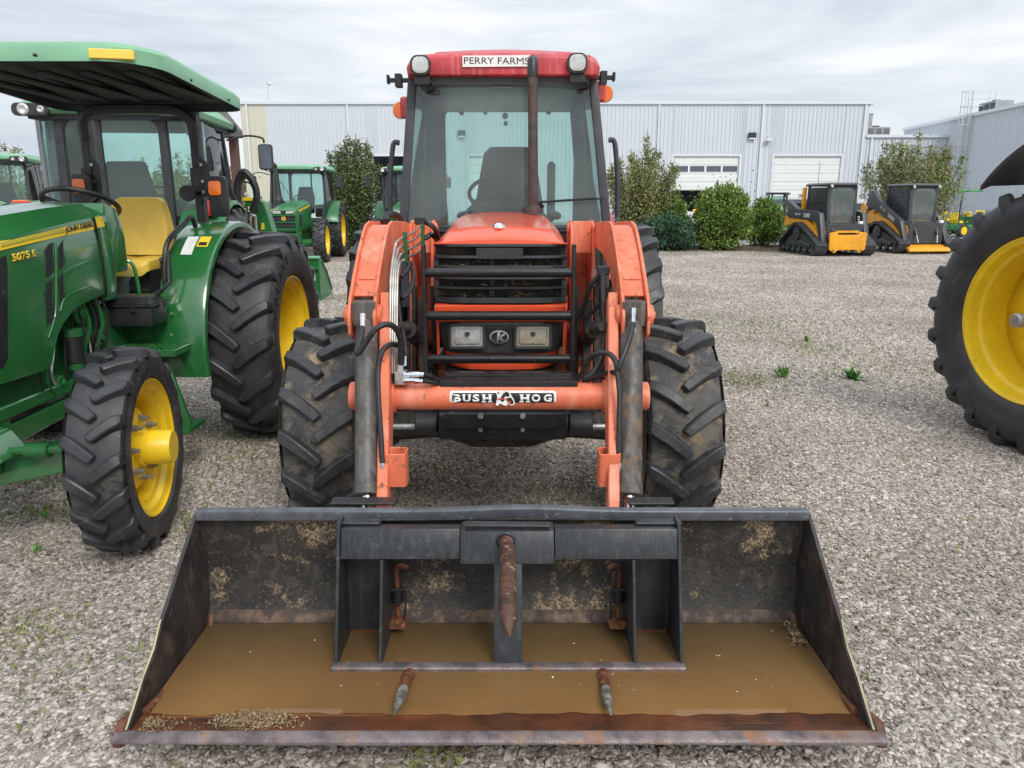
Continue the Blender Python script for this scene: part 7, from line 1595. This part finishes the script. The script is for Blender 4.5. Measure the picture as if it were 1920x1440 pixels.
p = gp(1722, 477); tl2 = track_loader('track loader by the big wheel, with raised arm hump and flat yellow coupler', (p.x+.22, p.y+1.45, 0), .10, 1)
for o in (tl1, tl2): o.scale = (.94, .94, .96)

# ------------------------------------------------------------------ white cars, utility vehicles, mowers in the background
def simple_wheel(par, loc, R, Wd, rim='yellow', ty='tyre_clean', name='wheel'):
    g = G(); g.lathe([(-Wd/2, R*.62), (-Wd/2, R*.93), (-Wd*.35, R), (Wd*.35, R), (Wd/2, R*.93), (Wd/2, R*.62)], n=28); o = g.build(name, M[ty], par); o.location = loc
    g = G(); g.lathe([(-Wd*.45, .001), (-Wd*.4, R*.3), (-Wd*.45, R*.62), (Wd*.45, R*.62), (Wd*.4, R*.3), (Wd*.45, .001)], n=24); g.build('rim', M[rim], o); return o
mat('car_white', (.74, .75, .76), .25, var=.02, coat=.6); mat('alu', (.5, .5, .52), .3, .8)
def suv(label, loc, rz):
    t = thing('white_suv', label, 'car', loc, rz)
    def K(g, name, mt, parent=t, **k): return g.build(name, M[mt], parent, **k)
    # profile along y (front -2.3 .. rear 2.3)
    g = G(); secs = []
    for x, k in ((-.90, .90), (-.86, 1), (.86, 1), (.90, .90)):
        secs.append([(x, y, .28+(z-.28)*(1 if k == 1 else .96)) for y, z in ((-2.3, .32), (-2.32, .75), (-2.2, .92), (-1.1, 1.05), (2.15, 1.12), (2.32, .95), (2.34, .35))])
    g.loft(secs); K(g, 'body', 'car_white', bevel=.05, seg=3)
    g = G(); g.loft([[(x*w, y, z) for x, w in ((-1, w0), (1, w0))]+[(x*w, y2, z2) for x, w in ((1, w0), (-1, w0))] for y, z, y2, z2, w0 in ((-1.15, 1.05, 2.2, 1.10, .84), (-.55, 1.45, 2.05, 1.45, .74), (-.25, 1.62, 1.80, 1.64, .66), (-.1, 1.66, 1.6, 1.68, .6))]); K(g, 'cabin', 'car_white', bevel=.05, seg=3)
    for s in (-1, 1):
        g = G(); g.sheet([[(s*.835, -.95, 1.12), (s*.835, 1.95, 1.14)], [(s*.755, -.45, 1.48), (s*.755, 1.80, 1.48)]], th=(s*.01, 0, 0)); K(g, 'side_window', 'glass_dark')
        g = G(); g.bb((s*.62, 2.28, .92), (s*.88, 2.36, 1.10)); K(g, 'tail_light', 'lamp_red', bevel=.02)
        for y in (-1.45, 1.4): simple_wheel(t, (s*.82, y, .34), .34, .22, 'alu')
    g = G(); g.sheet([[(-.66, 2.21, 1.16), (.66, 2.21, 1.16)], [(-.58, 2.00, 1.5), (.58, 2.00, 1.5)]], th=(0, .02, 0)); K(g, 'rear_window', 'glass_dark')
    g = G(); g.bb((-.84, 2.3, .32), (.84, 2.42, .55)); K(g, 'bumper', 'dark_plastic', bevel=.04)
    return t
p = at(1240, 425, 46); suv('white car parked behind the green bushes by the half open bay door', (p.x, 46.5, 0), 2.15)
p = at(1642, 400, 40); c2 = suv('white car between the two track loaders in the background', (p.x+.3, 42, 0), PI)
def utv(label, loc, rz, cab=True):
    t = thing('utility_vehicle', label, 'utility vehicle', loc, rz)
    def K(g, name, mt, parent=t, **k): return g.build(name, M[mt], parent, **k)
    for s in (-1, 1):
        for y in (-1.0, 1.05): simple_wheel(t, (s*.62, y, .33), .33, .26, 'yellow')
    g = G(); g.prism([(-1.5, .45), (-1.45, .85), (-.7, .98), (-.6, .6), (.1, .55), (.1, .75), (1.5, .75), (1.5, .45)], 'X', -.66, .66); K(g, 'body', 'mower_green', bevel=.03)
    g = G()
    g.bb((-.72, .15, .8), (.72, 1.65, .85)); g.bb((-.72, .15, .85), (-.68, 1.65, 1.15)); g.bb((.68, .15, .85), (.72, 1.65, 1.15)); g.bb((-.72, 1.61, .85), (.72, 1.65, 1.15)); K(g, 'cargo_box', 'dark_plastic')
    g = G(); g.bb((-.725, .2, 1.0), (.725, 1.6, 1.03)); K(g, 'green_trim', 'mower_green')
    for s in (-1, 1):
        for y0, y1 in ((-.85, -.55), (.1, .05)): g = G(); g.tube([(s*.62, y0, .8), (s*.60, y1, 1.88)], .035, 8); K(g, 'cab_post', 'black')
        g = G(); g.bb((s*.60, -.75, .6), (s*.63, .08, 1.15)); K(g, 'door', 'black', bevel=.01)
        g = G(); g.bb((s*.60, -.62, 1.18), (s*.61, .05, 1.82)); K(g, 'side_window', 'glass')
    g = G(); g.bb((-.66, -.70, 1.88), (.66, .2, 1.96)); K(g, 'roof', 'black', bevel=.03)
    g = G(); g.bb((-.6, .08, 1.0), (.6, .11, 1.35)); g.bb((-.6, .08, 1.75), (.6, .11, 1.88)); K(g, 'rear_panel', 'black')
    g = G(); g.bb((-.5, -.3, .7), (.5, 0, 1.2)); K(g, 'bench_seat', 'yellow', bevel=.03)
    for s in (-1, 1): g = G(); g.bb((s*.45, 1.66, .9), (s*.62, 1.70, 1.0)); K(g, 'tail_light', 'lamp_red')
    return t
p = at(1500, 400, 33); utv('dark green utility vehicle with black cab behind the nearer track loader', (p.x-.2, 34.5, 0), -2.0)
def mower(label, loc, rz, canopy=False):
    t = thing('riding_mower', label, 'mower', loc, rz, 'green and yellow mowers by the building')
    def K(g, name, mt, parent=t, **k): return g.build(name, M[mt], parent, **k)
    for s in (-1, 1): simple_wheel(t, (s*.42, .5, .30), .30, .25); simple_wheel(t, (s*.38, -.75, .2), .2, .15)
    g = G(); g.loft([[(-w, y, .4), (-w, y, z), (w, y, z), (w, y, .4)] for y, w, z in ((-1.05, .2, .7), (-.9, .26, .82), (-.2, .28, .92))]); K(g, 'hood', 'mower_green', bevel=.03)
    g = G(); g.bb((-.45, -.2, .3), (.45, .8, .55)); K(g, 'body', 'mower_green', bevel=.04)
    g = G(); g.bb((-.25, .25, .6), (.25, .6, .72)); g.bb((-.25, .55, .7), (.25, .65, 1.1)); K(g, 'seat', 'yellow', bevel=.04)
    g = G(); g.tube([(.17*math.cos(a), -.05+.1*math.sin(a), 1.02-.06*math.sin(a)) for a in np.linspace(0, 2*PI, 17)], .015, 5, caps=False); g.tube([(0, -.05, 1.0), (0, -.15, .8)], .02, 5); K(g, 'steering_wheel', 'black')
    g = G(); g.bb((-.6, -.55, .12), (.6, .2, .25)); K(g, 'mower_deck', 'mower_green', bevel=.03)
    if canopy:
        for s in (-1, 1): g = G(); g.tube(curve([(s*.42, .75, .5), (s*.42, .78, 1.3), (s*.40, .7, 2.0)], 4), .03, 6); K(g, 'rops_post', 'dark_plastic')
        g = G(); g.loft([[(-.6, -.35, 2.0), (.6, -.35, 2.0), (.6, .95, 2.0), (-.6, .95, 2.0)], [(-.5, -.25, 2.1), (.5, -.25, 2.1), (.5, .85, 2.1), (-.5, .85, 2.1)]]); K(g, 'canopy', 'mower_green', bevel=.02)
    return t
p = at(1318, 420, 50); mower('green mower in front of the open bay doorway, beside the white car', (p.x, 50, 0), .9)
for i, (px, Y, rz, cn_, lb) in enumerate(((1806, 36, 1.9, True, 'green and yellow mower with small green canopy right of the far track loader'), (1790, 40, 1.5, False, 'riding mower with yellow seat half hidden left of the canopied mower'), (1833, 37.5, 1.7, False, 'riding mower with yellow seat next to the big tyre edge'), (1846, 43, 2.1, False, 'farther riding mower by the side building wall'))):
    q = at(px, 420, Y); mower(lb, (q.x, Y, 0), rz, cn_)
